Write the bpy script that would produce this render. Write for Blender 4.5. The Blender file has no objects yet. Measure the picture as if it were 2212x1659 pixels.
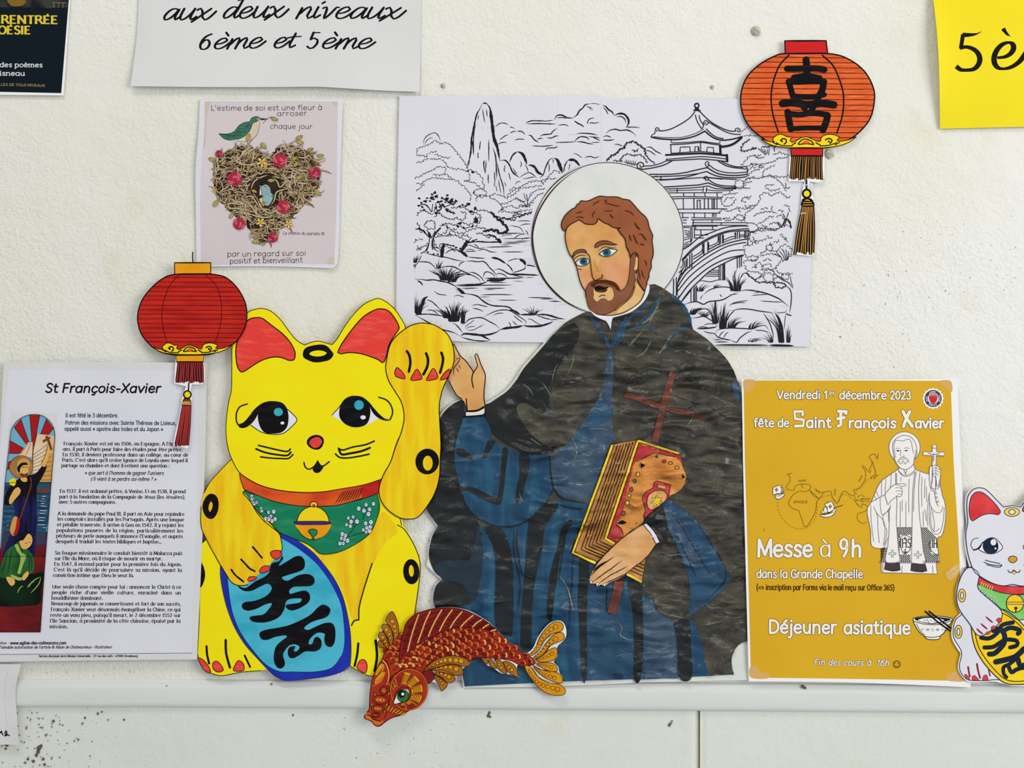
import bpy, math, random
from mathutils import Vector, noise, geometry

random.seed(7)
scene = bpy.context.scene
COL = scene.collection
PX = 0.000464            # metres of wall per unit of the measuring grid (the frame is 2212 units wide)
CAM = 1.25               # camera distance from the wall

# ------------------------------------------------------------------ camera, light, exposure
cam_data = bpy.data.cameras.new('camera')
cam = bpy.data.objects.new('camera', cam_data)
COL.objects.link(cam)
cam.location = (0, -CAM, 0)
cam.rotation_euler = (math.pi / 2, 0, 0)
cam_data.sensor_width = 36.0
cam_data.lens = 36.0 * CAM / (2212 * PX)
cam_data.clip_start = 0.05
scene.camera = cam

world = bpy.data.worlds.new('world')
scene.world = world
world.use_nodes = True
bg = world.node_tree.nodes['Background']
bg.inputs[0].default_value = (0.93, 0.96, 1.0, 1)
bg.inputs[1].default_value = 0.53

def area(name, loc, target, sx, sy, power, color):
    d = bpy.data.lights.new(name, 'AREA')
    d.shape = 'RECTANGLE'
    d.size, d.size_y, d.energy, d.color = sx, sy, power, color
    o = bpy.data.objects.new(name, d)
    COL.objects.link(o)
    o.location = loc
    o.rotation_euler = (Vector(target) - Vector(loc)).to_track_quat('-Z', 'Y').to_euler()
    return o

area('window_daylight', (2.5, -2.1, 0.55), (0.1, 0, -0.1), 1.6, 1.7, 58, (1.0, 0.985, 0.955))
area('ceiling_lamp', (-0.5, -1.3, 2.1), (-0.1, 0, 0.1), 1.2, 0.5, 18, (1.0, 0.955, 0.87))

scene.view_settings.view_transform = 'Standard'
scene.view_settings.look = 'None'
scene.view_settings.gamma = 1
scene.view_settings.use_curve_mapping = False
scene.view_settings.exposure = 0.0

# ------------------------------------------------------------------ materials
def lin(c):
    r = []
    for v in c:
        v = v / 255.0
        r.append(v / 12.92 if v <= 0.04045 else ((v + 0.055) / 1.055) ** 2.4)
    return (r[0], r[1], r[2], 1.0)

MATS = {}
def mat(name, c, c2=None, rough=0.6, spec=None, scale=60, stretch=(1, 1, 1), lo=0.35, hi=0.65,
        bump=0.0, bscale=400, bstretch=(1, 1, 1), coat=0.0, rot=0.0, bdist=0.0006, detail=4, c3=None):
    m = bpy.data.materials.new(name)
    if spec is None:
        spec = 0.06 if max(c) < 90 else 0.16
    m.use_nodes = True
    nt = m.node_tree
    b = nt.nodes['Principled BSDF']
    b.inputs['Base Color'].default_value = lin(c)
    b.inputs['Roughness'].default_value = rough
    b.inputs['Specular IOR Level'].default_value = spec
    if coat:
        b.inputs['Coat Weight'].default_value = coat
        b.inputs['Coat Roughness'].default_value = 0.22
    if c2 is not None or bump:
        g = nt.nodes.new('ShaderNodeNewGeometry')
    if c2 is not None:
        mp = nt.nodes.new('ShaderNodeMapping')
        mp.inputs['Scale'].default_value = stretch
        mp.inputs['Rotation'].default_value = (0, rot, 0)
        n = nt.nodes.new('ShaderNodeTexNoise')
        n.inputs['Scale'].default_value = scale
        n.inputs['Detail'].default_value = detail
        r = nt.nodes.new('ShaderNodeValToRGB')
        r.color_ramp.elements[0].position = lo
        r.color_ramp.elements[1].position = hi
        r.color_ramp.elements[0].color = lin(c)
        r.color_ramp.elements[1].color = lin(c2)
        if c3 is not None:
            e = r.color_ramp.elements.new(min(0.98, hi + 0.12))
            e.color = lin(c3)
        nt.links.new(g.outputs['Position'], mp.inputs['Vector'])
        nt.links.new(mp.outputs[0], n.inputs['Vector'])
        nt.links.new(n.outputs['Fac'], r.inputs['Fac'])
        nt.links.new(r.outputs[0], b.inputs['Base Color'])
    if bump:
        mp2 = nt.nodes.new('ShaderNodeMapping')
        mp2.inputs['Scale'].default_value = bstretch
        n2 = nt.nodes.new('ShaderNodeTexNoise')
        n2.inputs['Scale'].default_value = bscale
        n2.inputs['Detail'].default_value = 4
        bp = nt.nodes.new('ShaderNodeBump')
        bp.inputs['Strength'].default_value = bump
        bp.inputs['Distance'].default_value = bdist
        nt.links.new(g.outputs['Position'], mp2.inputs['Vector'])
        nt.links.new(mp2.outputs[0], n2.inputs['Vector'])
        nt.links.new(n2.outputs['Fac'], bp.inputs['Height'])
        nt.links.new(bp.outputs[0], b.inputs['Normal'])
    MATS[name] = m
    return m

# ------------------------------------------------------------------ drawing on paper
VIEW = [0.0, 0.0, 1.0]
def view(ox, oy, s):
    VIEW[:] = [ox, oy, s]

def P(s, smooth=True, closed=False, step=5.0):
    """'x y x y ...' in the current detail view; '|' after a point keeps it a sharp corner."""
    pts, corner = [], []
    if isinstance(s, str):
        tok = s.replace('|', ' | ').split()
        cur = []
        for t in tok:
            if t == '|':
                corner[-1] = True
            else:
                cur.append(float(t))
                if len(cur) == 2:
                    pts.append((VIEW[0] + cur[0] / VIEW[2], VIEW[1] + cur[1] / VIEW[2]))
                    corner.append(False)
                    cur = []
    else:
        pts = list(s)
        corner = [False] * len(pts)
    n = len(pts)
    if not smooth or n < 3:
        return dens(pts, closed, step * 2.5)
    out = []
    segs = n if closed else n - 1
    for i in range(segs):
        p1, p2 = pts[i], pts[(i + 1) % n]
        if closed:
            p0, p3 = pts[(i - 1) % n], pts[(i + 2) % n]
        else:
            p0, p3 = pts[max(0, i - 1)], pts[min(n - 1, i + 2)]
        if corner[i]:
            p0 = p1
        if corner[(i + 1) % n]:
            p3 = p2
        L = math.hypot(p2[0] - p1[0], p2[1] - p1[1])
        k = max(1, min(24, int(L / step + 0.5)))
        for j in range(k):
            t = j / k
            t2, t3 = t * t, t * t * t
            out.append(tuple(0.5 * ((2 * p1[a]) + (-p0[a] + p2[a]) * t + (2 * p0[a] - 5 * p1[a] + 4 * p2[a] - p3[a]) * t2
                                    + (-p0[a] + 3 * p1[a] - 3 * p2[a] + p3[a]) * t3) for a in (0, 1)))
    if not closed:
        out.append(pts[-1])
    return out

def dens(pts, closed, step):
    out = []
    n = len(pts)
    for i in range(n if closed else n - 1):
        a, b = pts[i], pts[(i + 1) % n]
        L = math.hypot(b[0] - a[0], b[1] - a[1])
        k = max(1, int(L / step))
        for j in range(k):
            t = j / k
            out.append((a[0] + (b[0] - a[0]) * t, a[1] + (b[1] - a[1]) * t))
    if not closed:
        out.append(pts[-1])
    return out

def ell(cx, cy, rx, ry=None, rot=0, n=None):
    """ellipse in the current view"""
    ry = rx if ry is None else ry
    X, Y, s = VIEW
    r = max(rx, ry) / s
    n = n or max(10, min(72, int(r * 1.4) + 8))
    c, sn = math.cos(rot), math.sin(rot)
    o = []
    for i in range(n):
        a = 2 * math.pi * i / n
        u, v = rx * math.cos(a), ry * math.sin(a)
        o.append((X + (cx + u * c - v * sn) / s, Y + (cy + u * sn + v * c) / s))
    return o

class Thing:
    """one top-level object: an Empty at its base, and its parts"""
    def __init__(self, name, label, cat, cx, by, d0, warp=None, step=0.00006, group=None, grid=26):
        self.e = bpy.data.objects.new(name, None)
        self.e.empty_display_size = 0.02
        COL.objects.link(self.e)
        self.d0, self.warp, self.step, self.grid = d0, warp, step, grid
        k = (CAM - d0) / CAM
        self.k = k
        self.base = Vector(((cx - 1106) * PX * k, -d0, (829.5 - by) * PX * k))
        self.e.location = self.base
        self.e['label'] = label
        self.e['category'] = cat
        if group:
            self.e['group'] = group
    def pos(self, x, y, lvl, warp=None):
        f = warp or self.warp
        w = f(x, y) if f else 0.0
        return ((x - 1106) * PX * self.k - self.base.x, -(w + lvl * self.step), (829.5 - y) * PX * self.k - self.base.z)
    def part(self, name, parent=None, label=None, kind=None, warp=None):
        q = Part(self, name, parent, label, kind)
        q.warp = warp
        return q

class Part:
    def __init__(self, thing, name, parent, label, kind):
        self.t, self.name, self.parent, self.label, self.kind = thing, name, parent, label, kind
        self.v, self.f, self.mi, self.ms = [], [], [], []
        self.o = None
        self.thick = False
    JIT = [0]
    def jl(self, lvl):
        """a hair of extra height so that no two strokes of ink lie in the very same plane"""
        Part.JIT[0] = (Part.JIT[0] + 1) % 9
        return lvl + Part.JIT[0] * 0.07
    def m(self, name):
        if name not in self.ms:
            self.ms.append(name)
        return self.ms.index(name)
    def fill(self, pts, mname, lvl=0, thick=0.0, grid=None):
        if isinstance(pts, str):
            pts = P(pts, True, True)
        g = grid or self.t.grid
        pp = []
        for p in pts:
            if not pp or abs(p[0] - pp[-1][0]) + abs(p[1] - pp[-1][1]) > 0.05:
                pp.append(p)
        if len(pp) > 2 and abs(pp[0][0] - pp[-1][0]) + abs(pp[0][1] - pp[-1][1]) <= 0.05:
            pp.pop()
        n = len(pp)
        xs = [p[0] for p in pp]; ys = [p[1] for p in pp]
        vs = [Vector(p) for p in pp]
        x0, x1, y0, y1 = min(xs), max(xs), min(ys), max(ys)
        if x1 - x0 > g * 1.2 or y1 - y0 > g * 1.2:
            ix0, ix1, iy0, iy1 = int(x0 // g), int(x1 // g) + 1, int(y0 // g), int(y1 // g) + 1
            for i in range(ix0, ix1 + 1):
                for j in range(iy0, iy1 + 1):
                    px, py = i * g + 0.013 * j + 0.31, j * g + 0.017 * i + 0.27
                    if x0 < px < x1 and y0 < py < y1:
                        vs.append(Vector((px, py)))
        r = geometry.delaunay_2d_cdt(vs, [(i, (i + 1) % n) for i in range(n)], [list(range(n))], 1, 1e-4)
        ov, oe, of = r[0], r[1], r[2]
        b = len(self.v)
        for q in ov:
            self.v.append((q[0], q[1], lvl))
        k = self.m(mname)
        for fc in of:
            a = [ov[i] for i in fc]
            ar = (a[1][0] - a[0][0]) * (a[2][1] - a[0][1]) - (a[2][0] - a[0][0]) * (a[1][1] - a[0][1])
            ids = [b + i for i in fc]
            if ar > 0:
                ids.reverse()
            self.f.append(ids)
            self.mi.append(k)
        if thick:
            self.thick = True
            c = {}
            for fc in of:
                for i in range(len(fc)):
                    e = (fc[i], fc[(i + 1) % len(fc)])
                    key = (min(e), max(e))
                    c.setdefault(key, []).append(e)
            nb = {}
            back = lvl - thick / self.t.step
            for i, q in enumerate(ov):
                nb[i] = len(self.v)
                self.v.append((q[0], q[1], back))
            for key, es in c.items():
                if len(es) == 1:
                    i, j = es[0]
                    self.f.append([b + i, b + j, nb[j], nb[i]])
                    self.mi.append(k)
            for fc in of:
                self.f.append([nb[i] for i in fc])
                self.mi.append(k)
        return self
    def line(self, pts, w, mname='ink', lvl=2, taper=0, cap=True, smooth=True, closed=False, step=4.0, nib=None, wob=0.0):
        """ribbon of ink; nib=(thin ratio) makes level strokes thinner; taper 1 both ends, 2 far end, 3 near end"""
        if isinstance(pts, str):
            pts = P(pts, smooth, closed, step)
        if closed:
            pts = list(pts) + [pts[0]]
            cap = False
        n = len(pts)
        if n < 2:
            return self
        lvl0, lvl = lvl, self.jl(lvl)
        k = self.m(mname)
        b = len(self.v)
        ph = random.random() * 10
        ws = []
        for i, p in enumerate(pts):
            if closed and i in (0, n - 1):
                a, c = pts[n - 2], pts[1]
            else:
                a, c = pts[max(0, i - 1)], pts[min(n - 1, i + 1)]
            dx, dy = c[0] - a[0], c[1] - a[1]
            L = math.hypot(dx, dy) or 1e-6
            t = i / (n - 1)
            ww = w
            if nib is not None:
                ww *= nib + (1 - nib) * abs(dy) / L
            if taper == 1:
                ww *= max(0.12, min(1, 4 * t * (1 - t) * 1.3))
            elif taper == 2:
                ww *= max(0.1, 1 - t ** 1.6)
            elif taper == 3:
                ww *= max(0.1, 1 - (1 - t) ** 1.6)
            if wob:
                ww *= 1 + wob * math.sin(ph + i * 1.7) * math.sin(ph * 3 + i * 0.77)
            nx, ny = -dy / L * ww / 2, dx / L * ww / 2
            self.v.append((p[0] + nx, p[1] + ny, lvl))
            self.v.append((p[0] - nx, p[1] - ny, lvl))
            ws.append(ww)
        for i in range(n - 1):
            q = b + 2 * i
            self.f.append([q, q + 2, q + 3, q + 1])
            self.mi.append(k)
        if cap and not closed:
            for idx in (0, n - 1):
                if ws[idx] > 0.5 * w or nib is not None:
                    self.dot(pts[idx][0], pts[idx][1], ws[idx] / 2, mname, lvl0, 6 if w < 4 else 10)
        return self
    def dot(self, x, y, r, mname='ink', lvl=2, n=8, ry=None):
        k = self.m(mname)
        lvl = self.jl(lvl)
        b = len(self.v)
        ry = ry or r
        for i in range(n):
            a = 2 * math.pi * i / n
            self.v.append((x + r * math.cos(a), y - ry * math.sin(a), lvl))
        self.f.append(list(range(b, b + n)))
        self.mi.append(k)
        return self
    def lines(self, s, w, mname='ink', lvl=2, taper=1, wob=0.0, smooth=True):
        for ln in s.strip().replace('\n', ';').split(';'):
            if ln.strip():
                ww = w
                if ':' in ln:
                    a, ln = ln.split(':')
                    ww = float(a)
                self.line(ln, ww, mname, lvl, taper, wob=wob, smooth=smooth)
        return self
    def fills(self, s, mname, lvl=0):
        for ln in s.strip().replace('\n', ';').split(';'):
            if ln.strip():
                self.fill(ln, mname, lvl)
        return self
    def shape(self, pts, mname, lvl, ow=1.6, omat='ink', thick=0):
        if isinstance(pts, str):
            pts = P(pts, True, True)
        self.fill(pts, mname, lvl, thick)
        if ow:
            self.line(pts, ow, omat, lvl + 1, closed=True)
        return self
    def build(self):
        me = bpy.data.meshes.new(self.name)
        T = self.t
        me.from_pydata([T.pos(q[0], q[1], q[2], self.warp) for q in self.v], [], self.f)
        for nme in self.ms:
            me.materials.append(MATS[nme])
        me.polygons.foreach_set('material_index', self.mi)
        if not self.thick or self.name in SMOOTH:
            me.polygons.foreach_set('use_smooth', [True] * len(self.f))
        me.update()
        o = bpy.data.objects.new(self.name, me)
        COL.objects.link(o)
        o.parent = self.parent.o if self.parent else T.e
        if self.label:
            o['label'] = self.label
        if self.kind:
            o['kind'] = self.kind
        self.o = o
        return self
SMOOTH = {'robe', 'cape'}

# ------------------------------------------------------------------ pen lettering (stroke skeletons, x-height 10)
_a = "~8 7 6.5 9.6 4 10 1 8 .3 4.5 1.5 .8 4 0 6.5 1.2 8 4"
_b = "~1 7 3 9.6 5.5 10 8.2 7.5 8.6 4.5 7.5 1 5 0 2.5 .8 1 3.5"
_n = "~1 6.5 3 9.4 5.5 10 7.5 8.5 7.8 6 7.8 3/-7.8 5 7.8 0"
_e = "~.8 5.4 7.9 5.6 7.4 8.4 5 10 2.2 9.2 .6 6.5 .6 3.5 2.2 .7 4.8 0 7.8 1.8"
_o = "~4.4 10 1.6 8.8 .4 5 1.6 1.2 4.4 0 7.2 1.2 8.4 5 7.2 8.8 4.4 10"
_O = "~6 14.6 2.3 12.8 .5 7.3 2.3 1.8 6 0 9.7 1.8 11.5 7.3 9.7 12.8 6 14.6"
_c = "~7.6 8 5.5 9.9 3 9.6 .8 7 .5 4 1.8 .9 4.5 0 7.6 1.8"
_u = "~1 10 1 4 2 1 4 0 6.3 .9 7.9 3.5/-7.9 10 7.9 0"
_E = "-1 14.5 1 0/-1 14.3 8 14.3/-1 7.6 6.8 7.6/-1 .2 8.4 .2"
GL = {
'a': (9.3, _a + "/-8 10 8 0"), 'b': (9.3, "-1 15 1 0/" + _b), 'c': (8, _c), 'd': (9.3, _a + "/-8 15 8 0"), 'e': (8.6, _e),
'f': (6, "~6.5 14 4.8 15 3 13.5 2.6 11 2.6 5/-2.6 8 2.6 0/-.3 9.7 5.5 9.7"),
'g': (9.3, _a + "/~8 10 8 2 7.6 -2.5 5.5 -4.8 2.5 -4.6 .8 -3.3"), 'h': (9.3, "-1 15 1 0/" + _n),
'i': (3.2, "-1.3 10 1.3 0/.1.3 13.8"), 'j': (3.6, "~2 10 2 2 2 -2 1 -4.5 -1 -4.8/.2 13.8"),
'k': (8.5, "-1 15 1 0/-7 10 1.3 4/-3.3 6 8 0"), 'l': (3.2, "-1.3 15 1.3 0"),
'm': (14, "-1 10 1 0/~1 6.5 2.8 9.4 4.8 10 6.3 8.8 6.6 6 6.6 3/-6.6 5 6.6 0/~6.6 6.5 8.5 9.4 10.4 10 12 8.8 12.3 6 12.3 3/-12.3 5 12.3 0"),
'n': (9.5, "-1 10 1 0/" + _n), 'o': (9, _o), 'p': (9.3, "-1 10 1 -5/" + _b), 'q': (9.3, _a + "/-8 10 8 -5"),
'r': (6.3, "-1 10 1 0/~1 6.5 2.8 9.4 4.6 10 6 9.6"),
's': (7, "~6.6 8.4 4.5 10 2 9.6 .9 7.6 2 5.8 4.8 4.6 6.4 2.8 5.6 .7 3.2 0 .4 1.4"),
't': (6, "~2.4 13.5 2.4 3 3.4 .4 6 .6/-.2 9.7 5.4 9.7"), 'u': (9.5, _u),
'v': (8.2, "-.2 10 4 0/-4 0 8 10"), 'w': (12.5, "-.2 10 3.2 0/-3.2 0 6.2 9/-6.2 9 9.2 0/-9.2 0 12.2 10"),
'x': (8.3, "-.5 10 7.8 0/-7.8 10 .3 0"), 'y': (8.2, "-.2 10 4.1 0/-8 10 2.8 -3/-2.8 -3 .6 -4.9"), 'z': (8, "-.6 9.8 7 9.8/-7 9.8 .5 .2/-.5 .2 7.4 .2"),
'é': (8.6, _e + "/=4 11.8 6.6 14.5"), 'è': (8.6, _e + "/=5 11.8 2.4 14.5"), 'ê': (8.6, _e + "/=2 11.8 4.3 14.3/=4.3 14.3 6.6 11.8"),
'à': (9.3, _a + "/-8 10 8 0/=5 11.8 2.4 14.5"), 'â': (9.3, _a + "/-8 10 8 0/=2 11.8 4.3 14.3/=4.3 14.3 6.6 11.8"),
'ù': (9.5, _u + "/=5 11.8 2.4 14.5"), 'ô': (9, _o + "/=2 11.8 4.3 14.3/=4.3 14.3 6.6 11.8"),
'î': (3.4, "-1.3 10 1.3 0/=-.7 11.8 1.3 14/=1.3 14 3.3 11.8"), 'ç': (8, _c + "/~4.5 0 5.4 -2.2 3.6 -4 1.8 -3.6"),
'œ': (15, _o + "/" + "~8.4 5.4 15.1 5.6 14.6 8.4 12.2 10 9.6 9.2 8.4 6.5 8.4 3.5 9.6 .7 12 0 15 1.8"),
'A': (11, "-5.3 14.5 .2 0/-5.3 14.5 10.6 0/=2.2 5 8.6 5"), 'B': (10, "-1 14.5 1 0/~1 14.4 6 14.2 8 11 6 8 1 7.6/~1 7.6 7 7.2 9.2 4 7 .4 1 .1"),
'C': (10.5, "~10 12 7.5 14.4 4 14 1.2 10.5 .7 6.5 2.2 1.8 6 0 10 2.5"), 'D': (11.5, "-1 14.5 1 0/~1 14.4 6 14 9.6 11 10.4 7 9 2.2 5 .2 1 .1"),
'E': (9, _E), 'É': (9, _E + "/=4 15.8 6.4 17.4"), 'F': (8.6, "-1 14.5 1 0/-1 14.3 8 14.3/-1 7.6 6.8 7.6"),
'G': (11.3, "~10.2 12 7.5 14.4 4 14 1.2 10.5 .7 6.5 2.2 1.8 6 0 10 1.8/-10.2 6.6 10.2 0/=6.2 6.8 10.2 6.8"),
'H': (11, "-1 14.5 1 0/-10 14.5 10 0/=1 7.5 10 7.5"), 'I': (4, "-1.6 14.5 1.6 0"), 'J': (6.5, "~4.6 14.5 4.6 4 3.5 .8 1 .2 -.4 1.4"),
'L': (8, "-1 14.5 1 0/=1 .2 7.8 .2"), 'M': (13.5, "-1.4 14.5 1 0/=1.4 14.5 6.8 1.5/=6.8 1.5 12.2 14.5/-12.2 14.5 12.6 0"),
'N': (11.5, "-1 14.5 1 0/=1 14.5 10 .5/-10 14.5 10 0"), 'O': (12.2, _O), 'P': (9.3, "-1 14.5 1 0/~1 14.4 6 14.2 8.4 10.8 6.4 7 1 6.6"),
'Q': (12.2, _O + "/=7 3 11.5 -1.5"), 'R': (10, "-1 14.5 1 0/~1 14.4 6 14.2 8 11 6 7.6 1 7.2/-5 7.4 9.8 0"),
'S': (9, "~8.4 12.4 6 14.4 3 14.2 1.2 11.6 2.4 8.8 6 7 8.4 4.4 7 1 3.8 0 .6 2"), 'T': (9.5, "-4.8 14.5 4.8 0/=.2 14.3 9.4 14.3"),
'U': (11, "~1 14.5 1 5 2.3 1.3 5.5 0 8.7 1.3 10 5 10 14.5"), 'V': (10.8, "-.2 14.5 5.4 0/-5.4 0 10.6 14.5"), 'X': (10.5, "-.6 14.5 9.8 0/-9.8 14.5 .4 0"),
'Y': (10, "=.2 14.5 5 7/=9.8 14.5 5 7/-5 7 5 0"), 'Z': (9.5, "=.8 14.3 9 14.3/=9 14.3 .5 .2/=.5 .2 9.2 .2"),
'0': (9.5, "~4.5 14.4 1.4 12 .5 7.2 1.4 2.4 4.5 0 7.6 2.4 8.5 7.2 7.6 12 4.5 14.4"), '1': (6, "=.6 11 3.4 14.2/-3.4 14.2 3.4 0"),
'2': (9, "~.8 11.4 2.6 14.2 6 14 7.8 10.8 5.8 6.5 .6 .3/=.6 .3 8.4 .3"), '3': (9, "~.9 12.4 3.8 14.5 7 12.6 6.4 9 3.2 7.8 7 6.8 8.2 3.6 6 .4 3 0 .4 2"),
'4': (9.5, "=6.4 14.4 .4 4.2/=.4 4.2 9 4.2/-6.4 14.4 6.4 0"), '5': (9, "=7.8 14.2 2 14.2/=2 14.2 1.4 8.2/~1.4 8.2 4.6 9.2 7.6 7.6 8.2 4.2 6 .6 3 0 .4 1.6"),
'6': (9.5, "~7.6 14 4 12.4 1.2 8.6 .6 4 2.4 .5 5 0 8 1.8 8.4 5.6 6 8.6 3 8.2 .9 5.2"), '7': (9, "=.6 14.2 8.2 14.2/=8.2 14.2 2.6 0"),
'8': (9.5, "~4.6 7.8 1.5 10.8 2.6 13.8 5 14.5 7.4 13.4 7.8 10.8 4.6 7.8 .8 5 .9 1.6 4.5 0 8.2 1.6 8.4 5 4.6 7.8"),
'9': (9.5, "~8 9.4 5.6 6.4 2.4 6.6 .8 9.6 1.6 13 4.6 14.6 7.6 13 8.4 9 7.4 4 4.4 0"),
'.': (3.4, ".1.5 .8"), ',': (3.4, "=1.8 1.2 .8 -2.4"), "'": (3, "=1.4 14.6 1.2 10.8"), '-': (6, "=.6 5.4 5.4 5.4"), '–': (9, "=.6 6 9 6"), ':': (3.6, ".1.6 1/.1.6 8"),
'?': (8, "~.8 11.8 3 14.4 6.4 13.4 6.6 10 3.6 7.4 3.4 4.4/.3.4 .8"), '(': (5, "~4.4 16 1.6 12 1 6.5 1.8 1 4.4 -3.4"), ')': (5, "~.6 16 3.4 12 4 6.5 3.2 1 .6 -3.4"),
'«': (9, "=4 9 .8 5.5/=.8 5.5 4 2/=8 9 4.8 5.5/=4.8 5.5 8 2"), '»': (9, "=.8 9 4 5.5/=4 5.5 .8 2/=4.8 9 8 5.5/=8 5.5 4.8 2"),
'=': (9, "=.8 7.6 8 7.6/=.8 3.6 8 3.6"), '>': (9, "=.8 9.6 7.6 5.6/=7.6 5.6 .8 1.6"), '©': (15, "~7 14 2 12 .4 7 2 2 7 0 12 2 13.6 7 12 12 7 14/~9.4 9.4 7 10.6 4.4 8.6 4.4 5.4 7 3.4 9.4 4.6"),
'…': (12, ".1.5 .8/.5.5 .8/.9.5 .8"), '!': (4, "=1.8 14.5 1.8 4.6/.1.8 .8"),
}
CUR = dict(GL)
_ce = "~1.6 4.4 5 5.4 7.6 8 6 10 3 9.2 .6 5.6 .8 1.8 3.4 0 7 1.6 10.6 6.4"
_cn = "~.6 0 1.6 9.6 1.2 3.6 4 8.4 6.6 10 7.4 8 6.8 2.4 8 0 10.4 2"
CUR.update({
'a': (10.5, "~8.4 8.6 5.4 10 2.4 8.2 .4 3.6 1.4 .4 4.2 1.4 7 5.4 8.6 9.6 7.6 3.4 8.4 .3 11 3"),
'u': (11, "~1.2 9.8 .6 3.6 1.8 .3 4.6 1.6 7.2 5.6 8.6 9.8/~8.6 9.8 7.6 3.4 8.6 .3 11.6 3"),
'x': (10.4, "~-.6 8.6 1.4 10 3.2 7.6 4.8 2.4 7 .2 9.6 2 12.6 7.4/~8.6 9.8 5 5.6 1 1 -1.4 -1.6"),
'd': (11, "~8.4 8.6 5.4 10 2.4 8.2 .4 3.6 1.4 .4 4.2 1.4 7 5.4 8.6 10/~9.6 16.4 8.6 8 7.6 3.4 8.6 .3 11.4 3/=6.4 15.6 9.6 16.6"),
'e': (9.4, _ce), 'è': (9.4, _ce + "/=7 12.4 4.6 15.2"), 'n': (10.4, _cn), 'i': (5, "~1.2 9.8 .7 3.4 1.6 .3 4.6 3/=2.6 13 4 14.4"),
'v': (9.4, "~-.6 8.8 1.6 9.8 2.4 6 2.8 0 5.6 4 8 9.8 9.6 9.6"), 't': (8.6, "~3.4 13.6 2.2 3.2 3.4 .3 6.6 2.6/~-1.4 9.4 3 10.6 8.4 10.8"),
'm': (15, "~.6 0 1.6 9.6 1.2 3.6 3.8 8.4 6 10 6.8 8 6.2 0/~6.2 0 6.8 4.6 9 8.6 11.2 10 12 8 11.4 2.4 12.6 0 15 2"),
's': (8, "~.2 1.2 3 5 5.6 10 6.6 6 7 2.6 5 .2 2 .6/~7 1 8.6 2.4"), 'r': (8, "~0 1.4 2.6 5.6 4 10 4.6 8.4 6.8 8.6 6.6 3 7.8 .3 9.6 2"),
})

def glyph_pts(st, slant, X, Y, ux, uy, sx, sy):
    nums = [float(q) for q in st[1:].split()]
    out = []
    for i in range(0, len(nums), 2):
        gx, gy = nums[i] + slant * nums[i + 1], nums[i + 1]
        out.append((X + ux * gx * sx - uy * -gy * sy * 1.0, Y + uy * gx * sx - ux * gy * sy))
    return out

def text(part, s, x0, y0, x1, y1, xh, w, mname='ink', lvl=3, slant=0.0, nib=None, serif=0, font=None, sx=1.0, out=None, jit=0.0, track=0.0, just=True, step=None):
    """letters along the base line (x0,y0)-(x1,y1), view units; xh = x-height in real grid units; out=(extra width, material)"""
    font = font or GL
    a = (VIEW[0] + x0 / VIEW[2], VIEW[1] + y0 / VIEW[2])
    b = (VIEW[0] + x1 / VIEW[2], VIEW[1] + y1 / VIEW[2])
    L = math.hypot(b[0] - a[0], b[1] - a[1])
    ux, uy = (b[0] - a[0]) / L, (b[1] - a[1]) / L
    sy = xh / 10.0
    gx = sy * sx
    gap = 1.7 + track
    adv = lambda ch: (font.get(ch, (6, ''))[0] + gap) * gx
    tot = sum(adv(c) for c in s if c != ' ') - gap * gx
    ns = s.count(' ')
    sp = 5.5 * gx
    if just:
        f = L / (tot + ns * sp)
        if serif and ns and sx != 1.0:
            f = min(f, 1.12)
            gx *= f
            sp = (L - tot * f) / ns
        elif ns and L - tot > ns * 2.5 * gx and (L - tot) / ns < 14 * gx:
            sp = (L - tot) / ns
        else:
            gx *= f
            sp *= f
    st_ = step or max(0.9, xh / 5.0)
    cx = 0.0
    for ch in s:
        if ch == ' ':
            cx += sp
            continue
        wd, data = font.get(ch, (6, ''))
        jy = random.uniform(-jit, jit)
        X, Y = a[0] + ux * cx, a[1] + uy * cx + jy
        for st in data.split('/'):
            if not st:
                continue
            if st[0] == '.':
                q = glyph_pts(st, slant, X, Y, ux, uy, gx, sy)[0]
                for (ex, mm, lv) in (([(out[0], out[1], lvl)] if out else []) + [(0, mname, lvl + 1 if out else lvl)]):
                    part.dot(q[0], q[1], w * 0.62 + ex / 2, mm, lv, 8)
                continue
            raw = glyph_pts(st, slant, X, Y, ux, uy, gx, sy)
            q = P(raw, True, False, st_) if st[0] == '~' else dens(raw, False, 7)
            for (ex, mm, lv) in (([(out[0], out[1], lvl)] if out else []) + [(0, mname, lvl + 1 if out else lvl)]):
                part.line(q, w + ex, mm, lv, nib=nib, cap=not serif)
            if serif and st[0] == '-':
                nums = [float(z) for z in st[1:].split()]
                for (gx_, gy_) in ((nums[0], nums[1]), (nums[2], nums[3])):
                    if abs(nums[1] - nums[3]) < 2 or gy_ not in (0, 10, 15, 14.5, -5):
                        continue
                    l, r = (1.9, 1.9) if gy_ in (0, 14.5, -5) else (2.1, 0.3)
                    e = glyph_pts("=%f %f %f %f" % (gx_ - l, gy_ - (.4 if gy_ > 1 else -.3), gx_ + r, gy_ - (.2 if gy_ > 1 else -.3)), slant, X, Y, ux, uy, gx, sy)
                    part.line(e, w * serif, mname, lvl, cap=False)
        cx += (wd + gap) * gx
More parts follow.
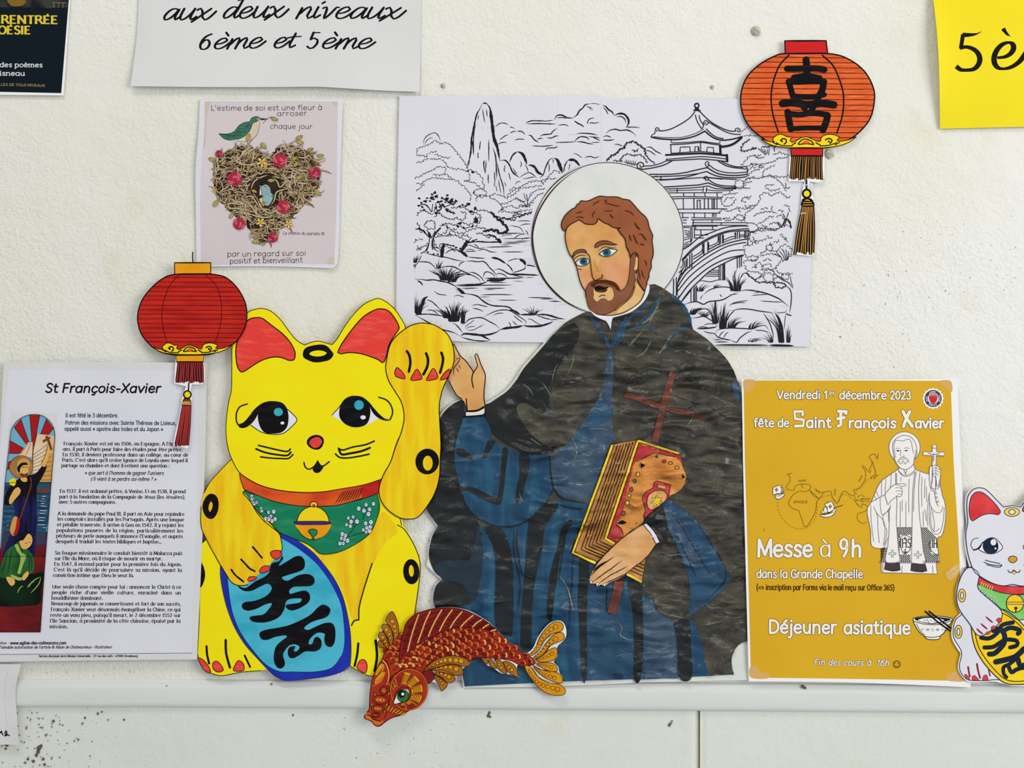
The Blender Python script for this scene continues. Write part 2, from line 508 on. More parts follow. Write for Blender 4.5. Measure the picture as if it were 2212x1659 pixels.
# ------------------------------------------------------------------ the paints and papers
mat('ink', (18, 17, 20), rough=0.55)
mat('ink_soft', (52, 49, 52), rough=0.6)
mat('print_ink', (34, 33, 38), rough=0.6)
mat('navy_ink', (36, 40, 78), rough=0.6)
mat('paper', (222, 221, 229), (217, 216, 224), rough=0.62, spec=0.25, scale=12, bump=0.25, bscale=900, bdist=0.0002)
mat('paper_warm', (219, 218, 216), (212, 212, 212), rough=0.62, spec=0.25, scale=9, bump=0.25, bscale=700, bdist=0.0003)
mat('paper_edge', (238, 238, 236), rough=0.6)
mat('halo_paper', (224, 225, 219), (214, 216, 210), rough=0.5, scale=26, bump=0.35, bscale=55, bdist=0.0012)
mat('yellow_paper', (240, 220, 18), (236, 214, 14), rough=0.6, spec=0.2, scale=10)
mat('yellow_sticker', (242, 230, 6), (244, 222, 6), rough=0.5, scale=14, stretch=(1, 1, 2.2), bump=0.2, bscale=130, bdist=0.0004)
mat('yellow_felt', (240, 216, 22), (236, 182, 8), rough=0.5, scale=36, stretch=(3.4, 1, 0.5), lo=0.32, hi=0.66, rot=0.22, detail=5, c3=(240, 210, 70))
mat('red_felt', (228, 62, 52), (236, 88, 78), rough=0.5, scale=60, stretch=(1, 1, 5), rot=0.6, lo=0.5, hi=0.72)
mat('teal', (30, 150, 165), (60, 172, 188), scale=90)
mat('white_ink', (226, 226, 232), rough=0.5)
mat('black_felt', (16, 15, 17), (32, 31, 33), rough=0.45, scale=60, stretch=(1, 1, 4), rot=0.5, lo=0.5, hi=0.8)
mat('orange_felt', (224, 92, 28), (206, 62, 24), rough=0.5, scale=22, stretch=(1, 1, 3), lo=0.42, hi=0.6)
mat('green_felt', (12, 122, 84), (38, 140, 96), rough=0.5, scale=50, stretch=(1, 1, 3), lo=0.45, hi=0.7)
mat('violet', (62, 34, 112), rough=0.5)
mat('sky_felt', (76, 182, 206), (52, 166, 190), rough=0.5, scale=26, stretch=(1, 1, 2), lo=0.42, hi=0.64)
mat('royal_blue', (22, 40, 158), (28, 52, 172), rough=0.5, scale=50, lo=0.4, hi=0.7)
mat('lantern_red', (196, 36, 22), (178, 24, 18), rough=0.5, scale=26, stretch=(1, 1, 5), lo=0.42, hi=0.62)
mat('lantern_orange', (226, 104, 42), (212, 80, 28), rough=0.5, scale=30, stretch=(1, 1, 9), lo=0.4, hi=0.6, c3=(232, 120, 66))
mat('amber', (238, 164, 12), (230, 150, 10), rough=0.5, scale=60)
mat('gold_yellow', (242, 212, 18), rough=0.5)
mat('pure_red', (202, 24, 22), rough=0.5)
mat('thread_red', (158, 44, 42), rough=0.6)
mat('thread_amber', (196, 120, 60), rough=0.6)
mat('thread_gold', (206, 160, 48), rough=0.6)
mat('poster_black', (16, 26, 34), rough=0.42)
mat('poster_photo', (58, 60, 54), (24, 28, 28), scale=55, lo=0.4, hi=0.6)
mat('poster_yellow', (222, 196, 52), rough=0.5)
mat('poster_white', (214, 218, 216), rough=0.5)
mat('poster_gold', (150, 138, 78), rough=0.5)
mat('ochre', (218, 172, 32), (211, 162, 26), rough=0.55, scale=8, lo=0.3, hi=0.7, bump=0.3, bscale=500, bdist=0.0002)
mat('ochre_taped', (214, 168, 98), rough=0.3)
mat('ochre_line', (128, 96, 30), rough=0.6)
mat('figure_line', (116, 100, 108), rough=0.6)
mat('outline_brown', (72, 50, 16), rough=0.6)
mat('text_white', (236, 234, 228), rough=0.5)
mat('seal_blue', (58, 58, 84), rough=0.5)
mat('seal_red', (196, 44, 48), rough=0.5)
mat('old_rose', (212, 203, 204), (205, 190, 194), rough=0.5, scale=7, lo=0.35, hi=0.7, c3=(214, 204, 192))
mat('tea_stain', (200, 186, 164), (206, 192, 178), rough=0.5, scale=40)
mat('nest_dark', (56, 44, 34), (38, 30, 26), scale=90)
mat('twig_a', (206, 186, 150), rough=0.6)
mat('twig_b', (176, 150, 112), rough=0.6)
mat('twig_c', (126, 98, 70), rough=0.6)
mat('twig_line', (66, 48, 34), rough=0.6)
mat('rose', (198, 52, 82), (176, 36, 66), rough=0.5, scale=160)
mat('rose_light', (222, 98, 118), rough=0.5)
mat('leaf_olive', (196, 178, 84), (176, 160, 70), scale=150, rough=0.5)
mat('petal_yellow', (230, 200, 90), rough=0.5)
mat('bird_green', (62, 122, 98), (44, 98, 82), scale=160, stretch=(1, 1, 2), rough=0.5)
mat('bird_cream', (222, 208, 188), (206, 186, 160), scale=60, rough=0.5)
mat('bird_blue', (150, 180, 178), (124, 160, 164), scale=120, rough=0.5)
mat('skin', (226, 178, 114), (208, 148, 80), rough=0.45, scale=26, lo=0.36, hi=0.6, detail=6, c3=(188, 122, 56), bump=0.35, bscale=70, bdist=0.0008)
mat('skin_rose', (222, 168, 118), (214, 142, 96), rough=0.45, scale=32, lo=0.38, hi=0.62, detail=6, bump=0.35, bscale=70, bdist=0.0008)
mat('skin_pale', (226, 190, 128), (216, 168, 104), rough=0.45, scale=40, lo=0.4, hi=0.7)
mat('skin_hand', (226, 178, 124), (214, 154, 92), rough=0.35, scale=22, lo=0.4, hi=0.66, bump=0.4, bscale=60, bdist=0.001)
mat('hair_brown', (158, 92, 56), (140, 76, 44), rough=0.5, scale=24, lo=0.42, hi=0.66, bump=0.3, bscale=70, bdist=0.0006)
mat('beard_brown', (126, 78, 50), (142, 90, 64), rough=0.5, scale=40, lo=0.4, hi=0.7)
mat('hair_line', (86, 40, 18), rough=0.5)
mat('face_line', (56, 34, 26), rough=0.5)
mat('iris', (42, 122, 140), (30, 96, 118), scale=200, rough=0.4)
mat('iris_dark', (26, 58, 78), rough=0.4)
mat('eye_white', (226, 226, 214), rough=0.4)
def film(name, c, c2, rough, coat, bump, c3=None, scale=34, stretch=(0.8, 1, 1.5)):
    """paint under crumpled clear film: ridged creases running mostly level"""
    m = mat(name, c, c2, rough=rough, spec=0.3, detail=9, scale=scale, stretch=stretch, lo=0.42, hi=0.66, c3=c3)
    nt = m.node_tree
    N, L = nt.nodes, nt.links
    b = N['Principled BSDF']
    b.inputs['Coat Weight'].default_value = coat
    b.inputs['Coat Roughness'].default_value = 0.16
    g = N.new('ShaderNodeNewGeometry')
    prev = None
    for (sc, st, dist, ty) in ((17, (0.8, 1, 2.2), 0.065, 'RIDGED_MULTIFRACTAL'), (48, (0.6, 1, 1.5), 0.026, 'RIDGED_MULTIFRACTAL'), (330, (1, 1, 1), 0.0011, 'FBM')):
        mp = N.new('ShaderNodeMapping'); mp.inputs['Scale'].default_value = st; mp.inputs['Rotation'].default_value = (0, 0.12, 0)
        n = N.new('ShaderNodeTexNoise'); n.noise_type = ty
        n.inputs['Scale'].default_value = sc; n.inputs['Detail'].default_value = 3; n.inputs['Distortion'].default_value = 0.35
        bp = N.new('ShaderNodeBump'); bp.inputs['Strength'].default_value = bump; bp.inputs['Distance'].default_value = dist
        L.new(g.outputs['Position'], mp.inputs['Vector']); L.new(mp.outputs[0], n.inputs['Vector']); L.new(n.outputs['Fac'], bp.inputs['Height'])
        if prev:
            L.new(prev.outputs[0], bp.inputs['Normal'])
        prev = bp
    L.new(prev.outputs[0], b.inputs['Normal'])
    return m
film('cape_sheen', (70, 66, 50), (30, 30, 27), 0.36, 0.6, 0.7, c3=(122, 116, 88), scale=60)  # black cape; the olive tones paint the film's sheen into the colour
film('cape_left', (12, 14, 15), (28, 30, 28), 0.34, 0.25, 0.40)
film('robe_blue', (8, 62, 94), (26, 86, 114), 0.34, 0.3, 0.42, scale=26, stretch=(3, 1, 0.6))
film('robe_blue_grey', (58, 84, 104), (36, 66, 96), 0.32, 0.5, 0.55, scale=40, stretch=(1.6, 1, 0.9), c3=(118, 130, 124))
film('robe_blue_soft', (32, 76, 106), (18, 56, 86), 0.36, 0.25, 0.45)
film('robe_dark', (22, 28, 30), (12, 16, 18), 0.36, 0.25, 0.5)
film('robe_teal', (24, 48, 60), (18, 38, 48), 0.34, 0.25, 0.3)
film('painted_glint', (136, 138, 118), (96, 98, 82), 0.30, 0.6, 0.6)  # pale strokes of this colour paint highlights on the film's creases
film('cross_brown', (118, 54, 32), (92, 40, 24), 0.36, 0.5, 0.6, c3=(160, 104, 80))
film('book_tan', (196, 134, 60), (184, 118, 44), 0.34, 0.4, 0.5)
film('book_cover', (214, 142, 58), (196, 120, 42), 0.34, 0.4, 0.6)
film('book_yellow', (240, 212, 30), (232, 200, 34), 0.36, 0.3, 0.3)
film('book_red', (190, 46, 50), (172, 36, 42), 0.36, 0.3, 0.4)
mat('koi_red', (156, 34, 20), (172, 48, 22), scale=90, rough=0.5)
mat('koi_maroon', (132, 26, 24), (118, 20, 22), scale=90, rough=0.5)
mat('koi_orange', (206, 96, 28), (218, 112, 32), scale=90, rough=0.5)
mat('koi_gold', (222, 156, 22), (212, 144, 18), scale=70, rough=0.5)
mat('koi_ochre', (168, 110, 26), (154, 96, 22), scale=70, rough=0.5)
mat('koi_cream', (230, 176, 84), rough=0.5)
mat('koi_line', (62, 16, 8), rough=0.5)
mat('koi_green', (34, 128, 58), rough=0.4)
mat('glass_red', (166, 20, 22), rough=0.5)
mat('glass_blue', (110, 172, 198), rough=0.5)
mat('glass_cream', (226, 206, 176), (214, 180, 134), scale=30, rough=0.5)
mat('glass_gold', (206, 152, 74), rough=0.5)
mat('glass_skin', (222, 172, 92), rough=0.5)
mat('glass_navy', (34, 34, 86), (14, 14, 34), scale=70, stretch=(3, 1, .6), rough=0.5)
mat('glass_black', (20, 16, 26), rough=0.5)
mat('glass_sea', (38, 88, 124), (20, 44, 66), scale=110, stretch=(.5, 1, 3), rough=0.5, c3=(190, 206, 214))
mat('glass_hat', (168, 122, 66), (146, 100, 50), scale=60, rough=0.5)
mat('glass_green', (42, 100, 46), (26, 74, 34), scale=60, stretch=(2, 1, .6), rough=0.5)
mat('glass_dark_green', (16, 40, 22), (10, 18, 16), scale=50, rough=0.5)
mat('glass_lime', (150, 180, 84), rough=0.5)
mat('glass_maroon', (122, 18, 22), (86, 12, 18), scale=40, stretch=(1, 1, 2.4), rough=0.5)
mat('glass_brown', (120, 52, 22), rough=0.5)
mat('cat_red', (206, 44, 48), (220, 66, 64), scale=70, rough=0.5)
mat('cat_gold', (238, 206, 74), rough=0.5)
mat('cat_yellow', (246, 212, 24), (240, 196, 10), scale=60, rough=0.5)
mat('cat_green', (110, 194, 92), (136, 208, 112), scale=70, rough=0.5)
mat('cat_navy', (30, 42, 62), (22, 32, 48), scale=70, rough=0.5)
mat('nail_dark_red', (134, 24, 42), rough=0.5)
mat('putty', (196, 192, 178), (182, 176, 160), scale=300, rough=0.6)
mat('dirt', (96, 92, 74), rough=0.9)
mat('crack', (156, 140, 104), rough=0.9)

def tape_material():
    m = bpy.data.materials.new('clear_tape')
    m.use_nodes = True
    b = m.node_tree.nodes['Principled BSDF']
    b.inputs['Base Color'].default_value = (0.92, 0.92, 0.88, 1)
    b.inputs['Roughness'].default_value = 0.18
    b.inputs['Alpha'].default_value = 0.16
    nt = m.node_tree
    g = nt.nodes.new('ShaderNodeNewGeometry')
    n = nt.nodes.new('ShaderNodeTexNoise'); n.inputs['Scale'].default_value = 160
    bp = nt.nodes.new('ShaderNodeBump'); bp.inputs['Strength'].default_value = 0.6; bp.inputs['Distance'].default_value = 0.002
    nt.links.new(g.outputs['Position'], n.inputs['Vector'])
    nt.links.new(n.outputs['Fac'], bp.inputs['Height'])
    nt.links.new(bp.outputs[0], b.inputs['Normal'])
    MATS['clear_tape'] = m
tape_material()

def wall_material(name, c, c2, rough_amt, fine):
    m = bpy.data.materials.new(name)
    m.use_nodes = True
    nt = m.node_tree
    N, L = nt.nodes, nt.links
    b = N['Principled BSDF']
    b.inputs['Roughness'].default_value = 0.62
    b.inputs['Specular IOR Level'].default_value = 0.25
    g = N.new('ShaderNodeNewGeometry')
    def noise_(scale, detail=3, dist=0.0):
        n = N.new('ShaderNodeTexNoise')
        n.inputs['Scale'].default_value = scale
        n.inputs['Detail'].default_value = detail
        n.inputs['Distortion'].default_value = dist
        L.new(g.outputs['Position'], n.inputs['Vector'])
        return n
    def ramp(src, a, c_, ca=(0, 0, 0, 1), cb=(1, 1, 1, 1)):
        r = N.new('ShaderNodeValToRGB')
        r.color_ramp.elements[0].position, r.color_ramp.elements[1].position = a, c_
        r.color_ramp.elements[0].color, r.color_ramp.elements[1].color = ca, cb
        L.new(src, r.inputs['Fac'])
        return r
    big = noise_(3.2, 3)
    tone = ramp(big.outputs['Fac'], 0.36, 0.64, lin(c), lin(c2))
    # old yellowed patches and pin-prick dirt
    st = ramp(noise_(14, 4).outputs['Fac'], 0.60, 0.78)
    mix = N.new('ShaderNodeMixRGB'); mix.inputs['Color2'].default_value = lin((214, 206, 172))
    fac = N.new('ShaderNodeMath'); fac.operation = 'MULTIPLY'; fac.inputs[1].default_value = 0.42
    L.new(st.outputs[0], fac.inputs[0]); L.new(fac.outputs[0], mix.inputs['Fac']); L.new(tone.outputs[0], mix.inputs['Color1'])
    pit_mask = ramp(noise_(4.5, 3).outputs['Fac'], 0.52, 0.66)
    pits = ramp(noise_(330, 2).outputs['Fac'], 0.70, 0.76)
    pm = N.new('ShaderNodeMath'); pm.operation = 'MULTIPLY'
    L.new(pit_mask.outputs[0], pm.inputs[0]); L.new(pits.outputs[0], pm.inputs[1])
    mix2 = N.new('ShaderNodeMixRGB'); mix2.inputs['Color2'].default_value = lin((150, 142, 116))
    L.new(pm.outputs[0], mix2.inputs['Fac']); L.new(mix.outputs[0], mix2.inputs['Color1'])
    L.new(mix2.outputs[0], b.inputs['Base Color'])
    # trowelled roller texture
    n1 = noise_(fine, 3, 0.6)
    n2 = noise_(46, 3)
    a1 = N.new('ShaderNodeMath'); a1.operation = 'MULTIPLY'
    msk = ramp(noise_(5.2, 2).outputs['Fac'], 0.3, 0.62, (0.35, 0.35, 0.35, 1), (1, 1, 1, 1))
    L.new(n1.outputs['Fac'], a1.inputs[0]); L.new(msk.outputs[0], a1.inputs[1])
    a2 = N.new('ShaderNodeMath'); a2.operation = 'MULTIPLY_ADD'; a2.inputs[1].default_value = 1.1
    L.new(n2.outputs['Fac'], a2.inputs[0]); L.new(a1.outputs[0], a2.inputs[2])
    a3 = N.new('ShaderNodeMath'); a3.operation = 'MULTIPLY_ADD'; a3.inputs[1].default_value = -0.8
    L.new(pm.outputs[0], a3.inputs[0]); L.new(a2.outputs[0], a3.inputs[2])
    bp = N.new('ShaderNodeBump'); bp.inputs['Strength'].default_value = rough_amt; bp.inputs['Distance'].default_value = 0.0016
    L.new(a3.outputs[0], bp.inputs['Height'])
    L.new(bp.outputs[0], b.inputs['Normal'])
    MATS[name] = m
wall_material('plaster', (227, 225, 211), (231, 231, 225), 0.75, 270)
wall_material('dado_paint', (216, 219, 210), (220, 223, 216), 0.35, 150)
mat('trim_paint', (217, 220, 215), (212, 215, 210), rough=0.4, spec=0.35, scale=18, stretch=(.4, 1, 2), bump=0.35, bscale=26, bstretch=(.5, 1, 1), bdist=0.0016)

# ------------------------------------------------------------------ the setting
def wx(x): return (x - 1106) * PX
def wz(y): return (829.5 - y) * PX
def struct(name, verts, faces, mname, parent=None, smooth=True, label=None):
    me = bpy.data.meshes.new(name)
    me.from_pydata(verts, [], faces)
    me.materials.append(MATS[mname])
    if smooth:
        me.polygons.foreach_set('use_smooth', [True] * len(faces))
    me.update()
    o = bpy.data.objects.new(name, me)
    COL.objects.link(o)
    if parent:
        o.parent = parent
    else:
        o['kind'] = 'structure'
    if label:
        o['label'] = label
    return o

def relief(x, y):
    v = Vector((x * 0.0042, y * 0.0042, 0.3))
    return 0.0005 * noise.noise(v) + 0.00035 * noise.noise(v * 3.1) + 0.00018 * noise.noise(v * 9)

def wall_grid(x0, x1, y0, y1, stp, dep, f=None):
    nx, ny = int((x1 - x0) / stp), int((y1 - y0) / stp)
    vs, fs = [], []
    for j in range(ny + 1):
        for i in range(nx + 1):
            x, y = x0 + (x1 - x0) * i / nx, y0 + (y1 - y0) * j / ny
            d = dep + (f(x, y) if f else 0)
            vs.append((wx(x), -d, wz(y)))
    for j in range(ny):
        for i in range(nx):
            a = j * (nx + 1) + i
            fs.append((a, a + nx + 1, a + nx + 2, a + 1))
    # back of the slab
    k = len(vs)
    vs += [(wx(x0), 0.08, wz(y0)), (wx(x1), 0.08, wz(y0)), (wx(x1), 0.08, wz(y1)), (wx(x0), 0.08, wz(y1))]
    c = [0, nx, (ny + 1) * (nx + 1) - 1, ny * (nx + 1)]
    fs += [(k, k + 1, k + 2, k + 3)]
    top = list(range(0, nx + 1)); fs.append(tuple(top[::-1]) + (k, k + 1)[::1])
    left = [j * (nx + 1) for j in range(ny + 1)]; fs.append(tuple(left) + (k + 3, k))
    right = [j * (nx + 1) + nx for j in range(ny + 1)]; fs.append(tuple(right[::-1]) + (k + 1, k + 2))
    bot = [ny * (nx + 1) + i for i in range(nx + 1)]; fs.append(tuple(bot) + (k + 2, k + 3))
    return vs, fs
v, f = wall_grid(-520, 2740, -480, 1500, 13, -0.0006, relief)
wall = struct('wall_back', v, f, 'plaster')

# painted blocks under the moulding, with the open joint between them
def dado(x0, x1, rx):
    def g(x, y):
        e = min(x - x0, x1 - x)
        d = relief(x + 900, y) * 0.8
        if e < 8:
            d -= 0.0016 * (1 - e / 8.0) ** 2
        if rx and x0 < rx - 8 < x < rx + 8 < x1:
            d += 0.0007 * (1 - abs(x - rx) / 8.0)
        return d
    v, f = wall_grid(x0, x1, 1500, 2260, 8, -0.0008, g)
    return struct('painted_block', v, f, 'dado_paint', wall)
dado(-520, 1508.5, 1487)
dado(1513, 2740, 0)
v, f = wall_grid(1500, 1520, 1500, 2260, 10, -0.0035)
struct('joint', v, f, 'crack', wall, label='brown open joint between two painted blocks')

# moulding: rounded batten running across, sinking slightly to the right
def trim():
    prof = [(-2, -0.004), (0, 0.0002), (1.5, 0.0014), (5, 0.0022), (11, 0.0026), (13, 0.0033), (17, 0.0040), (22, 0.0043), (40, 0.0043), (50, 0.0042), (56, 0.0038), (60, 0.0026), (62, 0.0008), (63, -0.004)]
    vs, fs = [], []
    xs = [-520 + i * 20 for i in range(164)]
    for x in xs:
        yb = 1467 + 13 * max(0, x - 300) / 1912.0
        s = 1.0 + 0.004 * (x / 2212.0)
        for (py, d) in prof:
            wv = 0.00016 * noise.noise(Vector((x * 0.011, py * 0.05, 4)))
            vs.append((wx(x), -(d + wv), wz(yb + py * s * 0.96)))
    n = len(prof)
    for i in range(len(xs) - 1):
        for j in range(n - 1):
            a = i * n + j
            fs.append((a, a + 1, a + n + 1, a + n))
    fs.append(tuple(range(n - 1, -1, -1)))
    fs.append(tuple(range((len(xs) - 1) * n, len(xs) * n)))
    return struct('trim_1', vs, fs, 'trim_paint')
tr = trim()

# chipped paint and dirt specks
def specks(parent, name, spots, mname, dep, label=None):
    vs, fs = [], []
    rnd = random.Random(5)
    for (x, y, r) in spots:
        b = len(vs)
        n = 7
        for i in range(n):
            a = 2 * math.pi * i / n
            q = r * rnd.uniform(.55, 1.25)
            vs.append((wx(x + q * math.cos(a)), -dep - 0.00012, wz(y + q * 1.2 * math.sin(a))))
        for i in range(n):
            a = 2 * math.pi * i / n
            vs.append((wx(x + r * 1.2 * math.cos(a)), -dep + 0.001, wz(y + r * 1.4 * math.sin(a))))
        fs.append(tuple(range(b, b + n)))
        for i in range(n):
            j = (i + 1) % n
            fs.append((b + i, b + n + i, b + n + j, b + j))
    o = struct(name, vs, fs, mname, parent, False, label)
    o['kind'] = 'stuff'
    return o
rd = random.Random(11)
sp = [(84, 1616, 4), (82, 1624, 3.4), (78, 1632, 3), (88, 1612, 3), (93, 1640, 2.4), (15, 1610, 2.6), (12, 1618, 2), (115, 1558, 2.6), (211, 1542, 2), (183, 1551, 2), (178, 1563, 1.6), (268, 1555, 1.8),
      (633, 1545, 1.8), (1057, 1540, 2.6), (1055, 1546, 3.2), (1059, 1549, 2), (1449, 1563, 2), (1446, 1567, 2.4), (1452, 1558, 1.4), (220, 1538, 1.4), (60, 1640, 2.2), (72, 1645, 2.6), (96, 1652, 2.4), (54, 1648, 1.8), (169, 1598, 1.6)]
for i in range(90):
    sp.append((rd.gauss(75, 48), min(1656, rd.gauss(1612, 34)) if rd.random() < .7 else rd.gauss(1556, 16), rd.uniform(.5, 1.3)))
sp = [s for s in sp if s[1] > 1534 and s[0] < 1500]
specks(wall, 'paint_chips', sp, 'dirt', 0.0001)
specks(tr, 'scuff_marks', [(1733, 1481, 3), (1738, 1484, 2), (362, 1480, 1), (588, 1476, 1.6), (1720, 1514, 1.2)], 'dirt', 0.0040)

def putty(x, y, r, label, seed):
    rr = random.Random(seed)
    bm_v, fs = [], []
    n, m = 12, 5
    for j in range(m):
        ph = j / (m - 1) * math.pi / 2
        for i in range(n):
            a = 2 * math.pi * i / n
            q = r * math.cos(ph) * (1 + 0.3 * noise.noise(Vector((math.cos(a) * 1.5, math.sin(a) * 1.5, seed + j * .4)))) + .01
            bm_v.append((wx(x + q * math.cos(a)) - wx(x), -0.0035 * math.sin(ph) * (r / 11) * (1 + .3 * math.sin(3 * a + seed)) + 0.0006, wz(y + q * math.sin(a)) - wz(y)))
    for j in range(m - 1):
        for i in range(n):
            k = (i + 1) % n
            fs.append((j * n + i, j * n + k, (j + 1) * n + k, (j + 1) * n + i))
    fs.append(tuple((m - 1) * n + i for i in range(n)))
    fs.append(tuple(n - 1 - i for i in range(n)))
    o = struct('putty_blob', bm_v, fs, 'putty')
    del o['kind']
    o.location = (wx(x), 0, wz(y))
    o['label'] = label
    o['category'] = 'putty'
    o['group'] = 'lumps of adhesive putty left on the wall'
putty(1633, 67, 11, 'largest grey lump of old putty, on bare wall above left of orange lantern', 1)
putty(1792, 333, 10, 'smeared lump of old putty right of the lantern red lower collar', 2)
putty(957, 185, 5.5, 'small brown speck of putty just right of the white script notice', 3)
putty(1538, 188, 5, 'small pale dab of putty above the pagoda drawing', 4)
# ================================================================== sheets of paper on the wall
def poly(s):
    return P(s, False, True, 8)

# ---- dark poetry poster, cut by the frame at top left
T = Thing('poster', 'dark navy poster with yellow slab lettering at the top left corner', 'poster', 60, 207, 0.0012, lambda x, y: 0.0008 * (y / 207.0) if y > 0 else 0, grid=40)
view(0, 0, 3.6867)
p = T.part('paper_sheet'); p.fill(poly("-1150 -900 600 -900 560 0 509 762 0 757 -1150 745"), 'paper_edge', 0, 0.0002).build()
q = T.part('printed_panel', p); q.fill(poly("-1140 -880 590 -880 548 0 490 743 0 733 -1140 720"), 'poster_black', 1).build()
q = T.part('photo_strip', p)
q.fill(poly("-1140 -880 590 -880 544 62 420 62 405 66 -1140 30"), 'poster_photo', 2)
view(0, 0, 3.6867)
q.fill("60 0 200 0 195 30 170 48 100 50 75 30", 'ochre_line', 3)
q.fill(poly("415 25 530 25 528 60 412 60"), 'poster_photo', 3)
q.lines("1:420 20 530 24;1:430 20 428 60;1:470 20 468 60;1:505 22 500 60", 1, 'poster_gold', 4, 0)
q.build()
q = T.part('title_lettering', p)
text(q, "RENTRÉE", 14, 186, 462, 190, 11.6, 5.0, 'poster_yellow', 3, serif=.5, nib=.5)
text(q, "POÉSIE", -68, 270, 245, 272, 11.6, 5.0, 'poster_yellow', 3, serif=.5, nib=.5)
q.build()
q = T.part('small_lettering', p)
text(q, "des poèmes", 2, 534, 340, 536, 6.6, 2.0, 'poster_white', 3, serif=.8, nib=.8)
text(q, "Doisneau", -82, 602, 200, 603, 6.6, 2.0, 'poster_white', 3, serif=.8, nib=.8)
text(q, "ELLES DE TOUS NIVEAUX", -22, 682, 360, 692, 3.3, 1.0, 'poster_gold', 3, serif=.8)
q.build()

# ---- white notice in script
def w_notice(x, y):
    t = max(0, min(1, (y - 40) / 155.0))
    return 0.0045 * t * t * (0.6 + 0.4 * math.cos((x - 420) / 330.0)) + 0.0006 * math.sin(x / 90.0)
T = Thing('notice_sheet', 'white notice in black script reading aux deux niveaux, cut off at the top', 'notice', 596, 198, 0.0012, w_notice, grid=22)
view(280, 0, 3.456)
p = T.part('paper_sheet')
p.fill(P("85 -420 | 60 180 30 520 15 650 | 600 656 1100 657 1400 655 1650 668 1900 682 2165 690 | 2172 300 2182 -420 |", True, True, 14), 'paper_warm', 0, 0.0002).build()
q = T.part('script_lettering', p)
C = dict(slant=.32, nib=.45, font=CUR, lvl=2, mname='ink', track=-1.7)
text(q, "aux", 245, 150, 596, 148, 25, 5.5, **C)
text(q, "deux", 690, 137, 1140, 134, 25, 5.5, **C)
text(q, "niveaux", 1238, 138, 2010, 143, 25, 5.5, **C)
text(q, "6", 512, 370, 592, 370, 24, 5.5, **C)
text(q, "ème", 622, 366, 984, 360, 23, 5.5, **C)
text(q, "et", 1070, 360, 1250, 360, 23, 5.5, **C)
text(q, "5", 1320, 363, 1395, 363, 24, 5.5, **C)
text(q, "ème", 1430, 364, 1800, 366, 23, 5.5, **C)
q.build()
q = T.part('adhesive_dot', p, 'faint grey putty mark showing through the lower left corner')
q.dot(300, 173, 5, 'trim_paint', 1, 12); q.build()

# ---- yellow sheet, top right
def w_yellow(x, y):
    e = math.exp(-max(0, x - 2012) / 30.0)
    v = max(0, min(1, (y + 40) / 320.0))
    return 0.001 + 0.007 * e * math.sin(math.pi * v) ** 1.2 + 0.0025 * math.sin(math.pi * v)
T = Thing('yellow_sheet', 'bright yellow sheet with black 5è in script at the top right corner', 'notice', 2230, 276, 0.0012, w_yellow, grid=14)
view(1880, 0, 5.53)
p = T.part('paper_sheet')
p.fill(poly("712 -700 735 0 790 850 830 1540 1836 1517 3200 1490 3120 -740"), 'yellow_paper', 0, 0.0002).build()
q = T.part('script_lettering', p)
q.line("1085 432 1190 428 1260 415 1308 388", 10, 'ink', 2, 2, cap=False)
q.line("1090 425 1078 500 1062 596", 8.6, 'ink', 2, cap=False)
q.line("1048 588 1130 574 1215 600 1270 650 1292 720 1270 790 1215 838 1130 850 1060 845 1006 806", 11.5, 'ink', 2, nib=.6, cap=False)
q.fill("1550 365 1595 340 | 1620 395 1660 446 | 1610 432 1580 400", 'ink', 2)
q.line("1500 702 1590 690 1660 650 1694 590 1680 535 1625 520 1550 550 1490 620 1462 700 1470 770 1510 820 1580 832 1670 810 1760 750 1830 660 1880 580", 12, 'ink', 2, nib=.45, cap=False)
text(q, "me", 1960, 850, 2800, 850, 60, 9, 'ink', 2, slant=.32, nib=.5, font=CUR, track=-1.7, step=6)
q.build()

# ---- small sheet cut by the frame, bottom left
T = Thing('note_sheet', 'white sheet cut off at the bottom left corner, curling over the moulding', 'notice', 0, 1610, 0.0046, lambda x, y: 0.001 + 0.002 * max(0, (x - 10) / 36.0) * math.sin((y - 1430) / 30.0) ** 2, grid=14)
view(0, 1400, 2.765)
p = T.part('paper_sheet')
p.fill(P("-300 92 | 128 95 | 108 180 98 260 98 340 108 430 118 576 | -300 570 |", True, True, 6), 'paper_warm', 0, 0.0002).build()
q = T.part('printed_frame', p)
q.lines("1.2:48 135 34 200 28 330 42 465;1:42 465 0 468 -200 470", 1, 'paper_edge', 1, 0); q.lines("0.6:50 135 36 200 30 330 44 466", .6, 'putty', 2, 0)
q.build()
q = T.part('lettering', p)
q.lines("2.8:-12 522 0 496 2 512 6 500 12 492 14 506 18 516 24 510;2.8:24 522 34 500 40 490 44 500 36 518 28 520 40 522 50 512;3:56 519 59 519", 2.8, 'ink', 2, 0)
q.build()

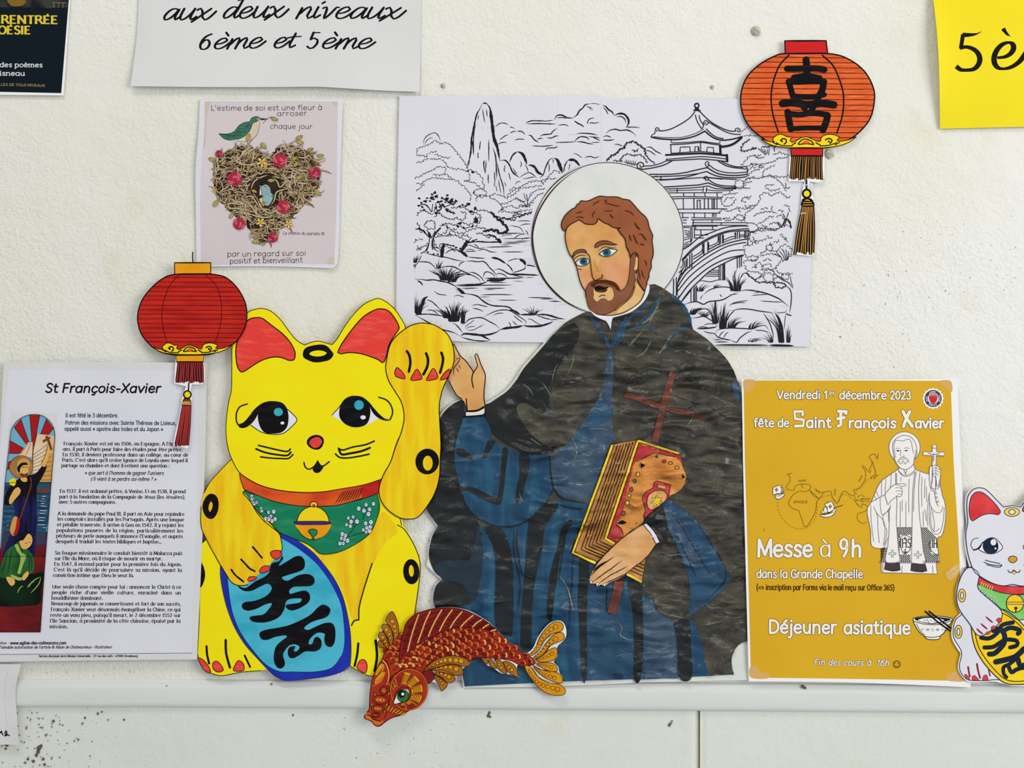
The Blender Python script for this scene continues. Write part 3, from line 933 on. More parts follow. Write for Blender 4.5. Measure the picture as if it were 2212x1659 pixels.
# ---- pink print of a heart-shaped nest
def w_heart(x, y):
    return 0.0006 + 0.0008 * (0.5 + 0.5 * math.sin((y - 250) / 60.0)) * (1 if x < 560 else 0.5) + 0.0012 * max(0, (x - 690) / 50.0) * max(0, (y - 480) / 90.0)
T = Thing('nest_print', 'pink print of a heart-shaped twig nest with birds and roses', 'print', 580, 578, 0.0012, w_heart, step=0.00005, grid=20)
view(420, 200, 4.147)
p = T.part('paper_sheet')
p.fill(P("52 62 | 40 350 14 700 16 1200 20 1562 | 500 1556 900 1562 1230 1574 1262 1560 1285 1528 | 1298 1300 1308 800 1330 60 | 800 64 |", True, True, 8), 'paper', 0, 0.0002).build()
q = T.part('printed_panel', p)
q.fill(P("95 82 | 92 350 62 700 54 1050 60 1500 62 1548 | 600 1536 1255 1540 | 1270 1100 1278 600 1285 82 | 900 76 500 80 |", True, True, 8), 'old_rose', 1)
q.fill("96 84 | 150 84 130 130 112 260 100 480 84 500 92 350 |", 'tea_stain', 2)
q.fill("1200 1490 1235 1470 1254 1490 1252 1538 | 1190 1538 |", 'tea_stain', 2)
q.fill("1225 84 | 1285 84 | 1280 130 1262 120", 'tea_stain', 2)
q.build()
K = dict(mname='ink', lvl=2, sx=1.25)
q = T.part('lettering', p)
text(q, "L'estime de soi est une fleur à", 152, 163, 1145, 158, 7.4, 1.1, jit=.4, **K)
text(q, "arroser", 742, 210, 1010, 208, 7.2, 1.1, jit=.4, **K)
text(q, "chaque jour", 680, 325, 1058, 328, 7.4, 1.1, jit=.4, **K)
text(q, "par un regard sur soi", 296, 1470, 1000, 1460, 7.6, 1.15, jit=.4, **K)
text(q, "positif et bienveillant", 320, 1532, 968, 1522, 7.6, 1.15, jit=.4, **K)
text(q, "Le chemin du paradis ©", 796, 1272, 1166, 1278, 4.4, .8, jit=.3, **K)
q.build()
heart = P("645 590 600 520 500 480 400 472 300 510 205 590 165 690 168 850 225 975 300 1065 420 1165 500 1250 560 1320 632 1372 | 690 1300 770 1230 880 1130 990 1015 1085 925 1130 820 1128 680 1090 580 1000 505 880 468 760 480 700 535 |", True, True, 4)
hole = P("650 742 740 785 772 860 730 930 705 1000 640 1035 592 990 565 915 508 880 540 800 590 765", True, True, 4)
def inside(pt, pl):
    x, y = pt
    c = False
    j = len(pl) - 1
    for i in range(len(pl)):
        xi, yi = pl[i]; xj, yj = pl[j]
        if (yi > y) != (yj > y) and x < (xj - xi) * (y - yi) / (yj - yi) + xi:
            c = not c
        j = i
    return c
rn = random.Random(21)
q = T.part('nest', p)
q.fill([(x + 2.4 * math.sin(i * 1.9) * (i % 2) - (x - 575) * .03, y - (y - 420) * .03 + 1.6 * math.sin(i * 2.3)) for i, (x, y) in enumerate(heart)], 'nest_dark', 2)
hx, hy = 420 + 645 / 4.147, 200 + 900 / 4.147
cnt = 0
k = 0
while cnt < 900 and k < 14000:
    k += 1
    x, y = 455 + rn.random() * 245, 312 + rn.random() * 220
    if not inside((x, y), heart) or inside((x, y), hole):
        continue
    dx, dy = x - hx, y - hy
    edge_dir = math.atan2(dy, dx) + math.pi / 2
    a = edge_dir + rn.gauss(0, .75) if rn.random() < .55 else rn.gauss(0.15 if dx > 0 else -.15, .5)
    L = rn.uniform(9, 36)
    curv = rn.gauss(0, .05)
    pts = []
    ok = True
    for i in range(7):
        pts.append((x, y))
        x += math.cos(a) * L / 6
        y += math.sin(a) * L / 6
        a += curv * L / 6
        if inside((x, y), hole):
            ok = False
            break
        if not inside((x, y), heart) and i < 5 and rn.random() < .3:
            ok = False
            break
    if not ok:
        continue
    lv = 3 + 2 * (cnt * 6 // 900)
    w = rn.uniform(1.1, 2.5)
    q.line(pts, w + 1.0, 'twig_line', lv, 1, cap=False)
    q.line(pts, w, rn.choice(['twig_a', 'twig_a', 'twig_b', 'twig_b', 'twig_c']), lv + 1, 1, cap=False)
    cnt += 1
for s in ["300 1045 285 1060", "160 780 150 798", "165 690 150 680", "250 520 252 490", "860 460 905 435 925 410", "1050 760 1140 835", "1060 600 1120 600", "1040 560 1110 548", "640 560 668 515", "560 500 575 478", "520 490 500 465", "390 480 360 460",
          "1060 800 1115 800", "1080 640 1125 625", "630 1360 650 1310", "610 1370 640 1355", "970 490 975 478", "740 500 780 468 830 465"]:
    q.line(s, 2.6, 'twig_line', 15, 2)
    q.line(s, 1.6, 'twig_b', 16, 2)
q.fill(hole, 'nest_dark', 17)
q.line(hole, 2.4, 'twig_line', 18, closed=True)
for s in ["510 870 540 800 600 762 660 742", "700 760 745 800 770 850 830 800 900 790", "560 930 600 1030 680 1080 760 1040 790 980", "690 1010 720 960 735 900 770 880 850 860", "590 1040 540 960 500 930 440 950", "480 1080 560 1110 660 1120 720 1090",
          "350 560 380 620 450 650 540 640 580 600", "470 560 450 620", "540 760 470 800 400 790 340 840", "640 720 600 680 640 650 720 640", "430 970 500 1000 560 1090 620 1110"]:
    q.line(s, 3.4, 'twig_line', 18, 1)
    q.line(s, 2.2, 'twig_a', 19, 1)
q.build()

def rose(pp, cx, cy, r, rot=0.0):
    """a full-blown printed rose: overlapping petals closing to a bud"""
    lv = 20
    k_ = 0
    for (n_, ro, a_, b_) in ((6, .60, .50, .40), (5, .38, .42, .32), (3, .18, .32, .24)):
        for i in range(n_):
            t = rot + 2 * math.pi * i / n_ + ro * 2
            e_ = ell(cx + ro * r * math.cos(t), cy + ro * r * .92 * math.sin(t) + .08 * r, a_ * r, b_ * r, t + 1.57, 12)
            pp.fill(e_, ('rose', 'rose_light', 'rose')[k_ % 3], lv)
            pp.line(e_, .7, 'glass_maroon', lv + .3, closed=True)
            lv += .6
            k_ += 1
    pp.line(ell(cx, cy, .13 * r, .1 * r, 0, 8), .7, 'glass_maroon', lv + 1, closed=True)
for (cx, cy, r, a) in [(365, 770, 68, .3), (770, 605, 68, 1.2), (1080, 715, 54, 2.0), (800, 1022, 62, .8), (405, 1172, 56, 1.6), (705, 1295, 48, .5), (226, 550, 34, 1)]:
    q = T.part('rose', p)
    rose(q, cx, cy, r, a)
    q.build()
for (x, y, l, a) in [(165, 602, 34, .3), (626, 480, 34, .9), (942, 405, 34, -.5), (950, 448, 34, .2), (1040, 515, 32, -.4), (1130, 568, 32, -.1), (902, 592, 32, -.5), (912, 645, 32, -.9), (942, 762, 34, -.4), (692, 790, 34, 0), (540, 886, 28, .4),
                       (1105, 898, 38, .8), (197, 992, 38, -.9), (488, 682, 30, 1.4), (335, 1102, 30, -1), (552, 1332, 34, -.5), (745, 1262, 30, -1.2), (619, 992, 28, -.2), (722, 240, 32, .3), (487, 402, 32, -1.1)]:
    q = T.part('leaf', p)
    c, s_ = math.cos(a), math.sin(a)
    pts = [(x + c * u * l - s_ * v * l, y + s_ * u * l + c * v * l) for (u, v) in ((-1, 0), (-.4, -.42), (.3, -.38), (1, 0), (.3, .4), (-.4, .42))]
    pts = P(' '.join('%f %f' % pt for pt in pts), True, True, 1.5)
    q.shape(pts, 'leaf_olive', 20, .7, 'twig_line')
    q.line("%f %f %f %f" % (x - c * l * .8, y - s_ * l * .8, x + c * l * .8, y + s_ * l * .8), .5, 'twig_line', 22, cap=False)
    q.build()
for (x, y, r) in [(608, 628, 46), (640, 676, 26), (597, 1165, 42), (190, 880, 24), (848, 1180, 40), (1040, 515, 18)]:
    q = T.part('yellow_flower', p)
    for i in range(5):
        a = i * 2 * math.pi / 5 + .3
        q.shape(ell(x + .6 * r * math.cos(a), y + .6 * r * math.sin(a), .48 * r, .22 * r, a, 10), 'petal_yellow', 20 + (i % 2), .6, 'twig_c')
    q.fill(ell(x, y, .2 * r, .2 * r, 0, 8), 'koi_gold', 23)
    q.build()
q = T.part('perched_bird', p)
q.line("440 440 400 455 396 480", 1.4, 'bird_cream', 2); q.line("470 440 490 470 505 490", 1.8, 'twig_c', 2); q.line("420 445 420 480", 1.2, 'twig_c', 2)
q.shape("500 290 530 250 585 262 580 320 560 380 520 420 460 440 385 438 400 420 440 400 490 350", 'bird_cream', 3, .8, 'twig_c')
q.shape("222 370 | 300 372 360 350 400 300 450 270 500 262 | 515 230 560 215 600 235 | 560 262 525 275 510 320 480 370 440 400 380 420 310 428 260 410 | 225 374 |", 'bird_green', 4, .9, 'poster_black')
q.lines("0.7:240 378 330 385 400 400;0.7:270 400 340 402 400 410;0.7:380 350 430 360 480 340;0.7:400 320 440 330 490 310;0.7:420 300 460 305 500 285;0.7:350 380 400 385 450 380;0.7:360 365 420 375", .7, 'poster_black', 6)
q.fill("600 232 | 660 238 600 250 |", 'poster_black', 5)
q.fill(ell(574, 240, 11), 'bird_cream', 6); q.fill(ell(574, 240, 6), 'poster_black', 7)
q.lines("1.4:612 285 640 250 690 220 730 228;1:640 250 660 240", 1.4, 'twig_c', 5, 1)
q.build()
q = T.part('nesting_bird', p)
q.fill("596 850 585 940 590 1020 640 1000 640 900", 'bird_cream', 18)
q.shape("570 824 | 605 840 640 822 680 850 690 900 712 920 700 970 670 1015 630 1010 612 950 606 890 600 860 |", 'bird_blue', 19, .8, 'poster_black')
q.fill(ell(636, 845, 10), 'leaf_olive', 21); q.fill(ell(636, 845, 5), 'ink', 22)
q.fill("690 930 720 915 712 945", 'bird_green', 21)
q.build()
# ================================================================== ink drawing of mountains and a pagoda, on taped sheets
def w_land(x, y):
    w = 0.0005 * math.sin(x / 75.0) * math.sin(y / 110.0 + .5)
    if x < 1300:
        return 0.0010 + w * .6
    return 0.0007 + w * .6
T = Thing('landscape_drawing', 'large black and white line drawing of mountains, water and a pagoda behind the priest', 'drawing', 1302, 748, 0.0010, w_land, step=0.00005, grid=24)
view(0, 0, 1)
right = T.part('paper_sheet', label='right sheet with the pagoda and bridge')
right.fill(poly("1290 213 1757 214 1753 480 1748 749 1290 741"), 'paper', 0, 0.00015).build()
left = T.part('paper_sheet', label='left sheet with the stone peaks and pond')
left.fill(poly("863 208 1302 208 1301 480 1299 741 1000 738 856 732 858 450"), 'paper', 3, 0.00015).build()
q = T.part('fold_line', right)
q.line("1298 214 1297 480 1296 735", 1.0, 'paper_edge', 5, cap=False); q.line("1299.5 214 1298.5 480 1297.5 735", .5, 'trim_paint', 5, cap=False)
q.build()
q = T.part('fold_line', left)
q.line("1205 209 1202 480 1199 739", .5, 'trim_paint', 5, cap=False, smooth=False); q.build()

def scallop(pp, s, r=4.6, w=1.2, side=1, mname='print_ink', lvl=6, jit=.35, amp=.9):
    """a leafy edge: little arcs strung along a path"""
    pts = P(s, True, False, 1.6) if isinstance(s, str) else s
    d = [0.0]
    for i in range(1, len(pts)):
        d.append(d[-1] + math.hypot(pts[i][0] - pts[i - 1][0], pts[i][1] - pts[i - 1][1]))
    tot = d[-1]
    if tot < 3:
        return
    def at(u):
        u = max(0, min(tot, u))
        lo = 0
        while lo < len(d) - 2 and d[lo + 1] < u:
            lo += 1
        t = (u - d[lo]) / max(1e-6, d[lo + 1] - d[lo])
        a, b = pts[lo], pts[lo + 1]
        L = math.hypot(b[0] - a[0], b[1] - a[1]) or 1
        return a[0] + (b[0] - a[0]) * t, a[1] + (b[1] - a[1]) * t, (b[1] - a[1]) / L, -(b[0] - a[0]) / L
    u = 0.0
    out = []
    while u < tot:
        q_ = r * 1.7 * random.uniform(1 - jit, 1 + jit)
        am = q_ * .5 * amp * random.uniform(.8, 1.2)
        k = 5
        for i in range(k):
            t = i / k
            x, y, nx, ny = at(u + q_ * t)
            h = am * math.sin(math.pi * t) ** .7 * side
            out.append((x + nx * h, y + ny * h))
        if random.random() < .16 and len(out) > 6:
            pp.line(out, w, mname, lvl, wob=.5, cap=False)
            out = []
        u += q_
    if len(out) > 1:
        pp.line(out, w, mname, lvl, wob=.5, cap=False)

def sc(pp, s, r=4.6, w=1.2, side=1, **k):
    for ln in s.strip().replace('\n', ';').split(';'):
        if ln.strip():
            scallop(pp, ln, r, w, side, **k)

def tuft(sheet, cx, cy, w, h, n, lean=0.0, ww=1.5, spread=.8, seed=1):
    pp = T.part('grass_tuft', sheet)
    r = random.Random(seed)
    X, Y, s = VIEW
    for i in range(n):
        t = (i + .5) / n * 2 - 1
        bx = cx + t * w * .32 + r.uniform(-4, 4)
        hh = h * (1 - .35 * abs(t)) * r.uniform(.55, 1.05)
        tx = bx + (t * spread + lean) * w * r.uniform(.6, 1.1)
        by = cy + abs(t) * -4
        pp.line("%f %f %f %f %f %f" % (bx, by, bx + (tx - bx) * .28, by - hh * .6, tx, by - hh), ww * r.uniform(.7, 1.3), 'print_ink', 6, 2)
    pp.build()

def blobs(pp, pts, r, seed=3):
    rr = random.Random(seed)
    for (x, y) in pts:
        n = 9
        o = []
        for i in range(n):
            a = 2 * math.pi * i / n
            q_ = r * rr.uniform(.5, 1.25)
            o.append((VIEW[0] + (x + q_ * math.cos(a)) / VIEW[2], VIEW[1] + (y + q_ * .8 * math.sin(a)) / VIEW[2]))
        pp.fill(P(o, True, True, 2), 'print_ink', 6)

I = 'print_ink'
view(850, 200, 4.8087)
q = T.part('stone_peaks', left)
q.lines("""3.4:755 790 790 690 805 600 812 480 832 380 862 240 890 185 925 118
3.0:925 118 945 112 975 118
6.5:962 112 1000 160 1015 250 1030 370 1045 480 1075 560 1092 640 1105 715
2.2:1075 715 1100 850 1140 980 1150 1085
1.6:925 165 935 240 950 320;1.6:965 175 970 215 975 255;1.8:885 235 880 265 878 290;2.4:862 330 838 400 830 530 835 660;2:812 480 825 560 830 640
1.4:925 350 925 390;1.4:980 350 980 380;2:905 505 897 560 895 600;2:880 620 878 650 880 690;2:990 485 990 600 990 720;1.8:945 700 940 760 948 830;1.8:962 705 960 770 952 850
2:985 845 984 900 987 950;1.8:1050 820 1050 870 1053 920;2.6:1030 570 1055 640 1066 720 1072 900;1.5:1060 900 1050 940 1045 980;1.6:1090 900 1100 960 1118 1050;1.4:1060 960 1070 1000 1075 1030;1.6:1080 950 1090 1000
1.6:790 690 785 740 778 770;1.4:862 800 860 830;2:935 710 938 760 942 800
3:1105 712 1160 705 1205 755 1240 830 1310 885;3:1205 725 1240 650 1290 615;5.5:1288 615 1340 640 1370 700 1385 748;5.5:1400 755 1440 760 1470 780 1500 830 1555 858
1.6:1365 745 1390 790 1400 830;1.8:1160 750 1150 800 1160 830;1.4:1175 760 1165 790;1.4:1240 780 1260 820 1290 850;1.6:1195 830 1205 870 1215 910;1.6:1320 715 1330 750 1318 780;1.4:1145 930 1165 950 1165 980
2.4:1515 890 1555 855 1580 780 1620 700 1665 682;7:1668 684 1700 700 1730 770 1755 840;2.6:1768 830 1780 760 1810 705;5.5:1812 704 1880 705 1935 765
1.8:1310 885 1360 850 1420 835 1490 890;1.6:1340 900 1400 890 1440 880 1470 885;1.6:1265 960 1290 925 1325 930;1.6:1150 925 1160 960
1.6:1655 690 1660 720 1655 740;1.6:1600 730 1618 760 1612 830;1.4:1830 740 1825 790 1820 810;1.4:1845 730 1842 770
1.6:310 550 320 490 360 445 425 420 460 440 480 480 492 522;1.4:325 540 350 495 400 470 415 485""", 2, I, 6, 1, wob=.25)
q.build()
q = T.part('clouds', left)
q.lines("""1.8:1055 360 1100 325 1140 318 1180 330 1195 345;1.6:1205 360 1240 365 1260 380;2:1210 425 1240 408 1280 405;2.2:1285 405 1330 405 1350 420 1370 440;2:1100 490 1130 475 1160 450 1200 440
1.8:1255 500 1300 485 1365 490;1.8:1085 540 1130 520 1180 522;2.6:1400 445 1430 450 1460 490 1510 520;2.2:1370 320 1440 295 1540 300;1.8:1500 290 1580 298 1660 290;2.2:1380 330 1500 325 1690 330
3:1670 290 1690 250 1720 235 1760 240 1800 262 1870 268;2.8:1865 265 1910 230 1930 190 1965 165 1990 130 2040 118;1.2:2040 118 2090 115 2145 130;1.6:2000 140 2040 165 2050 190;1.4:2030 140 2060 170 2070 192
2:2010 330 2030 280 2090 265;2:2025 325 2060 314 2080 320 2140 312;3:1875 295 1920 325 1940 332 1980 360;2:1710 345 1760 335 1800 340 1820 355;2.4:1520 460 1550 442 1640 430 1650 410 1700 370
2.2:1590 470 1640 475 1680 455 1720 450;2:1490 485 1530 478 1555 478;1.8:1820 440 1900 440;2.4:1900 430 1960 425 2050 430 2120 445;2.6:1880 510 1920 470 1960 460 2010 470 2035 500
1.8:1675 522 1800 518 1900 512;2.4:1900 512 1960 515 2020 530 2080 540;1.8:2020 460 2090 465 2145 475;2.4:2060 458 2110 485 2145 500;2:1435 555 1550 560 1665 550;2.2:1575 605 1600 580 1680 575 1705 555
1.4:1865 635 1910 645 1960 685;2:1980 680 2040 665 2090 680 2140 665;1.6:1995 700 2035 705;1.4:1612 638 1640 630;2:1700 265 1760 262 1800 275;1.6:2050 520 2100 520 2145 518""", 2, I, 6, 1, wob=.2)
q.build()
q = T.part('tree_foliage', left)
sc(q, """250 640 260 590 320 570 390 540 440 515 490 545 560 535 620 590 655 640 700 690 735 740 760 790
240 660 300 665 340 680 380 640 450 620
430 650 480 670 540 690 590 690
240 740 300 730 340 705 420 700 500 710 540 750 560 780 650 810 720 810 780 850 770 910 740 905
225 900 290 880 330 850 420 810 470 780 530 800 520 840
240 950 300 960 350 915 440 900 540 910 620 915 690 960 750 1010 800 1080 780 1105
240 1030 290 1000 330 960;410 860 480 870 530 860 600 900
780 810 850 840 900 880 920 940 935 1000 900 970 850 930 800 925 740 905
835 1040 870 1015 930 1020 960 1050 940 1075 880 1070 835 1040
870 1130 880 1080 950 1080 1020 1110 1080 1140 1120 1190 1130 1220
1000 1085 1060 1070 1120 1080 1160 1100
1190 1090 1230 1040 1300 1000 1400 950 1470 930 1530 935 1560 960 1600 900 1640 850 1690 825 1730 850
1180 1110 1250 1070 1330 1010 1440 990 1540 980;1540 930 1590 910 1690 905
1210 1030 1250 1000 1290 1010;1420 1070 1500 1020 1580 1010;1440 1140 1500 1080 1560 1050
1110 1170 1180 1160 1230 1130 1280 1110;1260 1100 1310 1135 1370 1150;1130 1210 1220 1190 1290 1210 1380 1180 1460 1150
1300 1180 1400 1200 1440 1180;1090 1250 1180 1250 1270 1260 1360 1240 1440 1230;1240 1230 1260 1260 1330 1230""", 4.2, 1.2)
sc(q, """1080 1300 1150 1320 1260 1310 1330 1290 1440 1260;1240 1300 1300 1270 1340 1280 1440 1250;1130 1310 1200 1330 1270 1335""", 3.6, 2.0)
sc(q, """240 1280 260 1230 330 1215 380 1250 430 1240;480 1240 540 1290 600 1310 660 1290 720 1320 740 1260 700 1255;600 1190 680 1180 750 1190 800 1230 860 1200
870 1220 950 1215 1020 1240;250 1350 280 1380 290 1430 340 1450;340 1360 350 1400 420 1400 410 1340 340 1360;480 1380 560 1350 640 1370 700 1340 780 1360 850 1330 870 1290
430 1500 480 1480 560 1480 640 1470 700 1490 750 1520 790 1560 740 1600;425 1560 480 1600 540 1580 600 1610 700 1640;600 1430 700 1450 760 1430 850 1400 950 1400 960 1440
210 1560 230 1520 300 1510;250 1590 300 1600 350 1560;420 1290 450 1250 490 1250;800 1260 860 1240 920 1290 900 1350 860 1400;560 1380 600 1410 660 1400;700 1380 760 1400 830 1370
430 1440 470 1460 540 1440 550 1400 500 1380;590 1440 610 1480 560 1490;700 1480 760 1470 800 1490;860 1460 920 1450 960 1480 1000 1500""", 4.4, 1.5, side=-1)
sc(q, """1020 1240 1090 1300 1150 1350 1190 1410 1180 1460 1100 1470 1040 1440 960 1450""", 4.6, 4.6, side=-1)
sc(q, """970 1490 1040 1500 1060 1530 1110 1560;640 1250 600 1230 560 1230;850 1290 830 1340 850 1370""", 4, 3.2)
blobs(q, [(430, 1040), (445, 1080), (330, 1130), (400, 1095), (470, 1140), (555, 1110), (600, 1130), (650, 1130), (510, 1170), (440, 1250), (560, 1220), (780, 1160), (850, 1200), (805, 1240), (870, 1340), (690, 1360), (670, 1390), (860, 1320), (1050, 1440), (1110, 1330)], 22, 3)
blobs(q, [(290, 1150), (260, 1180), (320, 1220), (720, 1170), (620, 1160), (540, 1140), (480, 1190), (380, 1130), (510, 1100), (270, 1100), (835, 1040), (900, 1070), (350, 1100), (590, 1150), (530, 1190), (440, 1200), (610, 1110), (300, 1190), (400, 1060), (575, 1140), (500, 1130), (690, 1180), (750, 1180), (460, 1230), (1310, 1290), (940, 1440), (820, 1390), (730, 1410), (560, 1070), (420, 1110), (1125, 1215), (770, 815), (820, 830)], 15, 4)
q.lines("""1.6:1390 1190 1392 1120 1380 1060;1.3:1380 1120 1360 1080 1355 1050;1.3:1395 1130 1415 1080 1440 1065;1.4:1385 1190 1340 1130 1300 1110;1.2:1400 1180 1430 1130
1.8:320 1160 360 1190 395 1240;1.6:410 1160 405 1200 400 1240;1.6:440 1150 440 1200 420 1235;3:480 1160 500 1200 470 1230;1.6:560 1180 600 1160 650 1150;1.6:530 1190 580 1170;1.4:350 1170 385 1220
1.4:450 1180 450 1220;2:270 1180 300 1160 340 1170;2.2:500 1090 560 1130 620 1140""", 1.5, I, 6, 0)
q.build()
view(850, 450, 5.53)
q = T.part('tree_trunks', left)
q.lines("""2.2:360 260 400 320 430 350 425 420 400 500;3.4:560 240 510 290 480 350 465 420 470 490;1.6:400 260 440 330;1.4:500 270 465 340 450 360;1.6:420 430 400 480 380 515;7:600 440 585 500 578 572;1.6:490 380 485 460 500 500
7:880 400 850 450 820 500;1.8:890 400 930 350;1.8:940 390 1000 370;2.8:900 408 1000 398 1130 405 1270 402;6:1262 370 1275 405;1.6:480 470 540 480 580 520;1.4:500 500 550 520
5:440 340 425 300;1.4:280 480 340 485;1.4:270 500 330 495;1.8:330 540 400 505;2.4:270 250 330 255 380 290;3:300 240 350 270;2:550 440 590 420 640 440;2.4:640 430 700 450""", 2, I, 6, 0, wob=.3)
blobs(q, [(410, 525), (480, 545), (530, 550), (720, 450), (750, 470), (800, 485), (900, 400), (960, 400)], 16, 8)
q.build()
q = T.part('pond_rocks', left)
q.lines("""2.2:620 545 660 510 730 490 780 500;6:775 498 840 540 885 582;2:885 582 960 590 1100 600;2:350 520 420 545 550 575 640 590 750 620 850 635;2:850 635 800 660 780 700
2.2:850 635 930 630 1000 640 1070 635 1110 660 1150 710 1200 760 1240 830;4.5:1165 590 1250 605 1340 660;2.4:1340 655 1400 710 1425 760;1.8:1365 635 1430 610 1500 605;6:1500 605 1560 640 1575 680
2.2:1570 680 1570 720 1500 750 1420 770;2.6:1200 745 1250 725 1310 745 1370 780 1450 800 1560 828;2:1070 830 1090 770 1130 760 1190 790 1210 830;2:1220 790 1270 778 1330 800 1360 830;2.6:1080 835 1300 838 1560 832
5:1110 862 1230 865 1340 850;3.5:1370 785 1500 790 1740 800;2.4:1580 680 1640 685 1700 700;1.6:1110 845 1280 850
2.2:510 720 560 710 640 695 720 700 800 740 890 780 980 820 1030 860 1040 900;2:890 765 960 770 1030 810 1090 880;1.8:750 800 840 785 920 800;3.4:740 920 880 915 1040 905 1130 872;5:1030 908 1130 870
2.6:260 850 330 850 400 860 480 855 560 870 640 885 700 910 750 940 800 985;6:760 950 820 1000 860 1022;2.8:780 1022 900 1025 1000 1050 1060 1100 1120 1140 1200 1165 1300 1170 1370 1180 1420 1210 1460 1250 1515 1275
4.5:745 960 765 1012;2:280 640 360 640 430 650 480 690 515 730;1.6:485 990 540 1025 645 1040;1.6:720 1055 770 1040 850 1065;2:395 1095 450 1110 500 1150 550 1200;1.8:390 1225 440 1215 490 1230 540 1270
2.4:260 1275 360 1265 480 1270 570 1285 640 1315;2.4:260 1275 340 1320 420 1365 500 1410 590 1450 690 1475 740 1495 800 1530;4.5:800 1528 850 1500 950 1505 1050 1520 1110 1550 1160 1575;2.4:800 1535 880 1560 980 1580 1100 1586 1160 1577
3.6:830 1485 900 1505 1000 1512 1130 1510 1230 1480 1280 1445;2.2:1270 1450 1230 1400 1140 1350 1060 1310 970 1310 900 1330 860 1370 810 1400;5:1270 1450 1360 1430 1470 1420 1550 1400
2:1075 1305 1130 1270 1220 1230 1300 1215 1380 1220 1440 1250 1510 1300 1570 1340 1585 1370 1550 1410;4.5:1380 1215 1440 1225 1515 1275;1.8:930 1165 1000 1150 1070 1165 1135 1180;1.8:940 1195 1010 1205 1075 1235
1.6:1190 1280 1250 1255 1320 1255;1.8:1435 1280 1480 1320 1545 1365;1.6:1420 1345 1450 1375 1480 1395;1.6:1370 1360 1395 1385 1400 1420;3.4:1510 1272 1590 1270 1700 1275;3.6:1700 1272 1800 1270 1880 1285 1960 1310 2050 1325
2:1700 1275 1800 1310 1880 1330 1905 1350;1.6:1600 1320 1650 1330 1710 1370 1760 1390;4.5:1550 1402 1650 1412 1780 1400 1910 1355;1.6:1860 1330 1980 1330;1.8:1960 1355 2030 1356
1.4:850 1420 920 1370 970 1330;1.4:860 1440 920 1415 980 1410;1.4:870 1455 950 1455 1000 1430 1090 1385;1.4:750 1400 790 1440 825 1480;1.4:780 1420 810 1450;1.4:700 1370 760 1400 830 1490;1.6:440 1370 460 1335;1.6:480 1400 530 1345;1.4:550 1420 575 1400
1.4:1380 205 1470 220 1520 240 1560 310;1.6:1510 210 1570 190 1640 190;1.6:1430 370 1500 320 1590 305;1.6:1570 260 1600 290 1610 330;1.4:1600 240 1640 280;2:1250 300 1380 300 1540 300;1.4:1280 340 1340 320 1420 320;1.6:1530 380 1560 360 1640 350
1.6:860 470 900 440 960 460 1020 480 1100 470;1.4:860 500 920 490 980 510;1.6:960 430 1000 450 1020 480;1.8:1000 510 1080 490 1160 520 1240 525;1.6:850 520 920 515 990 515
3:255 845 300 855;3:285 865 330 890 350 925;1.4:260 690 300 640 340 560""", 2, I, 6, 1, wob=.2)
q.build()
q = T.part('pond_ripples', left)
q.lines("""2:1040 1035 1250 1030 1430 1035;2:1060 1100 1170 1100;1.6:1240 1097 1480 1100;2:1600 1065 1900 1072;1.8:1740 1085 1920 1082;1.6:1820 1035 1860 1035;2.6:1850 1108 2010 1115;1.6:1970 1150 2070 1145;1.8:1720 908 1790 908
2:800 958 1020 953;2:1070 957 1340 955;1.6:950 985 1050 985;1.6:1090 973 1220 970;1.8:1140 885 1360 888;1.2:1420 870 1560 875;1.4:1560 830 1690 826;2:770 935 1100 920 1430 918;1.6:1300 362 1640 362;1.4:1320 382 1410 382;1.4:1450 392 1640 390
1.6:1300 420 1520 422;1.4:1270 436 1400 438;2:1100 466 1430 456;1.4:1550 430 1650 433;1.4:1560 450 1650 452;1.8:1300 523 1560 521;1.6:1540 598 1650 603;1.4:1560 620 1660 625;1.6:1600 640 1670 645;2.2:1600 662 1690 668;1.4:850 972 920 970
1.4:1020 1060 1160 1060;1.6:1060 1080 1130 1082;1.4:1100 1115 1160 1117;1.8:1320 405 1600 405;2:1210 555 1240 555;1.6:1480 155 1560 150 1640 155""", 1.6, I, 6, 1)
q.build()
q = T.part('reeds', left)
tuft(left, 620, 860, 200, 190, 34, 0, 2.0, .9, 2); tuft(left, 700, 880, 150, 150, 18, .35, 2.2, .8, 12); tuft(left, 540, 720, 70, 120, 9, .1, 1.4, .6, 3)
tuft(left, 720, 1350, 170, 260, 30, .05, 3.0, .75, 4); tuft(left, 640, 1310, 120, 160, 12, -.5, 2.4, .6, 5); tuft(left, 830, 1370, 60, 230, 7, .35, 3.4, .4, 6)
tuft(left, 300, 1270, 90, 230, 14, .4, 2.4, .8, 7); tuft(left, 270, 1250, 30, 260, 6, .1, 2, .5, 8); tuft(left, 1665, 1272, 130, 120, 15, 0, 1.6, .9, 9); tuft(left, 260, 650, 60, 110, 9, .5, 1.8, .8, 10)
q.line("290 1270 340 1160 370 1080 415 1055", 7, I, 6, 1); q.line("260 780 240 700", 1.4, I, 6, 1)
for i in range(7):
    q.line("%d %d %d %d" % (240 + i * 4, 740 + i * 6 - 60, 285 - i * 4, 710 + i * 8 - 50), 1.2, I, 6, 2)
q.build()

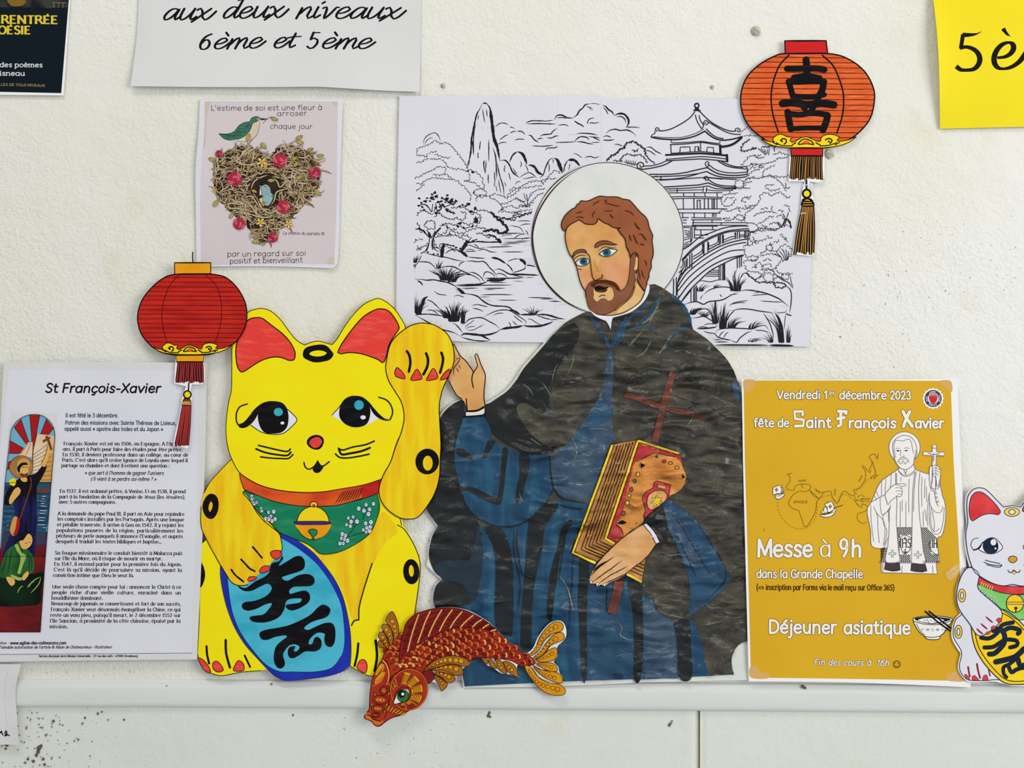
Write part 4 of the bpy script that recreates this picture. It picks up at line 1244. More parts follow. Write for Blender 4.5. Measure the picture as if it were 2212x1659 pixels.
# ---- right sheet
view(1300, 200, 4.8087)
q = T.part('clouds', right)
q.lines("""3:10 130 45 150 70 180 105 200 130 240;2:10 155 40 180 65 230;4:130 240 180 220 230 225 265 260 280 300 270 340 250 365;2:150 255 200 250 240 280 250 325;1.8:250 362 320 360 395 365
2.4:40 430 80 395 140 382 190 395 260 390 310 410 345 440 358 465;2:10 465 50 450 95 468;2.4:10 493 70 497 130 490;1.4:15 505 85 505;1.6:125 540 170 540 220 560;2:460 570 510 570 560 610 625 640;1.8:450 605 500 610 560 655""", 2, I, 6, 1, wob=.2)
q.build()
q = T.part('pagoda', right)
q.lines("""2.2:965 200 915 262 830 322 720 378 640 398 592 398;2:598 398 590 372 568 365 553 382 562 402 578 400 574 386;1.8:550 405 553 425 522 440 512 462
3:512 462 560 475 640 485 760 490 860 480 970 452 1070 402;1.4:540 460 640 468 760 470 850 462 960 430 1060 380;3:1070 402 1120 445 1180 480 1250 496 1330 490 1400 475 1455 458
2.2:1085 380 1130 425 1190 465 1260 480;2.2:1010 192 1080 262 1160 325 1260 378 1340 402 1390 402;2:1390 402 1385 378 1412 370 1436 388 1425 412 1405 405 1412 390;2:1108 308 1180 352 1270 402 1350 430 1440 437
2:970 235 990 300 1035 378;2:1035 378 1055 345 1020 285 1010 240;2:1062 335 1055 312 1072 292 1100 300 1104 325 1085 338 1072 322 1082 312;5:1450 470 1390 520 1330 550 1250 565
1.8:720 500 722 522 860 520 1025 508 1120 520 1225 530 1226 510;2.2:710 542 860 535 1030 520 1140 535 1240 548""", 2, I, 6, 0)
q.lines("""2:715 540 720 630;1.8:1025 515 1026 615;5:1228 552 1232 640;2:810 625 815 568 915 565 917 620;2:965 612 968 562 1005 562 1010 612;2:1090 620 1095 568 1158 572 1162 622
4:665 650 850 640 1030 632 1160 642 1300 655;1.8:720 632 1030 612 1230 635;2:670 695 850 680 1030 665 1170 675 1300 692;2.2:675 710 850 700 1030 690 1170 702 1300 718;2:670 690 672 712;5:1298 650 1302 715
2:1000 600 1001 570;3:955 185 1020 190""", 2, I, 6, 0, smooth=False)
q.line(ell(985, 138, 22), 3, I, 6, closed=True); q.line("970 165 1000 168", 3, I, 6); q.line("975 115 1000 115", 2.6, I, 6); q.line("968 178 1008 180", 2, I, 6)
q.lines("""2:430 765 520 760 600 740 670 710;2.4:410 800 520 785 640 755 730 710;2.2:410 790 372 785 368 745 400 725 432 742 428 772 402 775 395 755;2.2:1210 715 1290 760 1380 782 1460 788;2.2:1240 715 1310 748 1400 772 1500 770
2:1500 770 1512 792 1460 792 1455 770;2.4:500 850 700 850 850 835 960 810 1095 780;2.6:1095 780 1180 832 1270 856 1400 862 1510 850;2.2:520 876 720 870 850 862 1000 842 1088 820;2.4:1088 820 1160 856 1260 880 1400 886 1500 876
1.8:1510 790 1510 870;2:1112 752 1100 775 1080 762 1075 730 1095 716 1115 730 1100 748;2:1110 750 1180 800 1280 830 1400 836 1500 826;2:560 905 720 900 870 880 1000 845;2:1100 882 1250 895 1400 905
2:600 912 800 900 1060 885 1250 900;2.2:1065 900 1060 880 1085 870 1108 885 1100 910 1078 912 1078 895;2.2:1108 905 1180 950 1280 970 1390 972;2.4:650 982 850 970 1000 960 1105 938;2.4:1105 938 1180 968 1290 990 1400 985
2:670 1002 850 995 1000 985 1100 970;2:1100 970 1200 1000 1390 1002;1.6:690 1022 880 1015 1050 1010;1.6:1080 1010 1200 1020 1360 1018""", 2, I, 6, 0)
X0 = 700
q.lines("""1.8:700 1042 1250 1040;1.8:720 1085 900 1080 1250 1090;1.8:740 1105 900 1098 1230 1105;1.8:780 1212 1300 1208;1.8:800 1250 1230 1252;1.8:830 1300 900 1300;1.8:930 1300 1240 1305;1.8:840 1325 880 1325;1.8:930 1322 1240 1322;1.6:840 1352 875 1355
1.8:940 1352 1510 1352;1.8:940 1378 1500 1380;1.8:850 1388 1200 1388;1.8:960 1425 1180 1425;1.8:960 1480 1100 1480;1.8:960 1510 1060 1512
1.8:785 1005 782 1035;1.8:1050 1030 1055 990;1.8:1085 1030 1090 985;1.8:850 1042 850 1080;1.8:960 1042 960 1082;1.8:1070 1042 1072 1085;1.8:1195 1042 1200 1088;1.8:845 1105 848 1208;2:955 1105 958 1208
2:990 1120 992 1208;2:1020 1120 1022 1208;1.8:1000 1120 1025 1120;2:1065 1105 1066 1208;2:1105 1105 1106 1208;2:1145 1105 1146 1208;3:1165 1105 1166 1208;1.8:1195 1105 1196 1208
1.8:838 1252 842 1300;1.8:958 1252 960 1300;1.8:1070 1252 1070 1300;1.8:1150 1252 1150 1290;1.8:1165 1252 1165 1290;1.8:1185 1252 1185 1290;1.8:955 1322 950 1352 945 1375;1.8:1145 1322 1145 1350;1.8:1240 1352 1240 1378
1.8:975 1380 975 1425;1.8:1150 1388 1150 1422;1.8:960 1388 962 1510;1.8:1028 1432 1030 1478;2:935 1388 938 1510 925 1560;1.8:850 1400 920 1405 922 1545 870 1560;1.8:860 1435 905 1438 905 1520 860 1530;1.6:865 1455 890 1458 890 1505 862 1508;2:870 1475 880 1476
1.8:855 1575 920 1575;1.8:855 1595 900 1592;1.8:855 1612 880 1610;1.6:615 880 618 905;1.6:560 868 615 880;1.8:590 905 615 900""", 2, I, 6, 0, smooth=False)
q.build()
view(1400, 450, 5.3525)
q = T.part('arched_bridge', right)
q.lines("""2.2:405 475 480 430 600 330 720 285 860 232 1000 208 1155 205;2.2:395 592 510 470 650 372 800 300 950 256 1160 235;2.2:395 608 520 482 655 386 800 315 950 270 1160 258
2.4:340 870 380 790 450 700 600 575 760 475 900 412 1050 372 1145 355;2.2:345 905 390 830 460 740 620 610 780 508 920 440 1060 405 1130 396;2.2:345 955 480 790 640 660 800 560 950 495 1105 480
2.4:335 1062 450 905 560 795 700 685 850 605 980 565 1095 542;2.4:375 1092 480 950 600 830 720 722 860 645 1000 580 1100 548;2:340 870 350 820 370 770 400 700
2:1030 350 1031 275;2:1055 350 1055 270;2:1010 355 1010 282;2:860 405 860 300;2.2:835 412 835 308;2.2:645 545 645 390;2.2:690 500 690 385;2.2:480 690 482 540;2.2:505 690 506 520;1.8:820 425 820 320;2:1115 345 1118 262;1.8:1130 345 1132 262;1.8:1155 270 1150 430
1.8:870 370 960 330 1005 325 1000 285;1.8:865 400 930 370 1010 345;1.8:870 310 870 385;1.8:705 440 800 395 808 325;2.2:710 470 815 415;1.8:700 400 702 480;1.8:520 560 620 490 628 415;2:520 590 635 510 640 420;1.8:630 415 632 520
1.8:365 780 430 700 440 590;2:355 745 415 680 420 610;1.8:450 680 455 580;1.8:375 690 400 660 405 610;1.8:1062 330 1150 322;1.8:1062 310 1115 308;1.6:410 590 440 570
2.2:295 820 292 1010;2:325 800 326 1010;2.2:340 870 335 1000;2:820 665 820 828;1.6:838 655 838 828;2:862 650 862 828;3.6:880 640 880 826;2:1030 570 1030 690;2:1056 560 1056 680;2:1078 560 1078 670
1.8:495 945 495 1085;2:540 905 540 1080;2:558 895 558 1075;1.8:525 925 526 1080;2:710 738 810 738;1.8:690 760 812 762;1.8:670 785 812 785;1.6:740 715 812 718;1.8:375 1090 420 1040 500 940;1.6:350 1010 350 1040
1.6:830 1000 850 1020""", 2, I, 6, 0)
q.build()
q = T.part('bank_rocks', right)
q.lines("""1.6:560 855 620 838 720 850 800 830 880 830;1.4:605 1060 615 1020 640 1000;2:640 1000 700 950 800 915 900 910 970 930 1040 965;2.4:390 1130 450 1100 560 1080 640 1110 700 1080 850 1060 950 1010 1040 965
2.6:1040 965 1130 945 1260 960 1380 990 1500 1040 1570 1090 1625 1138;2.2:930 1180 980 1182 1050 1165 1150 1165 1300 1190 1460 1210;2:1000 1180 940 1240 915 1300;1.4:1025 700 1000 760 975 820;1.4:1030 700 1100 672
1.6:1050 835 1110 750 1180 770;2:1445 740 1540 820 1620 860 1675 930;2:1580 880 1640 940 1655 1010 1650 1100 1635 1215;2.4:1590 1212 1620 1232 1665 1240;2:500 1268 560 1265 640 1250 720 1290 800 1345;3:560 1392 680 1388 790 1370 800 1345
1.8:520 1230 600 1170 680 1165 730 1200;2.2:780 1450 790 1415 850 1395 950 1385 1100 1390 1200 1395 1260 1370 1350 1355 1400 1420;2.4:770 1450 800 1485 880 1512 960 1525;2:960 1525 1020 1550 1060 1500 1140 1440 1200 1420;2.2:960 1525 985 1555
1.6:820 1490 840 1450 880 1420;1.6:870 1500 900 1450 930 1430;1.6:640 1350 700 1335 790 1340;1.8:570 1385 620 1370 690 1380;1.8:640 1420 700 1440 770 1450 790 1480;1.8:690 1470 760 1475;2:700 1500 800 1500;2:740 1520 870 1520;2:760 1545 930 1545
4.6:1400 1582 1550 1586 1685 1590;3:780 1578 1100 1580 1400 1582;1.6:1190 1010 1290 1000 1390 995;1.4:1210 985 1330 960;1.6:1290 1070 1420 1080 1560 1085;1.6:930 1135 1000 1090 1160 1065;1.5:960 1110 1060 1090 1130 1095;1.5:1520 1130 1620 1135
1.4:1480 1210 1590 1200 1600 1170;1.5:930 1000 1050 990;1.6:1230 1410 1330 1415 1400 1440;1.4:1590 1165 1592 1210;1.3:1590 1220 1580 1300 1570 1400;1.4:1640 770 1650 840 1675 920;1.4:1630 770 1600 760""", 2, I, 6, 1)
q.build()
q = T.part('reeds', right)
tuft(right, 1010, 955, 170, 260, 17, 0, 2.2, .6, 21); tuft(right, 860, 1390, 120, 330, 16, .25, 2.2, .4, 22); tuft(right, 960, 1380, 150, 150, 13, .7, 1.8, .5, 23); tuft(right, 1540, 1550, 90, 400, 14, -1.2, 2.4, .7, 24)
tuft(right, 1620, 1550, 60, 230, 7, .1, 2, .5, 25); tuft(right, 515, 1225, 110, 100, 8, .7, 2.6, .7, 26); tuft(right, 775, 1330, 100, 290, 12, -.2, 2, .7, 27); tuft(right, 1420, 1550, 90, 130, 7, -.6, 1.8, .6, 28)
tuft(right, 1200, 1390, 130, 110, 9, .5, 1.8, .4, 29); tuft(right, 600, 960, 120, 100, 9, .4, 1.5, .5, 30); tuft(right, 780, 920, 60, 60, 6, .5, 1.3, .6, 31); tuft(right, 1200, 1545, 130, 60, 7, .6, 1.6, .7, 32); tuft(right, 650, 1250, 120, 80, 7, 0, 2.2, .8, 33)
q.line("1470 1215 1520 1300 1545 1420 1560 1550", 4.5, I, 6, 1); q.line("1330 1210 1400 1320 1440 1440 1450 1500", 2, I, 6, 1); q.line("780 1060 770 1180 770 1240", 3.6, I, 6, 1)
q.build()
q = T.part('tree_foliage', right)
view(1300, 200, 4.8087)
sc(q, """55 715 100 670 160 640 190 600 240 580 260 540 320 520 370 545 430 590 440 640""", 3.4, 3.0)
sc(q, """440 640 480 690 545 745;200 720 220 670 280 650 340 670 380 650;310 605 350 625 390 590;380 650 440 690 460 735;120 715 200 722 220 715""", 3.4, 1.8)
q.lines("1.3:250 700 270 745;1.3:275 705 290 745;1.3:300 710 310 755;1.3:325 710 325 755;1.3:350 715 340 760;1.4:230 720 300 740 380 745", 1.4, I, 6, 0)
sc(q, """1445 425 1480 395 1515 365;1470 460 1540 455 1620 460;1540 425 1530 450""", 3, .9)
sc(q, """1530 480 1470 520 1440 560 1440 610 1480 620 1560 600 1610 580 1590 565 1550 570;1660 570 1720 575 1780 565 1775 610""", 3.8, 1.9)
sc(q, """1650 640 1600 655 1560 650 1510 665 1480 710 1440 750;1580 650 1620 690 1690 680;1780 650 1850 640 1930 660;1960 620 1930 650;1830 690 1890 690 1940 670;1540 750 1600 750 1640 760 1720 740 1800 720 1830 690;1620 770 1660 790 1690 770 1650 750 1620 770
1510 840 1540 800 1600 790;1510 790 1530 770 1620 760;1690 880 1680 830 1720 800 1800 770;1530 870 1580 820 1640 810;1500 910 1540 900 1590 880;1480 950 1520 900 1640 900 1700 880 1780 890 1850 940;1720 870 1800 880 1880 890 1940 870
1480 1000 1510 950 1560 930;1390 980 1400 930 1450 920 1460 960 1420 990 1390 980;1850 940 1880 980 1900 1030;1700 990 1730 965 1790 975;1700 1000 1760 1030 1850 1010;1900 940 1910 1000 1960 1000;1330 1040 1390 1000 1480 1000 1540 1010
1240 1110 1280 1070 1360 1060 1420 1060;1230 1100 1240 1160 1290 1190 1360 1170 1400 1110;1280 1140 1300 1110 1380 1100;1640 1090 1700 1050 1760 1080 1820 1050 1870 1060 1910 1100 1960 1090;1640 1090 1600 1160 1530 1170 1500 1200 1400 1180
1540 1100 1480 1080 1440 1130 1500 1150;1550 1070 1500 1080;1220 1260 1250 1230 1330 1240 1400 1210 1430 1250;1490 1340 1500 1260 1550 1230 1600 1180;1330 1290 1250 1310 1300 1340 1390 1320 1450 1340 1490 1310 1480 1280 1420 1260 1370 1290
1480 1170 1500 1210 1560 1200;1580 1290 1640 1260 1700 1250 1770 1250 1810 1270;1890 1180 1930 1190 1940 1240;1650 1220 1720 1210;1760 1180 1750 1220;1510 1370 1540 1360 1600 1380 1610 1420 1560 1440 1520 1420;1620 1370 1680 1350 1730 1310 1790 1300
1620 1410 1680 1420 1720 1390 1660 1370;1740 1380 1800 1360 1830 1390 1790 1420 1740 1400;1840 1420 1900 1390 1960 1400;1510 1450 1560 1460 1620 1440 1700 1420 1780 1430 1850 1420;1530 1460 1520 1520 1560 1560 1620 1580
1820 1300 1860 1280 1880 1320;1830 1230 1870 1250 1900 1240""", 3.8, 1.15)
q.lines("1.6:1620 580 1680 630 1700 650;1.4:1650 580 1690 620;1.4:1690 590 1705 640;1.4:1720 590 1715 640;1.4:1740 580 1730 650;1.6:1870 1390 1900 1310 1880 1260;1.6:1910 1310 1950 1360 1960 1410;1.4:1820 1350 1860 1400;1.4:1890 1400 1915 1330;1.6:1920 1300 1935 1250", 1.4, I, 6, 0)
view(1400, 450, 5.3525)
sc(q, """1150 270 1200 290 1260 260 1320 275 1400 260 1480 270;1160 350 1180 290 1240 300;1200 330 1220 380 1300 390 1380 360;1370 320 1400 360 1440 345;1450 400 1500 400 1520 370;1410 390 1390 420 1440 430;1370 460 1400 430 1430 460 1400 480 1370 460
1110 460 1130 430 1190 440 1230 400 1260 390;1110 470 1105 530 1140 580 1210 560 1260 580;1300 540 1360 500 1420 500 1490 510;1180 590 1200 620 1260 600 1290 540;1300 560 1400 540 1480 550;1110 640 1140 610 1220 620 1260 610;1105 660 1130 720 1180 750
1200 690 1260 690 1240 660;1260 640 1310 660 1300 700;1330 620 1380 600 1430 620;1330 680 1380 650 1420 680;1300 720 1380 710 1440 730;1190 740 1270 750 1290 780 1240 810;1270 820 1320 800 1330 830;1340 800 1360 760 1420 770 1440 820 1400 840 1350 830
1300 790 1340 760;1340 740 1400 720 1450 740 1440 770;1560 620 1600 600 1660 560;1490 700 1520 640 1560 610;1480 720 1500 750 1550 770;1590 760 1640 770 1670 760;1540 790 1580 770 1620 790 1590 815 1540 790;1460 840 1500 800 1560 830
1440 720 1480 700;1540 330 1580 360 1600 400;1520 320 1560 320;1490 520 1530 460 1580 440 1640 470 1660 520;1600 590 1630 560 1660 540;1260 650 1230 640;1600 350 1570 350""", 3.8, 1.15)
sc(q, """1140 740 1180 780 1240 820 1270 845 1330 845 1400 850 1450 850 1480 900 1540 910 1590 890;1450 850 1500 850 1560 860 1600 890""", 3.4, 2.2, side=-1)
q.lines("1.6:1490 520 1530 560 1550 600;1.4:1520 500 1560 550 1575 600;1.4:1555 480 1580 540 1590 600;1.4:1590 480 1600 540 1600 600;1.4:1620 500 1620 540 1610 600;1.2:1540 470 1570 500;1.6:1460 530 1520 560;1.8:1560 200 1590 120 1620 130 1655 220;1.4:1580 180 1600 120;1.4:1500 160 1540 200 1550 220;1.4:1640 150 1652 230", 1.4, I, 6, 0)
q.build()
# ================================================================== cut-out paper priest with halo
def sst(a, b, v):
    t = max(0.0, min(1.0, (v - a) / (b - a)))
    return t * t * (3 - 2 * t)
def w_fig(x, y):
    m = sst(655, 740, y)
    if m <= 0:
        return 0.0002
    r = 0.30 + 0.70 * sst(1080, 1280, x) * (1 - .35 * sst(1180, 1300, y))
    wv = 6 * noise.noise(Vector((x * .012, y * .012, 3.0)))
    n1 = max(0, 1 - abs(noise.noise(Vector((x * .0085 + 3, (y + wv) * .026, 1.0)))) * 4.0)
    n2 = max(0, 1 - abs(noise.noise(Vector((x * .018, (y + wv) * .047 + 7, 5.0)))) * 3.4)
    n3 = noise.noise(Vector((x * .045, y * .09, 9.0)))
    n4 = noise.noise(Vector((x * .006, y * .010, 19.0)))
    d = 0.0022 * n1 ** 2 + 0.0014 * n2 ** 2 + 0.00030 * n3 + 0.0008 * (n4 + .5)
    edge = sst(1640, 1590, x)
    return 0.0002 + m * r * d * (0.35 + .65 * edge) + 0.0016 * sst(1440, 1475, y) + 0.0012 * sst(1350, 1450, y)
T = Thing('paper_figure', 'cut-out paper priest with white halo, black cape and blue robe, holding a book', 'cutout', 1300, 1480, 0.0024, w_fig, step=0.00012, grid=6)
B1 = lambda: view(920, 620, 3.0722)
B2 = lambda: view(920, 1000, 3.0722)
B3 = lambda: view(1200, 780, 2.9625)
FC = lambda: view(1140, 340, 4.147)

B1()
w_back = lambda x, y: 0.0001 + 0.0016 * sst(1440, 1475, y) + 0.0012 * sst(1350, 1450, y)
bk = T.part('backing_paper', warp=w_back)
bk.fill(P("1080 150 990 190 920 228 850 292 780 372 710 452 640 532 590 612 530 682 460 732 400 765 | 240 738 | 175 768 112 824 82 872 | 50 950 30 1200 -8 1440 | -6 1470 | 72 1590 | 38 1650 14 1740 14 1800 5 1845 | 40 1885 100 1940 | 60 1978 42 2050 60 2120 150 2300 238 2570 | 250 2655 | 600 2650 1000 2640 1500 2618 2050 2606 2140 2604 | 2142 2340 2135 1870 2120 1170 2112 900 2106 800 2092 700 2066 596 2016 494 1955 424 1884 352 1804 292 1782 280 1768 238 1738 176 1688 104 1646 54 1604 18 1560 -6 1500 -30 | 1300 150 |", True, True, 10), 'halo_paper', 0, 0.0003, grid=14)
bk.build()
FC()
h = T.part('halo', bk)
h.fill(ell(715, 727, 680, 680, 0, 90), 'halo_paper', 1, grid=16)
h.line(ell(715, 727, 680, 680, 0, 90), 1.5, 'face_line', 2, closed=True)
h.line("480 95 330 190 200 320 100 480 50 640 45 760 70 900 120 1040 200 1160 330 1280 440 1340 520 1368", 3.0, 'face_line', 3, 1)
h.line("470 70 300 180 160 330 70 520 32 700", 1.0, 'cross_brown', 3, 1)
h.build()

B1()
SIL = "1065 165 1000 195 930 235 860 300 790 380 720 460 650 540 600 620 540 690 470 740 420 772 390 778 | 388 850 | 262 855 | 258 790 245 745 | 180 775 120 830 90 880 | 60 950 40 1200 0 1440 | 5 1478 | 40 1530 80 1583 | 45 1650 22 1740 25 1810 60 1890 112 1935 | 70 1978 50 2050 60 2120 150 2300 245 2570 | 258 2645 | 600 2627 1000 2607 1500 2592 2042 2567 | 2030 2530 2028 2460 2050 2400 2090 2362 2132 2347 | 2130 2070 2120 1870 2115 1470 2112 1170 2108 900 2100 800 2085 700 2060 600 2010 500 1950 430 1880 360 1800 300 1775 285 1760 240 1730 180 1680 110 1640 60 1600 25 1560 0 1515 -20 | 1482 -15 1450 60 1400 120 1300 175 1200 195 1120 185"
c = T.part('cape')
c.fill(P(SIL, True, True, 8), 'cape_sheen', 3)
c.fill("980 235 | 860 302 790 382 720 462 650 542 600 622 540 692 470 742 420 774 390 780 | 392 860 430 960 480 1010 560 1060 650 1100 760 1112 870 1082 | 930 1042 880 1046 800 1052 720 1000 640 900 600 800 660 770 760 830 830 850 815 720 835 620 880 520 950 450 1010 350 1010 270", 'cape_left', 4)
c.fill("245 750 | 180 778 120 832 92 882 62 950 42 1200 4 1440 | 8 1478 | 42 1530 82 1583 | 48 1650 26 1740 28 1810 62 1890 114 1933 | 200 1860 300 1800 370 1650 345 1560 290 1480 240 1380 205 1250 190 1150 196 1040 230 930 262 858 |", 'robe_dark', 4)
c.fill("2030 640 2070 625 2090 700 2094 770 2060 750 2040 700", 'robe_blue_grey', 5)
# film creases: their shade and glints painted on as dark and light strokes
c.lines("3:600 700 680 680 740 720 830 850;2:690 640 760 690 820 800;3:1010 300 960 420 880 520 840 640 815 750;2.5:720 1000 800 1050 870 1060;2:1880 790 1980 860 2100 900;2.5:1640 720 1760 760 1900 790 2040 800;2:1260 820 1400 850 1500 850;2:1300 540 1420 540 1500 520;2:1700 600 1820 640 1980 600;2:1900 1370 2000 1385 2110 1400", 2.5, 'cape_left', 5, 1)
c.lines("1.6:640 640 690 680 712 725;1.4:760 625 800 670 830 735;1.6:985 440 975 500 950 560 930 600;1.4:880 505 850 560 835 650;2.4:1500 345 1470 400 1440 440 1390 470;3:1500 190 1540 130 1530 110;2.6:1600 380 1580 410 1540 440;2:1215 450 1235 500 1228 560;1.8:1320 700 1335 690;1.6:1840 1380 1960 1385 2050 1390;1.6:690 1000 740 1035 770 1050;1.5:1960 1480 2010 1500;1.5:1870 1570 1890 1580;1.5:2030 1560 2070 1555;1.6:2040 2020 2090 2010;1.6:2000 760 2060 800", 2, 'painted_glint', 6, 1)
c.lines("6:1470 90 1430 150 1370 190 1320 230;7:1560 60 1520 120 1470 190 1390 260;8:1610 35 1700 120 1745 200 1762 262;7:1760 268 1700 278 1640 315 1600 375 1585 400;5:1335 290 1420 265 1490 275 1550 325;4:1330 240 1300 330 1250 400", 6, 'robe_blue_soft', 5, 1, wob=.3)
c.lines("4.5:1550 95 1500 190 1430 250;4:1640 300 1600 360 1570 410 1540 450;3:1480 250 1510 180 1560 150;4:1440 290 1400 330 1340 400;3:1650 430 1700 420 1760 440", 4, 'painted_glint', 6, 1, wob=.4)
c.build()

r = T.part('robe')
B1()
# chest strip and body of the gown
r.fill("1218 380 | 1196 500 1186 600 1150 720 1110 790 1060 880 1000 960 940 1040 870 1088 822 1116 | 822 1230 850 1330 900 1385 950 1402 1115 1412 | 1225 1050 1268 1022 | 1240 950 1228 800 1245 600 1250 480 |", 'robe_blue_grey', 5)
r.fill("1082 198 | 1112 206 1216 366 | 1212 410 1180 350 |", 'robe_blue_soft', 6)
r.fill("1350 212 | 1300 228 1230 372 | 1226 412 1262 372 1312 290 |", 'robe_blue_soft', 6)
r.fill("1140 760 1180 770 1230 790 1235 860 1180 900 1090 960 1020 1020 980 1010 1060 890 |", 'robe_blue_soft', 6)
r.lines("2.2:980 1015 1000 1080 985 1160;2:1000 1100 1010 1150;1.8:1110 800 1180 820 1230 830;1.8:1080 940 1160 940 1220 950;2:870 1120 860 1180;1.6:1030 1100 1080 1120 1100 1100;1.8:940 1300 1040 1310 1100 1300;1.8:1020 1180 1100 1170;2:900 1190 910 1240;1.4:1100 1000 1160 1010", 2, 'painted_glint', 7, 1)
B2()
r.fill("340 420 | 520 424 700 340 850 262 900 246 1100 258 | 965 595 1130 662 | 1240 780 1340 760 1435 790 | 1440 880 1500 905 1560 1000 1640 1060 1660 1200 1670 1424 | 1000 1440 262 1476 | 248 1400 200 1250 130 960 | 260 948 330 900 360 780 378 650 375 560 |", 'robe_blue', 5)
r.fill("1755 1040 1772 1030 | 1830 1200 1872 1408 | 1760 1414 | 1748 1200 |", 'robe_blue', 5)
r.fill("1050 900 1100 800 1240 790 1320 1060 1370 1200 1370 1420 | 1090 1436 | 1080 1200 |", 'robe_blue_soft', 6)
r.fill("1450 900 1560 1010 1640 1070 1660 1250 1664 1420 | 1445 1426 | 1450 1200 |", 'robe_blue_grey', 6)
r.fill("62 680 200 645 300 640 320 540 350 425 380 560 378 650 352 800 330 900 282 946 | 280 880 240 805 170 782 112 776 |", 'robe_teal', 6)
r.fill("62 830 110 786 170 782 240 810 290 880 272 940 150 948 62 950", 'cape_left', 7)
for s in ["400 420 500 430 552 540 577 700 582 900 577 1100 560 1150 480 1100 456 1000 462 700 446 560 390 440",
          "690 345 800 282 880 272 845 340 792 420 770 560 742 700 712 850 702 1000 694 1200 640 1240 626 1150 640 900 656 700 670 500 680 420",
          "900 430 960 372 972 385 922 500 892 620 872 760 852 880 832 1050 802 1000 812 850 832 700 872 560",
          "1020 642 1080 652 1076 800 1070 900 1066 1100 1070 1300 1060 1432 1036 1432 1020 1150 1008 900 1014 760",
          "1340 780 1420 790 1434 900 1440 1100 1440 1250 1422 1428 1378 1430 1380 1200 1372 1000 1352 880",
          "1650 1060 1740 1042 1758 1200 1762 1414 1680 1420 1670 1200",
          "300 1000 340 1010 340 1060 300 1100"]:
    r.fill(s, 'robe_dark', 8)
r.fill("1440 792 | 1462 620 1540 540 1700 640 1752 900 1732 1032 1560 1000 1500 900 1442 880 |", 'cape_sheen', 8)
r.lines("3:588 430 585 600 625 800 605 1000;3:610 430 605 560 640 760;4:822 -20 832 100 855 180 900 232 1000 256 1075 262;4:885 275 960 298 1055 305;2.4:930 460 900 640 880 800;2.4:980 600 960 900 950 1100;3:1200 820 1200 980 1240 1000", 3, 'robe_dark', 9, 1)
r.lines("2.2:880 740 940 830 970 950 980 1000;1.6:760 370 800 400;1.6:660 740 720 760;1.6:1100 900 1180 940;1.8:1260 1040 1300 1090 1290 1140 1370 1180;1.6:1560 590 1620 610 1700 600;1.6:1560 850 1640 860 1720 880;1.5:1700 1090 1740 1100;1.6:1520 970 1600 1000 1720 1030;1.4:700 1060 740 1090;1.5:1400 1090 1440 1110;1.6:1840 930 1900 960 2000 930;1.4:1480 1200 1540 1190;1.4:1250 1280 1330 1260;1.5:1820 1070 1900 1060 1980 1040", 1.8, 'painted_glint', 10, 1, wob=.4)
r.build()

B1()
sl = T.part('raised_sleeve')
sl.fill("262 862 390 862 | 430 930 430 970 440 1010 520 1060 600 1090 650 1108 760 1118 822 1116 | 826 1230 840 1340 800 1420 740 1480 680 1540 600 1572 500 1585 400 1560 330 1520 280 1460 240 1360 210 1250 190 1150 195 1050 220 960 240 900 |", 'robe_blue', 10)
for s in ["415 1020 462 1022 430 1080 402 1132 374 1130 394 1070", "200 1070 260 1080 312 1132 290 1142 230 1122 200 1100", "512 1070 546 1080 532 1200 522 1300 506 1400 478 1400 490 1300 500 1180",
          "620 1110 680 1112 686 1200 660 1300 632 1390 598 1442 600 1340 622 1240", "220 1320 300 1324 380 1358 440 1388 512 1400 | 492 1444 430 1432 350 1392 280 1352 224 1350"]:
    sl.fill(s, 'robe_dark', 12)
sl.lines("2.4:240 1380 300 1490 400 1562 500 1590 600 1584 700 1530 790 1440 840 1350;2.4:822 1116 826 1230 842 1340", 2.4, 'robe_dark', 12, 0)
sl.lines("1.6:620 1360 630 1400 640 1420;1.4:280 960 300 940;1.4:560 1140 590 1130;1.6:430 880 450 900", 1.6, 'painted_glint', 13, 1)
sl.build()
B2()
sl = T.part('resting_sleeve')
sl.fill("1560 262 1600 240 1680 290 1790 380 1880 500 1950 620 2012 742 2000 800 1900 900 1770 1000 1742 1010 | 1752 900 1742 780 1700 640 1600 420 1540 330", 'robe_blue_soft', 10)
sl.fill("1565 300 1640 330 1740 480 1830 640 1780 660 1700 560 1620 440", 'robe_blue_grey', 11)
sl.lines("2:1600 300 1700 430 1800 600 1900 760;2.4:1800 400 1920 580 1985 700 1975 790 1860 910;2:1640 420 1740 640 1790 760", 2, 'robe_dark', 12, 1)
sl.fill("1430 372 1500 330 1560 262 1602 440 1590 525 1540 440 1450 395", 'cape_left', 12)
sl.lines("1.6:1640 600 1720 610 1800 590;1.4:1650 300 1700 330;1.4:1860 960 1780 920", 1.5, 'painted_glint', 12, 1)
sl.build()

